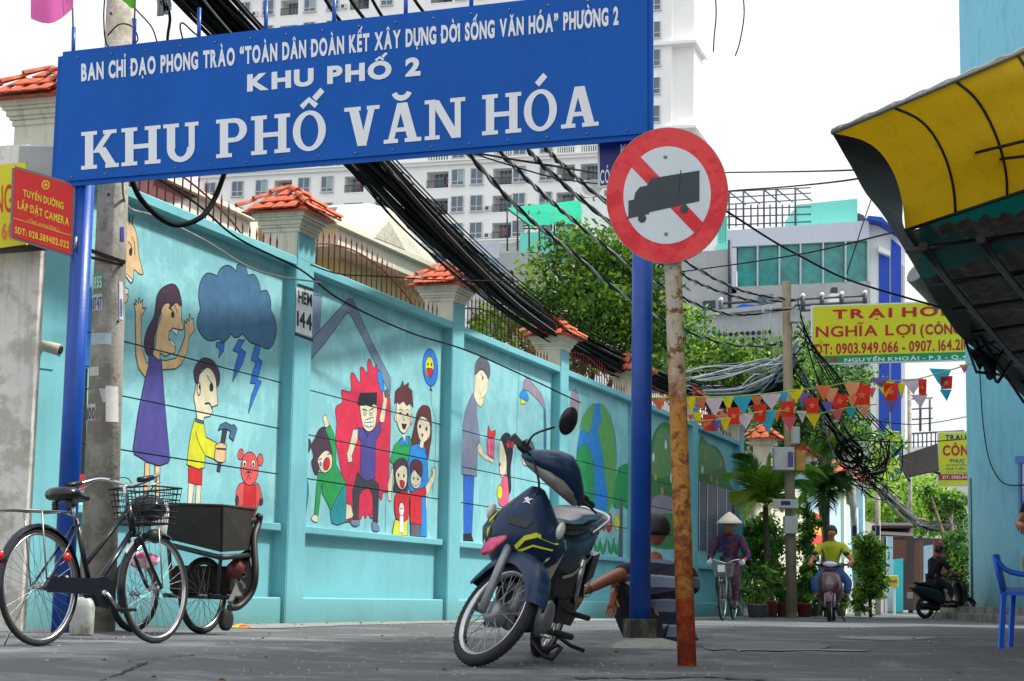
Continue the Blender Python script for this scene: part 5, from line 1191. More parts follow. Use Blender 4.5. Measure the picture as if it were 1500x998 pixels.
mb = MB(); mb.tube(cat_rom([bpl(1432, 480, .05), bpl(1436, 560, .05), bpl(1440, 620, .06), bpl(1448, 670, .06), bpl(1462, 700, .08), bpl(1480, 711, .08), bpl(1520, 708, .06)], 6), .014, 5, M_wire); mb.build('hanging_lead', M_wire, bl_)
mb = MB(); mb.tube([bpl(1424, 905, .03), bpl(1421, 700, .03)], .03, 6, M_steel); mb.build('corner_pipe', M_steel, bl_)
# unseen shop house on the right, carries the awning, sized to shade the street
M_housew = mat('shop_house_wall', (196, 186, 160), .8, var=.15, streak=((120, 112, 96), .4))
EA = Vector((4.3, 9.0, 0)); ED = WD
hr = thing('unseen_shop_house', 'unseen shop house carrying the yellow awning past the right edge, sized to shade the street', 'building', EA)
mb = MB(); a = EA - ED * 2.6; b = EA + ED * 17; o = Vector((ED.y, -ED.x, 0)) * 6
mb.prism([a, b, b + o, a + o][::-1], Vector((0, 0, 9.5)), M_housew); mb.build('wall', M_housew, hr)
# ================================================================== awning
M_yt = mat('yellow_tarpaulin', (224, 180, 10), .7, var=.12, scale=1.5, trans=.3, bump=.35, bscale=3, streak=((150, 118, 30), .5)); M_dkt = mat('dark_tarpaulin', (24, 27, 30), .7, var=.2, scale=3, bump=.2, bscale=9)
M_corr = mat('rusty_corrugated_sheet', (124, 118, 104), .7, .1, var=.35, scale=4, two=((84, 64, 50), .8, 5)); M_pipe = mat('dark_steel_tube', (40, 42, 44), .5, .5, var=.2); M_green = mat('teal_tarpaulin', (20, 120, 116), .6, var=.1, trans=.3)
aw = thing('shop_awning', 'large flared yellow and black awning with steel ribs over the right side of the lane', 'awning', at(1400, 400, 15))
def prof(t):
    L0_ = [(1218, 195, 11.0), (1262, 205, 11.05), (1290, 224, 11.1), (1311, 258, 11.2), (1322, 298, 11.3), (1326, 338, 11.4)]
    L1_ = [(1305, 158, 10.8), (1340, 173, 10.82), (1364, 196, 10.87), (1384, 234, 10.95), (1395, 276, 11.1), (1398, 314, 11.2)]
    return [at(*(a_ + (b_ - a_) * t for a_, b_ in zip(p, q))) for p, q in zip(L0_, L1_)]
rows = [cat_rom(prof(.25 * k), 3) for k in range(0, 18)]
mb = MB(); mb.sheet(rows, M_yt); mb.build('yellow_valance', M_yt, aw)
for k in (1, 2.05, 3.1, 4.15): mb = MB(); mb.tube([p + Vector((.004, -.012, 0)) for p in cat_rom(prof(k), 3)], .009, 6, M_pipe); mb.build('rib', M_pipe, aw)
mb = MB(); mb.tube([prof(0)[0], prof(4.3)[0]], .016, 8, M_steel); mb.tube([p + Vector((0, 0, .02 + .006 * math.sin(i * 2.1))) for i, p in enumerate([prof(.15 * j)[0] for j in range(28)])], .006, 5, M_cream); mb.build('front_tube', None, aw)
mb = MB(); mb.tube([prof(0)[-1], prof(4.3)[-1]], .012, 8, M_pipe); mb.build('lower_tube', M_pipe, aw)
O = cat_rom([Vector((1218, 195, 11.0)), Vector((1226, 208, 11.1)), Vector((1236, 226, 11.3)), Vector((1250, 250, 11.6)), Vector((1268, 283, 12.2)), Vector((1298, 322, 13)), Vector((1362, 428, 16)), Vector((1402, 488, 19)), Vector((1432, 515, 21)), Vector((1490, 572, 24)), Vector((1560, 640, 28))], 4)
I_ = cat_rom([Vector((1218, 195, 11.0)), Vector((1262, 205, 11.05)), Vector((1290, 224, 11.1)), Vector((1311, 258, 11.2)), Vector((1322, 298, 11.3)), Vector((1326, 338, 11.42)), Vector((1372, 405, 15)), Vector((1412, 455, 18)), Vector((1448, 500, 21)), Vector((1500, 552, 24)), Vector((1566, 625, 28))], 4)
mb = MB(); rows = []
for i in range(len(O)):
    a_, b_ = O[i], I_[i]; rows.append([at(a_.x + (b_.x - a_.x) * v, a_.y + (b_.y - a_.y) * v + 4 * math.sin(v * math.pi) * math.sin(i * .9), a_.z + (b_.z - a_.z) * v) for v in (0, .33, .66, 1)])
mb.sheet(rows, M_dkt); mb.build('side_tarp', M_dkt, aw)
mb = MB(); rows = []
for i in range(20, len(I_)):
    a_ = I_[i]; row = []
    for k in range(50):
        v = k / 49; row.append(at(a_.x - 3 + v * 420, a_.y - 2 - v * 62, a_.z - v * 1.9) + Vector((0, 0, .02 * math.sin(k * 1.9))))
    rows.append(row)
mb.sheet(rows, M_corr); mb.build('corrugated_roof', M_corr, aw)
mb = MB(); rows = [[prof(.3 * k)[-1] + Vector((0, .03, .0)) for k in range(1, 16)], [prof(.3 * k)[-1] + Vector((.45, 2.0, -.0 + .02 * (k % 2))) for k in range(1, 16)]]; mb.sheet(rows, M_green); mb.build('teal_flap', M_green, aw)
for i in range(21, len(I_), 3):
    a_ = I_[i]; mb = MB(); mb.tube([at(a_.x - 6, a_.y + 2, a_.z) - Vector((0, 0, .06)), at(a_.x + 420, a_.y - 58, a_.z - 1.9) - Vector((0, 0, .06))], .022, 6, M_pipe); mb.build('cross_beam', M_pipe, aw)
for dx in (26, 110, 200): mb = MB(); mb.tube([at(p.x + dx, p.y + 4 - dx * .14, p.z - dx * .004) - Vector((0, 0, .1)) for p in I_[20::2]], .03, 8, M_pipe); mb.build('long_beam', M_pipe, aw)
mb = MB()
for (a_, b_) in (((1415, 470), (1460, 560)), ((1418, 480), (1470, 520)), ((1425, 515), (1462, 498)), ((1440, 500), (1500, 590)), ((1428, 512), (1475, 545)), ((1450, 548), (1470, 512)), ((1462, 560), (1482, 530)), ((1410, 488), (1430, 545)), ((1430, 545), (1470, 550))): mb.tube([at(*a_, 20), at(*b_, 21)], .018, 5, M_pipe)
mb.build('torn_bracket', M_pipe, aw)
mb = MB(); mb.sheet([[at(1420 + 8 * k, 508 + 3 * k + 4 * math.sin(k * 2), 20.4) for k in range(6)], [at(1424 + 7 * k, 522 + 5 * k + 7 * math.sin(k * 1.7), 20.2) for k in range(6)], [at(1430 + 5 * k, 532 + 6 * k + 8 * math.sin(k * 2.3), 20.4) for k in range(6)]], M_dkt); mb.build('hanging_rag', M_dkt, aw)
du = thing('exhaust_duct', 'ribbed grey exhaust duct poking out above the large yellow sign', 'duct', at(1355, 430, 44)); mb = MB()
p0, p1 = at(1343, 398, 44), at(1384, 440, 44.5); N_ = 34; mb.tube([p0.lerp(p1, k / N_) for k in range(N_ + 1)], [.30 + (.035 if k % 2 else 0) for k in range(N_ + 1)], 16, mat('dull_zinc', (120, 124, 126), .5, .4, var=.2)); mb.build('hose', None, du)
# ================================================================== yellow funeral shop signs
M_syel = mat('sign_yellow', (240, 222, 26), .5, var=.05); M_sgreen = mat('sign_green', (40, 150, 84), .5, var=.05); M_sred2 = mat('sign_red_ink', (206, 26, 42), .5, var=.03); M_snavy = mat('sign_navy_ink', (30, 40, 120), .5, var=.03)
yp = on_plane(at(1300, 500, 46.5), Vector((.02, -1, 0)).normalized()); yn = Vector((.02, -1, 0)).normalized()
sg = thing('large_yellow_sign', 'large yellow sign with red capital letters and a green bottom strip half under the awning', 'sign', yp(1300, 533))
def board(pl, n, x0, x1, t0, t1, b0, b1, mt, par, nm='board', th=.12, off=0): mb = MB(); mb.prism([pl(x0, t0, off), pl(x1, t1, off), pl(x1, b1, off), pl(x0, b0, off)], n * -th, mt); return mb.build(nm, mt, par)
board(yp, yn, 1189, 1452, 447.5, 439, 534.5, 527.5, M_white, sg, 'back_board'); board(yp, yn, 1191, 1450, 449.5, 441, 522, 514.5, M_syel, sg, 'yellow_face', .004, .006); board(yp, yn, 1191, 1450, 522, 514.5, 532.5, 525.5, M_sgreen, sg, 'green_strip', .004, .007)
text(yp, 'TRẠI HÒM', 1220, 467, 1402, 461.5, 12.5, 13, M_sred2, sg, off=.01, bold=.035, gap=.2); text(yp, 'NGHĨA LỢI', 1195, 494, 1341, 490, 15, 15, M_sred2, sg, off=.01, bold=.02); text(yp, '(CÔNG', 1348, 490, 1408, 488.5, 14, 14, M_sred2, sg, off=.01, bold=.04, gap=.1)
text(yp, 'ĐT: 0903.949.066 - 0907. 164.210', 1194, 519.5, 1419, 512, 14.5, 15, M_sred2, sg, off=.01, bold=.03, gap=.1); text(yp, '144', 1196, 531, 1227, 530, 6, 6, M_sred2, sg, off=.012, bold=.04)
text(yp, 'NGUYỄN KHOÁI - P.2 - Q.4', 1237, 530.3, 1416, 525.5, 5, 5.4, M_letter, sg, off=.012, bold=.03)
yp2 = on_plane(at(1395, 680, 49), yn); s3 = thing('small_yellow_sign', 'small upright yellow shop sign with red lettering at the edge of the blue building', 'sign', yp2(1395, 712))
board(yp2, yn, 1374, 1436, 633, 631, 712.5, 712, M_white, s3, 'back_board', .08); board(yp2, yn, 1375.5, 1434, 634.5, 633, 711.5, 711, M_syel, s3, 'yellow_face', .004, .006); board(yp2, yn, 1375.5, 1434, 695, 695, 703.5, 703.5, M_sred2, s3, 'red_strip', .004, .01)
text(yp2, 'TRẠI HÒM', 1385, 644, 1436, 643.5, 6.5, 6.5, M_snavy, s3, off=.012, bold=.04); text(yp2, 'CÔNG', 1381, 667, 1431, 667, 14, 14, M_sred2, s3, off=.012, bold=.04); text(yp2, 'PHỤC VỤ', 1392, 677.5, 1428, 677.5, 5, 5, M_snavy, s3, off=.012, bold=.02)
for y, tx in ((683, '144 Nguyễn Khoái'), (688.5, '508 Điện Biên'), (694, 'Lô C Cư Ngã Tư')): text(yp2, tx.upper(), 1386, y, 1432, y, 3.2, 3.2, M_snavy, s3, off=.012, bold=.0)
text(yp2, 'ĐT: 0903.949.066', 1381, 701.5, 1432, 701.5, 4.4, 4.4, M_letter, s3, off=.014, bold=.02)
# ================================================================== bunting
C5 = (950, 400, 3.326)
def flatm(n, c): return mat('pennant_' + n, c, .75, var=.06, scale=4, trans=.62)
FC = dict(o=flatm('orange', (244, 130, 84)), w=flatm('white', (240, 214, 226)), b=flatm('blue', (60, 186, 220)), y=flatm('yellow', (250, 228, 40)), p=flatm('purple', (132, 110, 190)), r=flatm('red', (246, 62, 44)), k=flatm('pink', (240, 110, 120)), n=flatm('peach', (250, 170, 120)))
M_cord = mat('green_cord', (150, 190, 60), .7)
def bunting(label, crop, items, cords, Y, rev):
    t = thing('bunting_string', label, 'bunting', at(crop[0] + 60, crop[1] + 60, Y), 'party bunting across the lane'); rg = random.Random(rev)
    pxf = lambda x, y: (crop[0] + x / crop[2], crop[1] + y / crop[2])
    for (k, c, x, y, w, h) in items:
        d = rg.uniform(-.2, .2) + ((pxf(x, y)[0] - 1200) * .03 if crop is C5 else 0); tl = rg.uniform(-4, 4); n = 5; rows = []
        for i in range(n + 1):
            v = i / n; ww = w * (1 - v) if k == 't' else w * (1 - .12 * v); row = []
            for j in range(4):
                u = j / 3 - .5; row.append(at(*pxf(x + u * ww + (w * .10 * v * rg.uniform(.6, 1.2) if k == 't' else 0), y + v * h + tl * u), Y + d + .05 * math.sin(v * 4 + j + rev)))
            rows.append(row)
        mb = MB(); mb.sheet(rows, FC[c]); pn = mb.build('pennant' if k == 't' else 'star_flag', FC[c], t)
        if k == 'f':
            mb = MB(); sx, sy = x, y + h * .5; mb.add([at(*pxf(sx + (w * .26 if a % 2 == 0 else w * .11) * math.sin(a * .628), sy - (w * .26 if a % 2 == 0 else w * .11) * math.cos(a * .628)), Y + d - .09) for a in range(10)], [list(range(10))], FC['n']); mb.build('star', FC['n'], pn)
    for pts in cords: mb = MB(); mb.tube(cat_rom([at(*pxf(*p), Y + ((pxf(*p)[0] - 1200) * .03 if crop is C5 else 0)) for p in pts], 5), .012, 4, M_cord); mb.build('cord', M_cord, t)
C8 = (1150, 280, 2.771)
bunting('upper bunting row with orange, white, blue and yellow pennants beside the rusty pole', C5, [('t', 'o', 47, 607, 84, 70), ('t', 'y', 206, 602, 50, 90), ('t', 'w', 315, 606, 102, 96), ('t', 'b', 453, 600, 105, 94), ('t', 'w', 592, 588, 112, 82), ('t', 'y', 715, 568, 84, 66), ('t', 'p', 748, 584, 74, 70), ('t', 'k', 128, 604, 60, 60), ('t', 'o', 258, 607, 54, 70), ('t', 'y', 385, 604, 60, 76), ('t', 'o', 524, 598, 60, 72), ('t', 'b', 655, 580, 56, 66)], [[(-60, 606), (120, 606), (400, 603), (600, 586), (850, 556), (1000, 528), (1110, 520)]], 37, 1)
bunting('lower bunting row of small red star flags with pink, blue and yellow pennants', C5, [('f', 'r', 295, 690, 62, 80), ('f', 'r', 415, 655, 60, 84), ('f', 'r', 543, 640, 62, 84), ('f', 'r', 677, 625, 68, 78), ('f', 'r', 797, 608, 66, 76), ('t', 'k', 205, 690, 36, 34), ('t', 'o', 267, 715, 60, 44), ('t', 'p', 325, 716, 62, 56), ('t', 'y', 372, 706, 62, 66), ('t', 'w', 468, 690, 92, 72), ('t', 'b', 577, 672, 96, 112), ('t', 'w', 692, 652, 64, 50), ('t', 'k', 684, 702, 78, 72), ('t', 'y', 800, 687, 76, 68), ('t', 'p', 872, 628, 60, 62), ('t', 'k', 918, 662, 66, 66), ('t', 'n', 1046, 645, 76, 62), ('t', 'o', 620, 668, 50, 60), ('t', 'w', 745, 672, 52, 58), ('t', 'y', 240, 680, 50, 60), ('t', 'b', 985, 655, 56, 60)], [[(180, 720), (330, 716), (470, 690), (620, 670), (800, 688), (950, 660), (1110, 640)]], 36.4, 2)
bunting('cluster of overlapping orange pennants and star flags under the large yellow sign', C5, [('t', 'o', 850, 548, 76, 84), ('t', 'n', 880, 562, 92, 84), ('f', 'r', 932, 590, 76, 68), ('t', 'n', 990, 532, 84, 96), ('t', 'n', 990, 600, 50, 60), ('f', 'r', 1040, 545, 84, 98), ('t', 'k', 1085, 560, 50, 50)], [], 36.7, 3)
bunting('right end of the bunting with purple, yellow, pink and blue pennants beside the blue stripes', C8, [('t', 'p', 385, 758, 86, 40), ('f', 'r', 430, 780, 60, 70), ('t', 'y', 403, 772, 84, 66), ('t', 'y', 472, 780, 34, 66), ('t', 'p', 426, 850, 60, 54), ('f', 'r', 558, 764, 34, 66), ('t', 'w', 514, 762, 92, 64), ('t', 'w', 545, 826, 70, 56), ('f', 'r', 655, 752, 50, 52), ('t', 'b', 630, 722, 92, 84), ('t', 'b', 652, 806, 50, 48), ('t', 'k', 726, 704, 40, 36)], [[(300, 760), (400, 770), (520, 766), (640, 735), (760, 700)]], 36.1, 4)
# ================================================================== poles, boxes and street things down the lane
pb = gp(1160, 905.5); Y1 = pb.y
p1_, _t = cpole('utility_pole', 'brownish concrete pole with meter boxes beside the palm, white cables fixed to its top', pb, 1152, 413, Y1, .118, .095, cm=mat('brown_stained_pole', (162, 146, 120), .9, var=.25, scale=4, streak=((90, 78, 62), .7)))
M_box = mat('meter_box_grey', (190, 194, 192), .6, var=.15, streak=((120, 116, 104), .5)); M_obox = mat('ochre_box', (190, 150, 70), .7, var=.3)
def boxpx(x0, y0, x1, y1, Y, d, mt, nm, par): p, q = at(x0, y0, Y), at(x1, y1, Y); mb = MB(); mb.box(((p.x + q.x) / 2, Y + d / 2, (p.z + q.z) / 2), (abs(q.x - p.x), d, abs(q.z - p.z)), mt, None, .01); return mb.build(nm, mt, par)
mbx = thing('meter_boxes', 'pair of pale grey electricity boxes hung with black wires above the palm', 'meter box', at(1150, 690, Y1 - .4))
boxpx(1134, 655, 1164, 689, Y1 - .45, .3, M_box, 'large_box', mbx); boxpx(1161, 625, 1172, 650, Y1 - .4, .25, M_box, 'small_box', mbx); boxpx(1158, 454, 1172, 472, Y1 - .2, .25, M_box, 'top_box', mbx); boxpx(1165, 660, 1180, 690, Y1 - .3, .3, M_obox, 'ochre_box', mbx)
boxpx(1154, 662, 1162, 684, Y1 - .46, .01, mat('meter_label', (90, 80, 140), .6), 'label', mbx)
nb = thing('small_street_board', 'small grey board on the concrete pole just above a metal box', 'sign', at(1152, 746, Y1 - .3)); boxpx(1132, 731, 1170, 745, Y1 - .28, .05, M_box, 'board', nb); boxpx(1144, 734, 1158, 740, Y1 - .29, .01, M_navy, 'emblem', nb)
boxpx(1149, 756, 1169, 782, Y1 - .3, .2, M_box, 'pole_cabinet', p1_)
for (x0, x1, yb, yt, Yl, lab, r) in ((1257, 1246, 903, 660, None, 'weathered lane pole behind the bush with peeling paint and notices', .09), (1286, 1286, 901, 712, None, 'slim pale pole with small posters right of the climbing bush', .085), (1334, 1332, 898, 560, None, 'slim pale pole near the far brown shutters', .09)):
    g = gp(x0, yb); q, _ = cpole('utility_pole', lab, g, x1, yt, g.y, r, r * .85)
    for k in range(4):
        y = 770 + k * 22; yy = g.y - r - .012; mb = MB(); mb.prism([at(x0 - 3 - (x0 - x1) * .5, y, yy), at(x0 + 3 - (x0 - x1) * .5, y, yy), at(x0 + 3 - (x0 - x1) * .5, y + 15, yy), at(x0 - 3 - (x0 - x1) * .5, y + 15, yy)], (0, .003, 0), [M_navy, mat('mint_poster', (120, 200, 180), .7), M_box, mat('mint_poster', (120, 200, 180), .7)][k]); mb.build('poster', None, q)
# walls further down the lane on the left
M_pblue = mat('pale_blue_plaster', (176, 208, 222), .75, var=.1, streak=((120, 140, 146), .5), dirt=((120, 116, 100), .8)); M_dkw = mat('plain_grey_wall', (150, 152, 146), .85, var=.2, streak=((90, 90, 80), .6))  # pale blue plaster and plain grey wall
ln = thing('lane_boundary_wall', 'grey and pale blue boundary wall continuing beyond the murals behind the palms', 'wall', wpt(sz(1160, 800)[0], 0, -.1))
def lw_(x0, x1, ytop, mt, nm, o0=-.2, o1=0):
    a_, b_ = sz(x0, 880)[0], sz(x1, 880)[0]; z1 = sz(x0, ytop)[1]; mb = MB(); wbox(mb, a_, b_, -.1, z1, o0, o1, mt); mb.build(nm, mt, ln); return z1
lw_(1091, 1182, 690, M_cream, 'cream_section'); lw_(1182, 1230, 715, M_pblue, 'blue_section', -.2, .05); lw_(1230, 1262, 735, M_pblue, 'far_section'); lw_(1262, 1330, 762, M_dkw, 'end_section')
for i, px_ in enumerate((1126, 1182, 1234, 1262)):
    s1 = sz(px_, 880)[0]; s0 = s1 - PWD; mb = MB(); wbox(mb, s0, s1, -.1, 4.2, -.3, .14, M_pblue if i % 2 else M_cream); pl_ = mb.build('pillar', None, ln); mb = MB(); wbox(mb, s0 - .08, s1 + .08, 4.2, 4.35, -.38, .22, M_cream); mb.build('pillar_head', M_cream, ln)
    tiled_cap(wpt((s0 + s1) / 2, 4.37, -.08), PWD / 2 + .2, .40, .32, pl_, 40 + i, (0, 1), 1.7)
pst = thing('wall_poster', 'yellow and red poster on the pale blue wall behind the scooter rider', 'poster', wp(1197, 812, .07))
bq = on_plane(W0 + WN * .06, WN)
for (a_, b_, c_, mt, nm) in ((750, 812, 0, mat('poster_yellow', (240, 170, 40), .6, var=.3, scale=4), 'sheet'), (752, 766, .01, mat('poster_red', (214, 50, 40), .6), 'red_band'), (782, 797, .01, mat('poster_red', (214, 50, 40), .6), 'red_band'), (802, 811, .01, mat('poster_red', (214, 50, 40), .6), 'red_band')):
    mb = MB(); mb.prism([bq(1189, a_, c_), bq(1205, a_ + 3, c_), bq(1205, b_ + 1, c_), bq(1189, b_, c_)], WN * -.02, mt); mb.build(nm, mt, pst)
# end of the lane
eh = thing('lane_end_house', 'low house with dark corrugated eaves, brown shutters and a teal door at the lane end', 'building', at(1320, 892, 62))
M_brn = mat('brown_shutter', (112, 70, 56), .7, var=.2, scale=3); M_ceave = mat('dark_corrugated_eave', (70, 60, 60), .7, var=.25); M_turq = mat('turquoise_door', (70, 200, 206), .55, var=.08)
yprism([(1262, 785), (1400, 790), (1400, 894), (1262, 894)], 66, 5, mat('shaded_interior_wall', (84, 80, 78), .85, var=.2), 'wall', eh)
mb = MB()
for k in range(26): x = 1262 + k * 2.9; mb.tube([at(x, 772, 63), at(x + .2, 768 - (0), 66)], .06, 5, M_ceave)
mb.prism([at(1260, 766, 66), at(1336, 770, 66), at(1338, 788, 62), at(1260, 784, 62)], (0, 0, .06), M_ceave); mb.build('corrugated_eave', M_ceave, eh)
yprism([(1309, 820), (1323, 818), (1323, 897), (1309, 897)], 58, .1, M_turq, 'door', eh); yprism([(1308, 790), (1328, 792), (1328, 822), (1308, 820)], 60, .1, M_brn, 'board', eh)
for k in range(6): yprism([(1340 + 2.2 * k, 795 - k * .6), (1341.7 + 2.2 * k, 795 - k * .6), (1341.7 + 2.2 * k, 893), (1340 + 2.2 * k, 893)], 60 - k * .5, .08, M_brn, 'shutter', eh)
yprism([(1369, 790), (1396, 788), (1396, 856), (1369, 856)], 58, .2, mat('maroon_panel', (120, 36, 50), .7, var=.2), 'maroon_panel', eh); yprism([(1354, 800), (1368, 798), (1368, 894), (1354, 894)], 61, .2, M_pblue, 'pale_wall_strip', eh); yprism([(1300, 786), (1308, 786), (1308, 897), (1300, 897)], 57.5, .2, M_pblue, 'gate_post', eh)
yb_ = thing('yellow_hydrant_box', 'yellow box on a white post in front of the turquoise door', 'box', gp(1304, 902)); boxpx(1293, 843, 1316, 860, 55, .4, mat('box_yellow', (236, 200, 30), .5, var=.08), 'box', yb_); boxpx(1294, 850, 1315, 852, 54.9, .12, M_navy, 'print', yb_)
boxpx(1297, 860, 1300, 902, 55.2, .1, M_white, 'post', yb_); boxpx(1309, 860, 1312, 902, 55.2, .1, M_white, 'post', yb_)
cn = thing('corrugated_canopy', 'dark corrugated canopy sloping over the lane left of the small yellow sign', 'awning', at(1345, 690, 50))
mb = MB(); mb.prism([at(1316, 672, 50), at(1374, 652, 48), at(1376, 690, 47), at(1330, 700, 48.5)], (0, .05, .05), M_ceave); mb.build('sheet_roof', M_ceave, cn)
mb = MB(); mb.tube([at(1316, 672, 50), at(1376, 694, 47)], .04, 6, M_pipe); mb.tube([at(1318, 680, 50), at(1332, 704, 48)], .04, 6, M_pipe); mb.build('bracket', M_pipe, cn)
# pots, bench and plants by the palm
def pot(px, py, w, h, mt, label, plant=None, seed=0):
    g = gp(px, py); sc = g.y / FPX; r = w * sc / 2; H = h * sc; t = thing('plant_pot', label, 'plant pot', g, 'plant pots by the palm'); mb = MB(); mb.lathe(g, [(0, 0), (r * .72, 0), (r * .95, H * .85), (r * 1.06, H * .87), (r * 1.06, H), (r * .9, H), (r * .85, H * .85), (0, H * .85)], n=18, mt=mt); mb.build('pot', mt, t)
    if plant:
        rg = random.Random(seed); mb = MB(); hh_ = plant * sc
        leaves(mb, [(g + Vector((0, 0, H + hh_ * .45)), (r * 1.5, r * 1.5, hh_ * .5))], 420, .14, rg, [LFD, LFM, LFM, LFL], asp=.35); mb.build('leaves', None, t)
        mb = MB()
        for q in range(4): mb.tube([g + Vector((0, 0, H * .8)), g + Vector((rg.uniform(-r, r), rg.uniform(-r, r), H + hh_ * .6))], .012, 4, M_bark)
        mb.build('stems', M_bark, t)
M_terra = mat('terracotta', (150, 72, 52), .8, var=.25); M_gpot = mat('grey_pot', (104, 106, 104), .8, var=.3)
pot(1108, 905, 30, 20, M_gpot, 'wide grey stone pot with a leafy plant just right of the cyclist', 60, 1); pot(1131, 904, 20, 24, M_terra, 'terracotta pot with a tall dark plant left of the bench', 95, 2); pot(1146, 904, 18, 26, M_terra, 'terracotta pot beside the concrete pole', 40, 3)
pot(1178, 904, 24, 20, M_terra, 'squat terracotta pot under the climbing vine right of the pole', 50, 4); pot(1192, 903, 14, 18, M_gpot, 'small dark pot at the foot of the vine', 60, 5); pot(1232, 903, 16, 12, M_gpot, 'low grey pot half hidden behind the scooter rider', 30, 6)
bn = thing('garden_bench', 'small dark red wooden bench among the plant pots by the pole', 'bench', gp(1138, 903)); g = gp(1138, 903)
for dz_ in (.48, .60, .74): mb = MB(); mb.box(g + Vector((0, .25 if dz_ > .5 else .1, dz_ + .1)), (.62, .05 if dz_ > .5 else .3, .05), M_brn, None, .006); mb.build('slat', M_brn, bn)
for sx in (-.28, .28):
    mb = MB(); mb.bar(g + Vector((sx, .05, 0)), g + Vector((sx, .05, .56)), .04, .04, M_brn); mb.build('leg', M_brn, bn); mb = MB(); mb.bar(g + Vector((sx, .28, 0)), g + Vector((sx, .28, .9)), .04, .04, M_brn); mb.build('leg', M_brn, bn)
vg = gp(1182, 903); vy = vg.y + .2; t = thing('climbing_vine', 'leafy vine climbing between the pole and the poster', 'plant', vg); rg = random.Random(77); mb = MB()
leaves(mb, [bl(1182, 770, vy, .2, .5), bl(1180, 810, vy, .24, .5), bl(1184, 850, vy, .22, .5), bl(1178, 740, vy, .15, .3), bl(1196, 762, vy, .22, .14), bl(1174, 870, vy, .2, .3)], 2600, .10, rg, [LFD, LFM, LFL], asp=.6); mb.build('foliage', None, t); mb = MB(); mb.tube([vg, at(1182, 740, vy)], .03, 5, M_bark); mb.build('stem', M_bark, t)
vg = gp(1112, 903); vy = 42; t = thing('dark_shrub', 'dark broad leaved shrub under the palm behind the cyclist', 'plant', vg); mb = MB(); leaves(mb, [bl(1100, 790, vy, .35, .4), bl(1130, 800, vy, .4, .4), bl(1110, 830, vy, .4, .3), bl(1140, 850, vy - 1, .3, .3), bl(1120, 770, vy, .3, .3), bl(1108, 872, vy - 1, .25, .3)], 2200, .2, rg, [LFD, LFM, LFM, LFL], asp=.35); mb.build('foliage', None, t)
mb = MB()
for q in range(5): mb.tube([vg, at(1096 + q * 10, 800, vy)], .014, 4, M_bark)
mb.build('stems', M_bark, t)
for (x, y, lab, k) in ((1408, 900, 'leafy shrub in shade against the corner of the blue building', 8), (1400, 850, 'upper shrub behind the parked scooter near the small yellow sign', 9)):
    vg = gp(x, 902); t = thing('shade_shrub', lab, 'plant', vg); mb = MB(); leaves(mb, [bl(x, y - 25, 47, .28, .4), bl(x - 3, y - 50, 47, .3, .4), bl(x + 2, y - 10, 47, .22, .3)], 1500, .12, rg, [LFD, LFD, LFM], asp=.5); mb.build('foliage', None, t); mb = MB(); mb.tube([vg, at(x, y - 50, 47)], .02, 5, M_bark); mb.build('stem', M_bark, t)
# ================================================================== cables
def P3(l): return [at(*p) for p in l]
def cable(name, label, pts, r, mt, group=None, n=5, k=8, cat='cable'):
    mb = MB(); mb.tube(cat_rom(P3(pts), k), r, n, mt); o = mb.build(name, mt); tag(o, label, cat, group); return o
M_wcab = mat('weathered_grey_cable', (150, 150, 148), .6, var=.3, scale=10)
# main bundle
path = [(215, -105, 13.0), (300, -5, 14.4), (420, 118, 16.0), (530, 228, 18), (600, 300, 20), (680, 378, 23), (760, 446, 26.5), (840, 498, 30), (920, 540, 33.5), (1000, 572, 37), (1070, 586, 39.5), (1130, 570, 41), (1160, 530, 42)]
rg = random.Random(9); cbm = MB()
for k in range(70):
    ph = rg.uniform(0, 6.28); rr = .21 * math.sqrt(rg.random()); tw = rg.uniform(-.25, .25); pts = []
    sag = rg.uniform(-.02, .10) if rg.random() < .25 else 0
    for i, (x, y, Y) in enumerate(path):
        a_ = ph + tw * i; q = at(x, y, Y); w_ = 1.0 if i < 7 else .9
        pts.append(q + Vector((math.cos(a_) * rr * w_, 0, math.sin(a_) * rr * w_ - sag * (2 if 3 < i < 9 else .5) + rg.uniform(-.012, .012))))
    cbm.tube(cat_rom(pts, 5), rg.choice([.010, .012, .016, .02]), 4, M_wire if rg.random() < .86 or k > 60 else M_wcab, cap=False)
for i in range(2, 10):
    x, y, Y = path[i]; x2, y2, Y2 = path[i + 1]
    for f in (.2, .7):
        c = at(x + (x2 - x) * f, y + (y2 - y) * f, Y + (Y2 - Y) * f); d = at(x2, y2, Y2) - at(x, y, Y)
        cbm.lathe(c, [(.20, -.015), (.215, 0), (.20, .015)], d, 14, M_wire)
o = cbm.build('cable_bundle', None); tag(o, 'thick black bundle of dozens of cables sweeping from under the blue banner down the lane', 'cable bundle'); o['kind'] = 'stuff'
# loose strands around the bundle
rg = random.Random(19)
for k in range(7):
    off = rg.uniform(8, 30); pts = [(x + off * .6, y - off * (1 if k % 2 else -.6) * (1 - i / 14), Y) for i, (x, y, Y) in enumerate(path[2:12])]
    cable('loose_cable', 'thin black wires looping just ' + ('above' if k % 2 else 'below') + ' the main cable bundle', pts, .009, M_wire, 'loose wires ' + ('above' if k % 2 else 'below') + ' the cable bundle')
def twisted(label, pts, r=.018):
    P = cat_rom(P3(pts), 14); mb = MB()
    for h in range(2):
        Q = []
        for i, p in enumerate(P):
            a_ = i * .9 + h * math.pi; t_ = (P[min(i + 1, len(P) - 1)] - P[max(0, i - 1)]).normalized(); u = t_.orthogonal().normalized(); v = t_.cross(u); Q.append(p + (u * math.cos(a_) + v * math.sin(a_)) * r * .8)
        mb.tube(Q, r, 5, M_wire if h == 0 else M_wcab)
    o = mb.build('twisted_cable', None); tag(o, label, 'cable', 'twisted cables from the banner to the far pole')
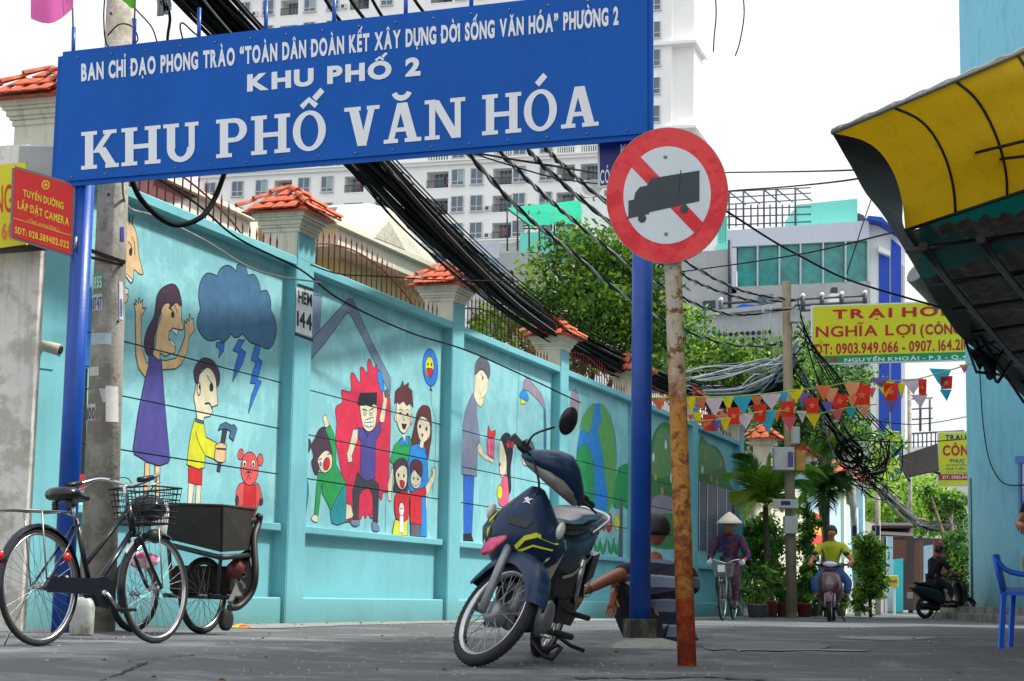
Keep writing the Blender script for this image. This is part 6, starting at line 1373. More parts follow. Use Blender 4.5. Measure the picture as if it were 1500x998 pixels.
twisted('lowest of the four twisted cables, crossing the tree and sagging to the pole', [(630, 160, 15.5), (683, 222, 17), (762, 308, 20), (840, 372, 23), (925, 440, 27), (1004, 484, 31), (1070, 505, 35), (1130, 506, 39), (1169, 493, Y1 - .3)])
twisted('second twisted cable from the left under the banner, passing behind the blue post', [(680, 165, 15.5), (727, 217, 17), (787, 277, 20), (840, 323, 23), (920, 387, 27), (1000, 436, 31), (1040, 453, 34), (1085, 462, 37), (1165, 451, Y1 - .3)])
twisted('third twisted cable under the banner, reappearing right of the rusty pole', [(725, 165, 15.5), (767, 213, 17), (813, 259, 19), (896, 328, 23), (998, 401, 29), (1040, 422, 33), (1085, 437, 37), (1118, 442, 39), (1166, 440, Y1 - .3)])
twisted('topmost twisted cable passing behind the small navy sign', [(750, 165, 15.5), (793, 211, 17), (827, 245, 19), (888, 296, 22), (1000, 380, 29), (1060, 415, 34), (1100, 430, 38), (1150, 438, Y1 - .3)])
for i, (pts, r, lab) in enumerate([
    ([(1063, 253, 24), (1200, 251, 20), (1345, 245, 14), (1440, 236, 11.4), (1560, 222, 9)], .010, 'thin wire crossing the white sky level with the no trucks sign into the awning'),
    ([(960, 292, 30), (1068, 280, 26), (1150, 274, 22), (1250, 263, 17), (1360, 238, 12.6), (1420, 226, 11), (1560, 192, 9)], .010, 'thin wire rising to the right across the yellow awning above the rooftop frame'),
    ([(1030, 290, 40), (1063, 309, 40), (1130, 352, 42), (1175, 377, 43), (1240, 409, 44), (1330, 437, 44), (1420, 462, 44)], .028, 'dark cable falling right across the teal glazing to the yellow sign'),
    ([(900, 408, 38), (1000, 398, 36), (1170, 373, 30), (1320, 338, 22), (1420, 322, 16)], .013, 'thin wire rising right across the teal glazing to the awning edge'),
    ([(683, 222, 16), (790, 240, 18), (880, 254, 20), (960, 262, 24), (1060, 268, 28)], .011, 'slack thin wire under the banner in front of the tower balconies'),
    ([(685, 222, 16), (740, 240, 17), (820, 262, 18), (900, 272, 20), (960, 280, 24)], .008, 'second slack thin wire under the banner crossing the tower'),
    ([(1047, -20, 20), (1049, 20, 20), (1046, 55, 20), (1045, 76, 20)], .008, 'left of the two loose wires dangling in the white sky'),
    ([(1087, -20, 20), (1090, 20, 20), (1084, 60, 20), (1077, 82, 20)], .008, 'right of the two loose wires dangling in the white sky'),
    ([(1277, 290, 60), (1265, 325, 60), (1240, 402, 60)], .02, 'short slanting wire in front of the teal glazing and white building'),
    ([(1176, 480, 42), (1200, 560, 42), (1240, 630, 44), (1290, 700, 46)], .018, 'dark wire dropping behind the left edge of the large yellow sign'),
    ([(1250, 645, 40), (1340, 648, 42), (1420, 643, 45)], .014, 'lower level wire behind the right bunting'), ([(1250, 612, 42), (1340, 622, 44), (1420, 610, 46)], .012, 'upper level wire behind the right bunting'),
    ([(540, -10, 14), (552, 12, 14.2), (562, 28, 14.4)], .014, 'short dark cable end above the banner near its middle'),
    ([(600, -12, 14), (610, 4, 14.2), (622, 20, 14.4)], .014, 'short dark cable end above the banner right of its middle'),
    ([(462, -25, 14), (490, 20, 14.6), (530, 70, 15.5)], .016, 'dark cable dropping behind the banner left of the middle rods'),
    ([(500, -25, 14), (520, 10, 14.6), (560, 60, 15.5)], .016, 'dark cable dropping behind the banner between two blue rods')]):
    cable('wire', lab, pts, r, M_wire)
# heavy loop under the banner, thin wires along the coping and over the left pole
cable('hanging_cable_loop', 'thick black cable looping down below the left half of the blue banner', [(190, 255, 13.9), (205, 290, 14.0), (235, 320, 14.2), (262, 330, 14.3), (295, 318, 14.4), (315, 290, 14.5), (330, 250, 14.5)], .022, M_wire, n=8)
cable('wire', 'thin grey wire draped along the teal coping from the left pole to the alley number', [(180, 240, 14), (185, 300, 14.4), (230, 318, 15.2), (300, 352, 16), (380, 398, 17.4), (470, 414, 19)], .010, M_wcab)
cable('wire', 'black wires running along the top of the first bay and past the first tiled cap', [(225, 258, 14.6), (290, 300, 15.6), (350, 350, 16.8), (440, 395, 18.9), (500, 440, 19.8), (600, 487, 21.5), (700, 520, 23.5), (850, 590, 28)], .011, M_wire)
cable('wire', 'thin black wire crossing level between the first and second tiled caps', [(455, 388, 18.9), (500, 402, 19.6), (560, 405, 20.5), (640, 410, 22), (760, 412, 24)], .008, M_wire)
cable('wire', 'thin wire coiling beside the top of the concrete pole', [(155, -20, 13.9), (152, 30, 13.9), (160, 70, 13.9), (200, 62, 13.8), (194, 40, 13.8), (175, 36, 13.8), (158, 52, 13.8)], .006, M_wire)
cable('wire', 'thin dark wire arching above the banner right of the concrete pole', [(178, -10, 13.7), (200, 15, 13.7), (222, 40, 13.7), (231, 66, 13.7)], .006, M_wire)
cable('wire', 'thin arched wire end above the banner between the second and third rods', [(272, 72, 13.7), (264, 42, 13.7), (268, 34, 13.7), (284, 48, 13.7), (300, 60, 13.7)], .007, M_wire)
# splice bundle at the top of the picture
sp_ = thing('cable_splice', 'grey frayed cable splice hanging above the banner from the top edge', 'cable', at(246, 20, 13.9)); rg = random.Random(8); mb = MB()
for k in range(16): x = 240 + rg.uniform(-9, 9); mb.tube(cat_rom(P3([(x - 6, -20, 13.9 + rg.uniform(-.05, .05)), (x, 4 + rg.uniform(-4, 4), 13.9), (x + 6 * rg.uniform(-.3, 1), 18 + rg.uniform(-4, 6), 13.9)]), 5), .014, 5, M_gconc if k % 2 else M_wire)
mb.build('splice', None, sp_); mb = MB(); mb.tube(cat_rom(P3([(246, 10, 13.9), (249, 28, 13.9), (246, 50, 13.9), (245, 66, 13.9)]), 6), .012, 6, M_wire); mb.build('lead', M_wire, sp_)
# tangle where the bundle meets the pole and runs on to the right
tg = MB(); rg = random.Random(31)
def tangle(c0, c1, n, spread, r, mts, loops=.5, Yj=.5):
    for k in range(n):
        m_ = len(c0); pts = []
        for i, (x, y, Y) in enumerate(c0): pts.append((x + rg.gauss(0, spread), y + rg.gauss(0, spread), Y + rg.uniform(-Yj, Yj)))
        tg.tube(cat_rom(P3(pts), 5), rg.uniform(*r), 4, rg.choice(mts), cap=False)
tangle([(1000, 572, 37), (1060, 578, 39), (1110, 565, 40), (1145, 540, 41), (1165, 515, 41.5)], None, 34, 7, (.014, .028), [M_wcab, M_wcab, M_wire, M_white])
tangle([(960, 560, 36), (1040, 548, 38), (1110, 535, 40), (1150, 520, 41), (1165, 500, 41.5)], None, 12, 6, (.01, .018), [M_wcab, M_white])
tangle([(1170, 540, 42), (1205, 600, 42), (1240, 660, 43), (1275, 700, 44), (1310, 730, 47)], None, 12, 7, (.012, .020), [M_wire, M_wire, M_wcab])
tangle([(1230, 640, 42), (1265, 670, 43), (1290, 650, 43), (1285, 700, 43), (1262, 690, 43), (1280, 720, 44)], None, 15, 14, (.010, .018), [M_wire, M_wire, M_wire, M_wcab])
tangle([(1290, 720, 45), (1325, 750, 48), (1350, 768, 50), (1385, 772, 50), (1410, 765, 50)], None, 18, 5, (.014, .026), [M_wire, M_wcab, M_wcab])
tangle([(1404, 765, 48), (1410, 800, 48), (1400, 840, 48), (1408, 890, 48)], None, 12, 6, (.01, .02), [M_wire, M_wcab])
for k in range(5): 
    c = at(1243 + rg.uniform(-6, 6), 666 + rg.uniform(-6, 6), 42.5); tg.tube([c + Vector((math.cos(a * .4) * .26, .1 * math.sin(a), math.sin(a * .4) * .26)) for a in range(17)], .025, 5, M_wire)
o = tg.build('cable_tangle', None); tag(o, 'messy tangle of grey and black wires on the lane poles behind the bunting', 'cable tangle'); o['kind'] = 'stuff'
for (pts, lab) in ([[(1128, 447, 41.6), (1118, 455, 41.6), (1128, 500, 41.8), (1136, 512, 42)], 'left white cable hanging down in front of the perforated wall'], [[(1130, 448, 41.6), (1128, 470, 41.6), (1134, 500, 41.8), (1138, 512, 42)], 'right white cable hanging down in front of the perforated wall']): cable('white_cable', lab, pts, .02, M_white)
for k in range(6): cable('service_wire', 'thin dark service wires slanting from the concrete pole to below the large yellow sign', [(1168, 440 + k * 12, 42), (1185 + k * 5, 500 + k * 6, 42), (1215 + k * 9, 560 + k * 6, 42), (1250 + k * 12, 610 + k * 6, 43)], .015, M_wire, 'service wires from the lane pole')
# ================================================================== vehicles
def loft(mb, rings, mt=None, cap=True, smooth=True):
    n = len(rings[0]); fs = []
    for i in range(len(rings) - 1):
        for k in range(n): fs.append((i * n + k, i * n + (k + 1) % n, (i + 1) * n + (k + 1) % n, (i + 1) * n + k))
    if cap: fs.append(list(range(n))[::-1]); fs.append([(len(rings) - 1) * n + k for k in range(n)])
    return mb.add([p for r_ in rings for p in r_], fs, mt, smooth)
def oval(c, u, v, a, b, n=16, p=2.4):
    out = []
    for k in range(n):
        t = 2 * math.pi * k / n; x, y = math.cos(t), math.sin(t)
        out.append(Vector(c) + Vector(u) * (a * math.copysign(abs(x) ** (2 / p), x)) + Vector(v) * (b * math.copysign(abs(y) ** (2 / p), y)))
    return out
X, Yv, Zv = Vector((1, 0, 0)), Vector((0, 1, 0)), Vector((0, 0, 1))
M_rub = mat('tyre_rubber', (30, 31, 33), .75, var=.2, scale=20, bump=.25, bscale=60); M_rim = mat('chrome_rim', (196, 198, 200), .25, 1., var=.15, scale=12); M_spk = mat('steel_spoke', (170, 172, 174), .35, 1.); M_blk = mat('black_gloss', (18, 20, 26), .25, var=.15, spec=.6); M_satin = mat('satin_black', (28, 29, 32), .5, var=.2)
M_bframe = mat('navy_bike_frame', (16, 20, 34), .35, var=.15, coat=.3); M_refl = mat('red_reflector', (200, 24, 24), .2, var=.1, spec=.8)
def wheel(par, c, r, tw, axis=(0, 1, 0), spokes=32, M=None, rimmt=None, hubr=.022, hubmt=None, rimw=.014, tread=False):
    """wheel in the local frame of par"""
    Mx = M or Matrix.Identity(4); ax = Vector(axis)
    def bl_(mb, nm, mt, p): mb.v = [Mx @ v for v in mb.v]; return mb.build(nm, mt, p, local=True)
    mb = MB(); pr = [(r - tw + tw * .5 * (1 - math.cos(R(a))) * 1.0 + 0, 0) for a in ()]
    prof = [(r - tw / 2 + tw / 2 * math.cos(R(a)), tw / 2 * .95 * math.sin(R(a))) for a in range(0, 360, 30)]
    mb.lathe(c, prof, ax, 48, M_rub, closed=True)
    if tread:
        for k in range(60):
            a = 2 * math.pi * k / 60; z = ax; x = z.orthogonal().normalized(); y = z.cross(x)
            for q in (-1, 1):
                p = Vector(c) + (x * math.cos(a + q * .03) + y * math.sin(a + q * .03)) * (r - .003) + ax * q * tw * .26; mb.box(p, (.009, .009, .003), M_rub)
    w = bl_(mb, 'tyre', M_rub, par)
    mb = MB(); mb.lathe(c, [(r - tw * .95, -rimw), (r - tw * .86, -rimw * 1.1), (r - tw * .86, rimw * 1.1), (r - tw * .95, rimw), (r - tw * 1.2, rimw * .5), (r - tw * 1.2, -rimw * .5)], ax, 40, rimmt or M_rim, closed=True); bl_(mb, 'rim', rimmt or M_rim, w)
    mb = MB(); x = ax.orthogonal().normalized(); y = ax.cross(x)
    for k in range(spokes):
        a = 2 * math.pi * k / spokes; s_ = 1 if k % 2 else -1; b = a + (.5 if (k // 2) % 2 else -.5) * .9
        p0_ = Vector(c) + (x * math.cos(b) + y * math.sin(b)) * hubr + ax * s_ * .028; p1_ = Vector(c) + (x * math.cos(a) + y * math.sin(a)) * (r - tw * 1.15)
        mb.tube([p0_, p1_], .0018 if r < .4 and tw < .05 else .0022, 3, M_spk, cap=False)
    o = bl_(mb, 'spokes', M_spk, w); o['kind'] = 'stuff'
    mb = MB(); mb.lathe(c, [(0, -.045), (.012, -.045), (.012, -.03), (hubr, -.028), (hubr * .6, -.02), (hubr * .6, .02), (hubr, .028), (.012, .03), (.012, .045), (0, .045)], ax, 14, hubmt or M_spk); bl_(mb, 'hub', hubmt or M_spk, w)
    return w
def fender(par, c, r, w_, a0, a1, mt, nm='mudguard', M=None, ax=None):
    mb = MB(); rows = []
    for i in range(17):
        a = R(a0 + (a1 - a0) * i / 16); rows.append([Vector(c) + Vector((math.cos(a) * (r - .018 * (abs(q) > .6)), q * w_ / 2, math.sin(a) * (r - .018 * (abs(q) > .6)))) for q in (-1, -.7, -.3, .3, .7, 1)])
    mb.sheet(rows, mt); mb.sheet([[p * 1 + (Vector(c) - p).normalized() * .003 for p in r_] for r_ in rows][::-1], mt)
    if M: mb.v = [M @ v for v in mb.v]
    return mb.build(nm, mt, par, local=True)
def tb(par, nm, pts, r, mt, n=8, M=None, k=0):
    mb = MB(); P = [Vector(p) for p in pts]; P = cat_rom(P, k) if k else P; mb.tube(P, r if not isinstance(r, list) else [r[0] + (r[-1] - r[0]) * i / (len(P) - 1) for i in range(len(P))], n, mt)
    if M: mb.v = [M @ v for v in mb.v]
    return mb.build(nm, mt, par, local=True)
def bicycle(M, label, frame, front, scale=1.0):
    t = thing('bicycle', label, 'bicycle', M=M); r = .335; H0, H1 = Vector((0, 0, r)), Vector((1.07, 0, r))
    wheel(t, H0, r, .036); wheel(t, H1, r, .036)
    fender(t, H0, r + .022, .056, 8, 200, frame); fender(t, H1, r + .022, .056, 62, 205, frame)
    BBk, SC_, HT, HB = Vector((.46, 0, .30)), Vector((.325, 0, .70)), Vector((.80, 0, .84)), Vector((.855, 0, .66))
    mb = MB(); mb.tube([BBk, SC_ + (SC_ - BBk) * .08], .016, 10, frame); mb.tube([HB + (HT - HB) * .15, BBk], .018, 10, frame); mb.tube([HT - (HT - HB) * .15, BBk.lerp(SC_, .42)], .015, 10, frame); mb.tube([HT, HB], .022, 12, frame)
    for s in (-1, 1): mb.tube([SC_ + Yv * .02 * s, H0 + Yv * .055 * s], .008, 6, frame); mb.tube([BBk + Yv * .03 * s, H0 + Yv * .055 * s], .01, 6, frame)
    mb.lathe(BBk, [(.028, -.04), (.028, .04)], Yv, 12, frame); mb.build('frame', frame, t, local=True)
    mb = MB()
    for s in (-1, 1): mb.tube(cat_rom([HB + Yv * .045 * s, HB.lerp(H1, .55) + Vector((-.01, .05 * s, 0)), H1 + Yv * .052 * s], 4), .011, 6, frame)
    mb.tube([HB + Yv * -.05, HB + Yv * .05], .014, 6, frame); mb.build('fork', frame, t, local=True)
    tb(t, 'seat_post', [SC_, SC_ + (SC_ - BBk) * .3], .012, M_chrome)
    s0 = Vector((.27, 0, .87)); mb = MB(); loft(mb, [oval(s0 + X * dx + Zv * dz_, Yv, Zv, w_, h_, 14) for dx, dz_, w_, h_ in ((-.14, .0, .03, .02), (-.12, .0, .095, .04), (-.04, 0, .10, .045), (.03, -.005, .06, .04), (.10, -.01, .03, .028), (.15, -.012, .018, .014))], M_blk); mb.build('saddle', M_blk, t, local=True)
    mb = MB()
    for s in (-1, 1): mb = MB(); mb.lathe(s0 + Vector((-.08, .05 * s, -.09)), [(.016, 0), (.022, .01), (.016, .02), (.022, .03), (.016, .04), (.02, .05)], Zv, 10, M_satin); mb.build('saddle_spring', M_satin, t, local=True)
    # rack
    mb = MB(); z = .755
    mb.tube([(-.30, -.07, z), (-.30, .07, z), (.20, .05, z + .01), (.20, -.05, z + .01)], .005, 5, M_steel, closed=True)
    for q in (-.035, 0, .035): mb.tube([(-.30, q, z), (.22, q * .8, z + .01)], .004, 5, M_steel)
    for q in (-.2, -.05, .1): mb.tube([(q, -.065, z), (q, .065, z)], .004, 5, M_steel)
    for s in (-1, 1): mb.tube([(-.06, .065 * s, z), (0, .06 * s, r)], .005, 5, M_steel)
    mb.tube([(.2, 0, z + .01), (.31, 0, .74)], .006, 5, M_steel); mb.build('rack', M_steel, t, local=True)
    # bars
    st = HT + (HT - HB).normalized() * .12; tb(t, 'stem', [HT, st, st + X * .05], .012, M_chrome)
    c0 = st + X * .05; mb = MB()
    for s in (-1, 1): mb.tube(cat_rom([c0, c0 + Vector((.04, .10 * s, .03)), c0 + Vector((.0, .22 * s, .06)), c0 + Vector((-.12, .27 * s, .03)), c0 + Vector((-.24, .27 * s, .01))], 5), .011, 8, M_chrome)
    mb.build('handlebar', M_chrome, t, local=True)
    for s in (-1, 1): tb(t, 'grip', [c0 + Vector((-.13, .27 * s, .028)), c0 + Vector((-.26, .27 * s, .005))], .017, M_black, 10); tb(t, 'brake_lever', [c0 + Vector((-.02, .24 * s, .04)), c0 + Vector((-.08, .29 * s, .0)), c0 + Vector((-.2, .29 * s, -.03))], .005, M_chrome, 6)
    mb = MB(); mb.tube(cat_rom([c0 + Vector((.0, .15, .05)), c0 + Vector((.12, .1, .06)), c0 + Vector((.1, .02, -.1)), HB + Vector((.05, 0, 0))], 5), .004, 5, M_black); mb.tube(cat_rom([c0 + Vector((.0, -.15, .05)), c0 + Vector((.14, -.1, .04)), c0 + Vector((.08, -.02, -.12)), HB + Vector((.0, 0, 0))], 5), .004, 5, M_black); mb.build('brake_cable', M_black, t, local=True)
    # basket of wires
    B0 = Vector((.975, 0, .73)); wx, wy, hz = .12, .135, .22; mb = MB()
    def ringb(z, e): return [B0 + Vector((sx * (wx + e), sy * (wy + e), z)) for sx, sy in ((-1, -1), (1, -1), (1, 1), (-1, 1))]
    for j in range(7): q = ringb(hz * j / 6, .03 * j / 6); mb.tube(q, .0035 if j < 6 else .006, 4, front, closed=True)
    for e in range(4):
        lo, hi = ringb(0, 0), ringb(hz, .03); nseg = 8 if e % 2 == 0 else 10
        for j in range(nseg): f = j / nseg; mb.tube([lo[e].lerp(lo[(e + 1) % 4], f), hi[e].lerp(hi[(e + 1) % 4], f)], .0025, 4, front, cap=False)
    for j in range(9): q = ringb(0, 0); f = j / 8; mb.tube([q[0].lerp(q[3], f), q[1].lerp(q[2], f)], .0025, 4, front, cap=False)
    mb.build('basket', front, t, local=True)
    tb(t, 'basket_stay', [H1 + Yv * .06, B0 + Vector((.05, .06, 0))], .005, M_chrome, 5); tb(t, 'basket_stay', [H1 - Yv * .06, B0 + Vector((.05, -.06, 0))], .005, M_chrome, 5)
    # drive side (right = -y)
    mb = MB(); pts = [Vector((-.05, -.062, .33)), Vector((.0, -.062, .385)), Vector((.40, -.062, .385)), Vector((.48, -.062, .40)), Vector((.55, -.062, .36)), Vector((.56, -.062, .28)), Vector((.50, -.062, .20)), Vector((.42, -.062, .22)), Vector((.38, -.062, .29)), Vector((.0, -.062, .30))]
    mb.prism(pts, Yv * -.03, frame); mb.build('chain_guard', frame, t, local=True)
    cr = BBk + Yv * -.11; ce = cr + Vector((.13, 0, -.10)); tb(t, 'crank', [BBk + Yv * -.05, cr], .016, M_chrome); tb(t, 'crank', [cr, ce], .010, M_chrome); tb(t, 'crank', [BBk + Yv * .08, BBk + Vector((-.13, .08, .10))], .010, M_chrome)
    for p in (ce + Yv * -.05, BBk + Vector((-.13, .13, .10))): mb = MB(); mb.box(p, (.09, .085, .022), M_black, None, .006); mb.box(p + X * .045, (.004, .05, .016), mat('amber_reflector', (220, 90, 40), .3)); mb.build('pedal', None, t, local=True)
    tb(t, 'kickstand', [H0 + Vector((.0, .07, -.01)), Vector((-.06, .2, .008)), Vector((-.10, .21, .005))], .007, M_steel, 6)
    mb = MB(); mb.lathe(Vector((-.345, 0, .50)), [(0, .02), (.02, .018), (.033, .005), (.036, -.012)], Vector((-1, 0, -.2)), 14, M_refl); mb.build('tail_reflector', M_refl, t, local=True)
    mb = MB(); mb.lathe(Vector((.16, -.07, .50)), [(0, .014), (.018, .012), (.028, .004), (.03, -.004)], Vector((0, -1, 0)), 14, M_refl); mb.build('side_reflector', M_refl, t, local=True)
    mb = MB(); loft(mb, [oval(Vector((1.03 + dx, .0, .66)), Yv, Zv, a_, a_, 12) for dx, a_ in ((-.04, .02), (0, .04), (.05, .046), (.06, .04))], mat('dark_green_lamp', (40, 62, 54), .4, var=.1)); mb.build('headlamp', None, t, local=True)
    return t
rbk = gp(56, 947); ang = R(26.2); 
def frame_at(p, heading, lean=0):        # heading: clockwise from +Y, local +x forward
    return Matrix.Translation(p) @ Matrix.Rotation(R(90) - heading, 4, 'Z') @ Matrix.Rotation(lean, 4, 'X')
Mb = frame_at(rbk, ang, R(-3))
bk = bicycle(Mb, 'old navy blue city bicycle with a black wire basket leaning by the concrete pole', M_bframe, M_black)
mb = MB(); d0, d1 = Vector((.80, -.025, .57)), Vector((.74, -.025, .50)); a_, b_ = Vector((.84, -.022, .635)), Vector((.70, -.022, .50)); mb.bar(a_.lerp(b_, .1), a_.lerp(b_, .62), .003, .022, mat('white_decal', (210, 214, 216), .4)); mb.build('decal', None, bk, local=True)
# bag and clutter in the basket, white cloth bag behind
def blob(name, label, cat, c, r, mt, seed, sub=2, parent=None):
    rg = random.Random(seed); mb = MB(); n, m_ = 18, 12; vs = []; fs = []
    ph = [rg.uniform(0, 6.28) for _ in range(6)]
    for i in range(m_ + 1):
        t_ = math.pi * i / m_
        for k in range(n):
            a = 2 * math.pi * k / n; w = 1 + .12 * math.sin(3 * a + ph[0] + 2 * t_) + .09 * math.sin(5 * a + ph[1]) * math.sin(2 * t_ + ph[2]) + .05 * math.sin(9 * a + 4 * t_ + ph[3])
            vs.append(Vector(c) + Vector((math.sin(t_) * math.cos(a) * r[0] * w, math.sin(t_) * math.sin(a) * r[1] * w, math.cos(t_) * r[2] * (w * .5 + .5))))
    for i in range(m_):
        for k in range(n): fs.append((i * n + k, (i + 1) * n + k, (i + 1) * n + (k + 1) % n, i * n + (k + 1) % n))
    mb.add(vs, fs, mt, True); o = mb.build(name, mt); tag(o, label, cat); return o
Wb = lambda x, y, z: Mb @ Vector((x, y, z))
blob('plastic_bag', 'crumpled black plastic bag lying in the bicycle basket', 'bag', Wb(1.0, 0, .83), (.11, .12, .08), M_blk, 3)
blob('flower_cloth', 'pink and white flowered cloth bundle hanging under the bicycle basket', 'cloth', Wb(1.10, .12, .52), (.10, .06, .05), mat('pink_flower_cloth', (226, 84, 140), .8, var=.1, two=((238, 226, 226), .7, 16)), 5)
M_spot = mat('speckled_white_cloth', (214, 220, 214), .8, var=.1, two=((70, 80, 90), .25, 40))
wb_ = thing('cloth_bag', 'white speckled cloth bag hanging at the corner of the rusty cart', 'bag', at(236, 780, 12.6)); rows = [[at(222 + 21 * u + (2 * math.sin(v * 5)), 737 + 52 * v + 3 * math.sin(u * 6), 12.6 - .05 * math.sin(u * 3.1) * math.sin(v * 3)) for u in [k / 8 for k in range(9)]] for v in [k / 8 for k in range(9)]]
mb = MB(); mb.sheet(rows, M_spot); mb.sheet([[p + Vector((0, .08, 0)) for p in r_] for r_ in rows][::-1], M_spot); mb.build('fabric', M_spot, wb_)
# white jug behind the bicycle
M_jug = mat('dirty_white_plastic', (178, 182, 176), .45, var=.2, scale=5, two=((140, 136, 120), .5, 6)); jg = gp(119, 931); jt = thing('plastic_jug', 'dirty white plastic jug standing between the bicycle wheels at the foot of the concrete pole', 'jug', jg)
mb = MB(); loft(mb, [oval(jg + Zv * z, X, Yv, a_, b_, 20, 4) for z, a_, b_ in ((0, .075, .06), (.01, .08, .065), (.2, .082, .066), (.24, .07, .055), (.27, .04, .035))], M_jug); mb.build('body', M_jug, jt); mb = MB(); mb.lathe(jg + Zv * .27, [(.03, 0), (.03, .03), (0, .03)], Zv, 14, mat('blue_cap', (60, 90, 150), .5)); mb.build('cap', None, jt)
# ------------------------------------------------------------------ rusty hand cart
M_crust = mat('rusty_dark_steel', (42, 35, 24), .8, .1, var=.35, scale=6, bump=.3, two=((30, 28, 28), .8, 4))
Yc = 13.4; cc0 = gp(295, 929); ct = thing('hand_cart', 'rusty dark metal hand cart with spoked wheels parked against the teal wall', 'cart', cc0)
top = [at(238, 738, 14.3), at(325, 741, 13.2), at(374, 746, 14.2)]; top.append(top[0] + top[2] - top[1]); bot = [at(246, 790, 14.2), at(324, 809, 13.35), at(366, 806, 14.1)]; bot.append(bot[0] + bot[2] - bot[1])
mb = MB()
for i in range(4):
    j = (i + 1) % 4; a_, b_, c_, d_ = bot[i], bot[j], top[j], top[i]; n = (b_ - a_).cross(d_ - a_).normalized()
    mb.prism([a_, b_, c_, d_], n * -.012, M_crust)
mb.prism(bot, (0, 0, .01), M_crust); mb.build('tray', M_crust, ct)
mb = MB(); mb.tube(top + [top[0]], .012, 6, M_crust); mb.build('rim_tube', M_crust, ct)
mb = MB()
for i in (0, 1): mb.tube([bot[i] + Zv * -.04, bot[i + 1] + Zv * -.04], .02, 6, M_satin)
mb.tube([bot[0], at(252, 860, 13.9)], .016, 6, M_satin); mb.tube([bot[2], at(352, 880, 14)], .016, 6, M_satin); mb.tube([bot[1] - Zv * .02, at(318, 868, 13.6)], .016, 6, M_satin); mb.tube([at(240, 872, 14.4), at(352, 876, 13.9)], .018, 6, M_satin); mb.build('chassis', M_satin, ct)
mb = MB(); mb.tube(cat_rom([at(356, 765, 14), at(374, 762, 14.2), at(380, 756, 14.2), at(378, 768, 14.2), at(372, 790, 14.1), at(374, 840, 14), at(368, 868, 14), at(350, 888, 13.9), at(336, 890, 13.8)], 6), .028, 8, M_satin); mb.build('push_handle', M_satin, ct)
Mw = frame_at(cc0, R(27)); inv = XF[ct.name].inverted()
XW = inv @ Mw
wheel(ct, Vector((0, 0, .295)), .295, .05, M=XW, spokes=28); wheel(ct, Vector((-.05, .62, .295)), .295, .05, M=XW, spokes=28)
mb = MB(); mb.prism([at(350, 812, 14.05), at(370, 800, 14.15), at(372, 835, 14.05), at(364, 866, 14), at(346, 886, 13.9), at(332, 884, 13.85), at(348, 850, 14)], (.0, .05, 0), M_satin); mb.build('side_guard', M_satin, ct)
mb = MB(); mb.lathe(inv @ at(331, 908, 14.1), [(0, -.02), (.06, -.02), (.085, -.012), (.085, .012), (.06, .02), (0, .02)], XW.to_3x3() @ Yv, 20, M_rub); mb.build('castor_wheel', M_rub, ct, local=True)
mb = MB(); mb.box(at(300, 850, 14.3), (.5, .3, .22), M_crust, None, .03); mb.build('under_box', M_crust, ct)
mb = MB(); mb.lathe(at(345, 848, 13.9), [(0, 0), (.06, 0), (.07, .1), (.03, .14), (.03, .17), (0, .17)], Zv, 14, mat('dark_red_bottle', (90, 30, 30), .4)); mb.build('hanging_bottle', None, ct)
mb = MB()
for k in range(20): a = k * .5; mb.box(at(352, 860, 13.88) + Vector((.03 * math.cos(a), 0, .10 * math.sin(a * .3))), (.02, .01, .02), M_steel)
mb.build('chain_coil', M_steel, ct, kind='stuff')
rgp = gp(352, 921); M_rag = mat('yellow_red_rag', (232, 190, 40), .8, var=.15, two=((206, 70, 30), .6, 14)); rows = [[rgp + Vector((-.13 + .26 * u, -.06 + .12 * v, .012 + .035 * abs(math.sin(u * 5 + v * 4)) * math.sin(v * 3.1) * math.sin(u * 3.1))) for u in [k / 10 for k in range(11)]] for v in [k / 6 for k in range(7)]]
mb = MB(); mb.sheet(rows, M_rag); o = mb.build('rag', M_rag); tag(o, 'crumpled yellow and red rag on the ground beside the cart wheel', 'rag')
# ------------------------------------------------------------------ the leaning motorbike
M_mnavy = mat('dusty_navy_paint', (12, 44, 76), .35, var=.35, scale=5, coat=.08, spec=.35, two=((26, 66, 98), .4, 7), bump=.04, bscale=6); M_mdark = mat('engine_dark', (24, 25, 28), .5, .4, var=.3, scale=12); M_alu = mat('dull_aluminium', (150, 154, 158), .45, .6, var=.25, scale=8); M_ystr = mat('yellow_decal', (222, 222, 30), .4, var=.05); M_lens = mat('smoky_headlamp', (130, 132, 124), .08, var=.4, scale=10, spec=.9); M_seat = mat('black_vinyl_seat', (20, 21, 24), .22, var=.1, spec=.6, bump=.08, bscale=30)
fc = gp(692, 978); mh = math.pi + R(16); mdir = Vector((math.sin(mh), math.cos(mh), 0)); rcn = fc - mdir * 1.22 * 1.13; rcn.z = gz(rcn.x, rcn.y)
Mm = frame_at(rcn, mh, R(-15)) @ Matrix.Scale(1.13, 4)
mt_ = thing('motorbike', 'navy blue underbone motorbike with yellow decals leaning hard on its side stand', 'motorbike', M=Mm)
rw = .282; H0, H1 = Vector((0, 0, rw)), Vector((1.22, 0, rw)); rake = R(26); sax = Vector((-math.sin(rake), 0, math.cos(rake))); sp0 = H1 + Vector((-.05, 0, 0)); ST = Matrix.Translation(sp0) @ Matrix.Rotation(R(50), 4, sax) @ Matrix.Translation(-sp0)
_fr = [Mm @ (ST @ (H1 + Vector((rw * math.cos(a / 20), 0, rw * math.sin(a / 20))))) for a in range(126)]; _lo = min(_fr, key=lambda p: p.z); _re = [Mm @ (H0 + Vector((rw * math.cos(a / 20), 0, rw * math.sin(a / 20)))) for a in range(126)]
_rl = min(_re, key=lambda p: p.z); _dz = (_lo.z - _rl.z) / (_lo - _rl).length
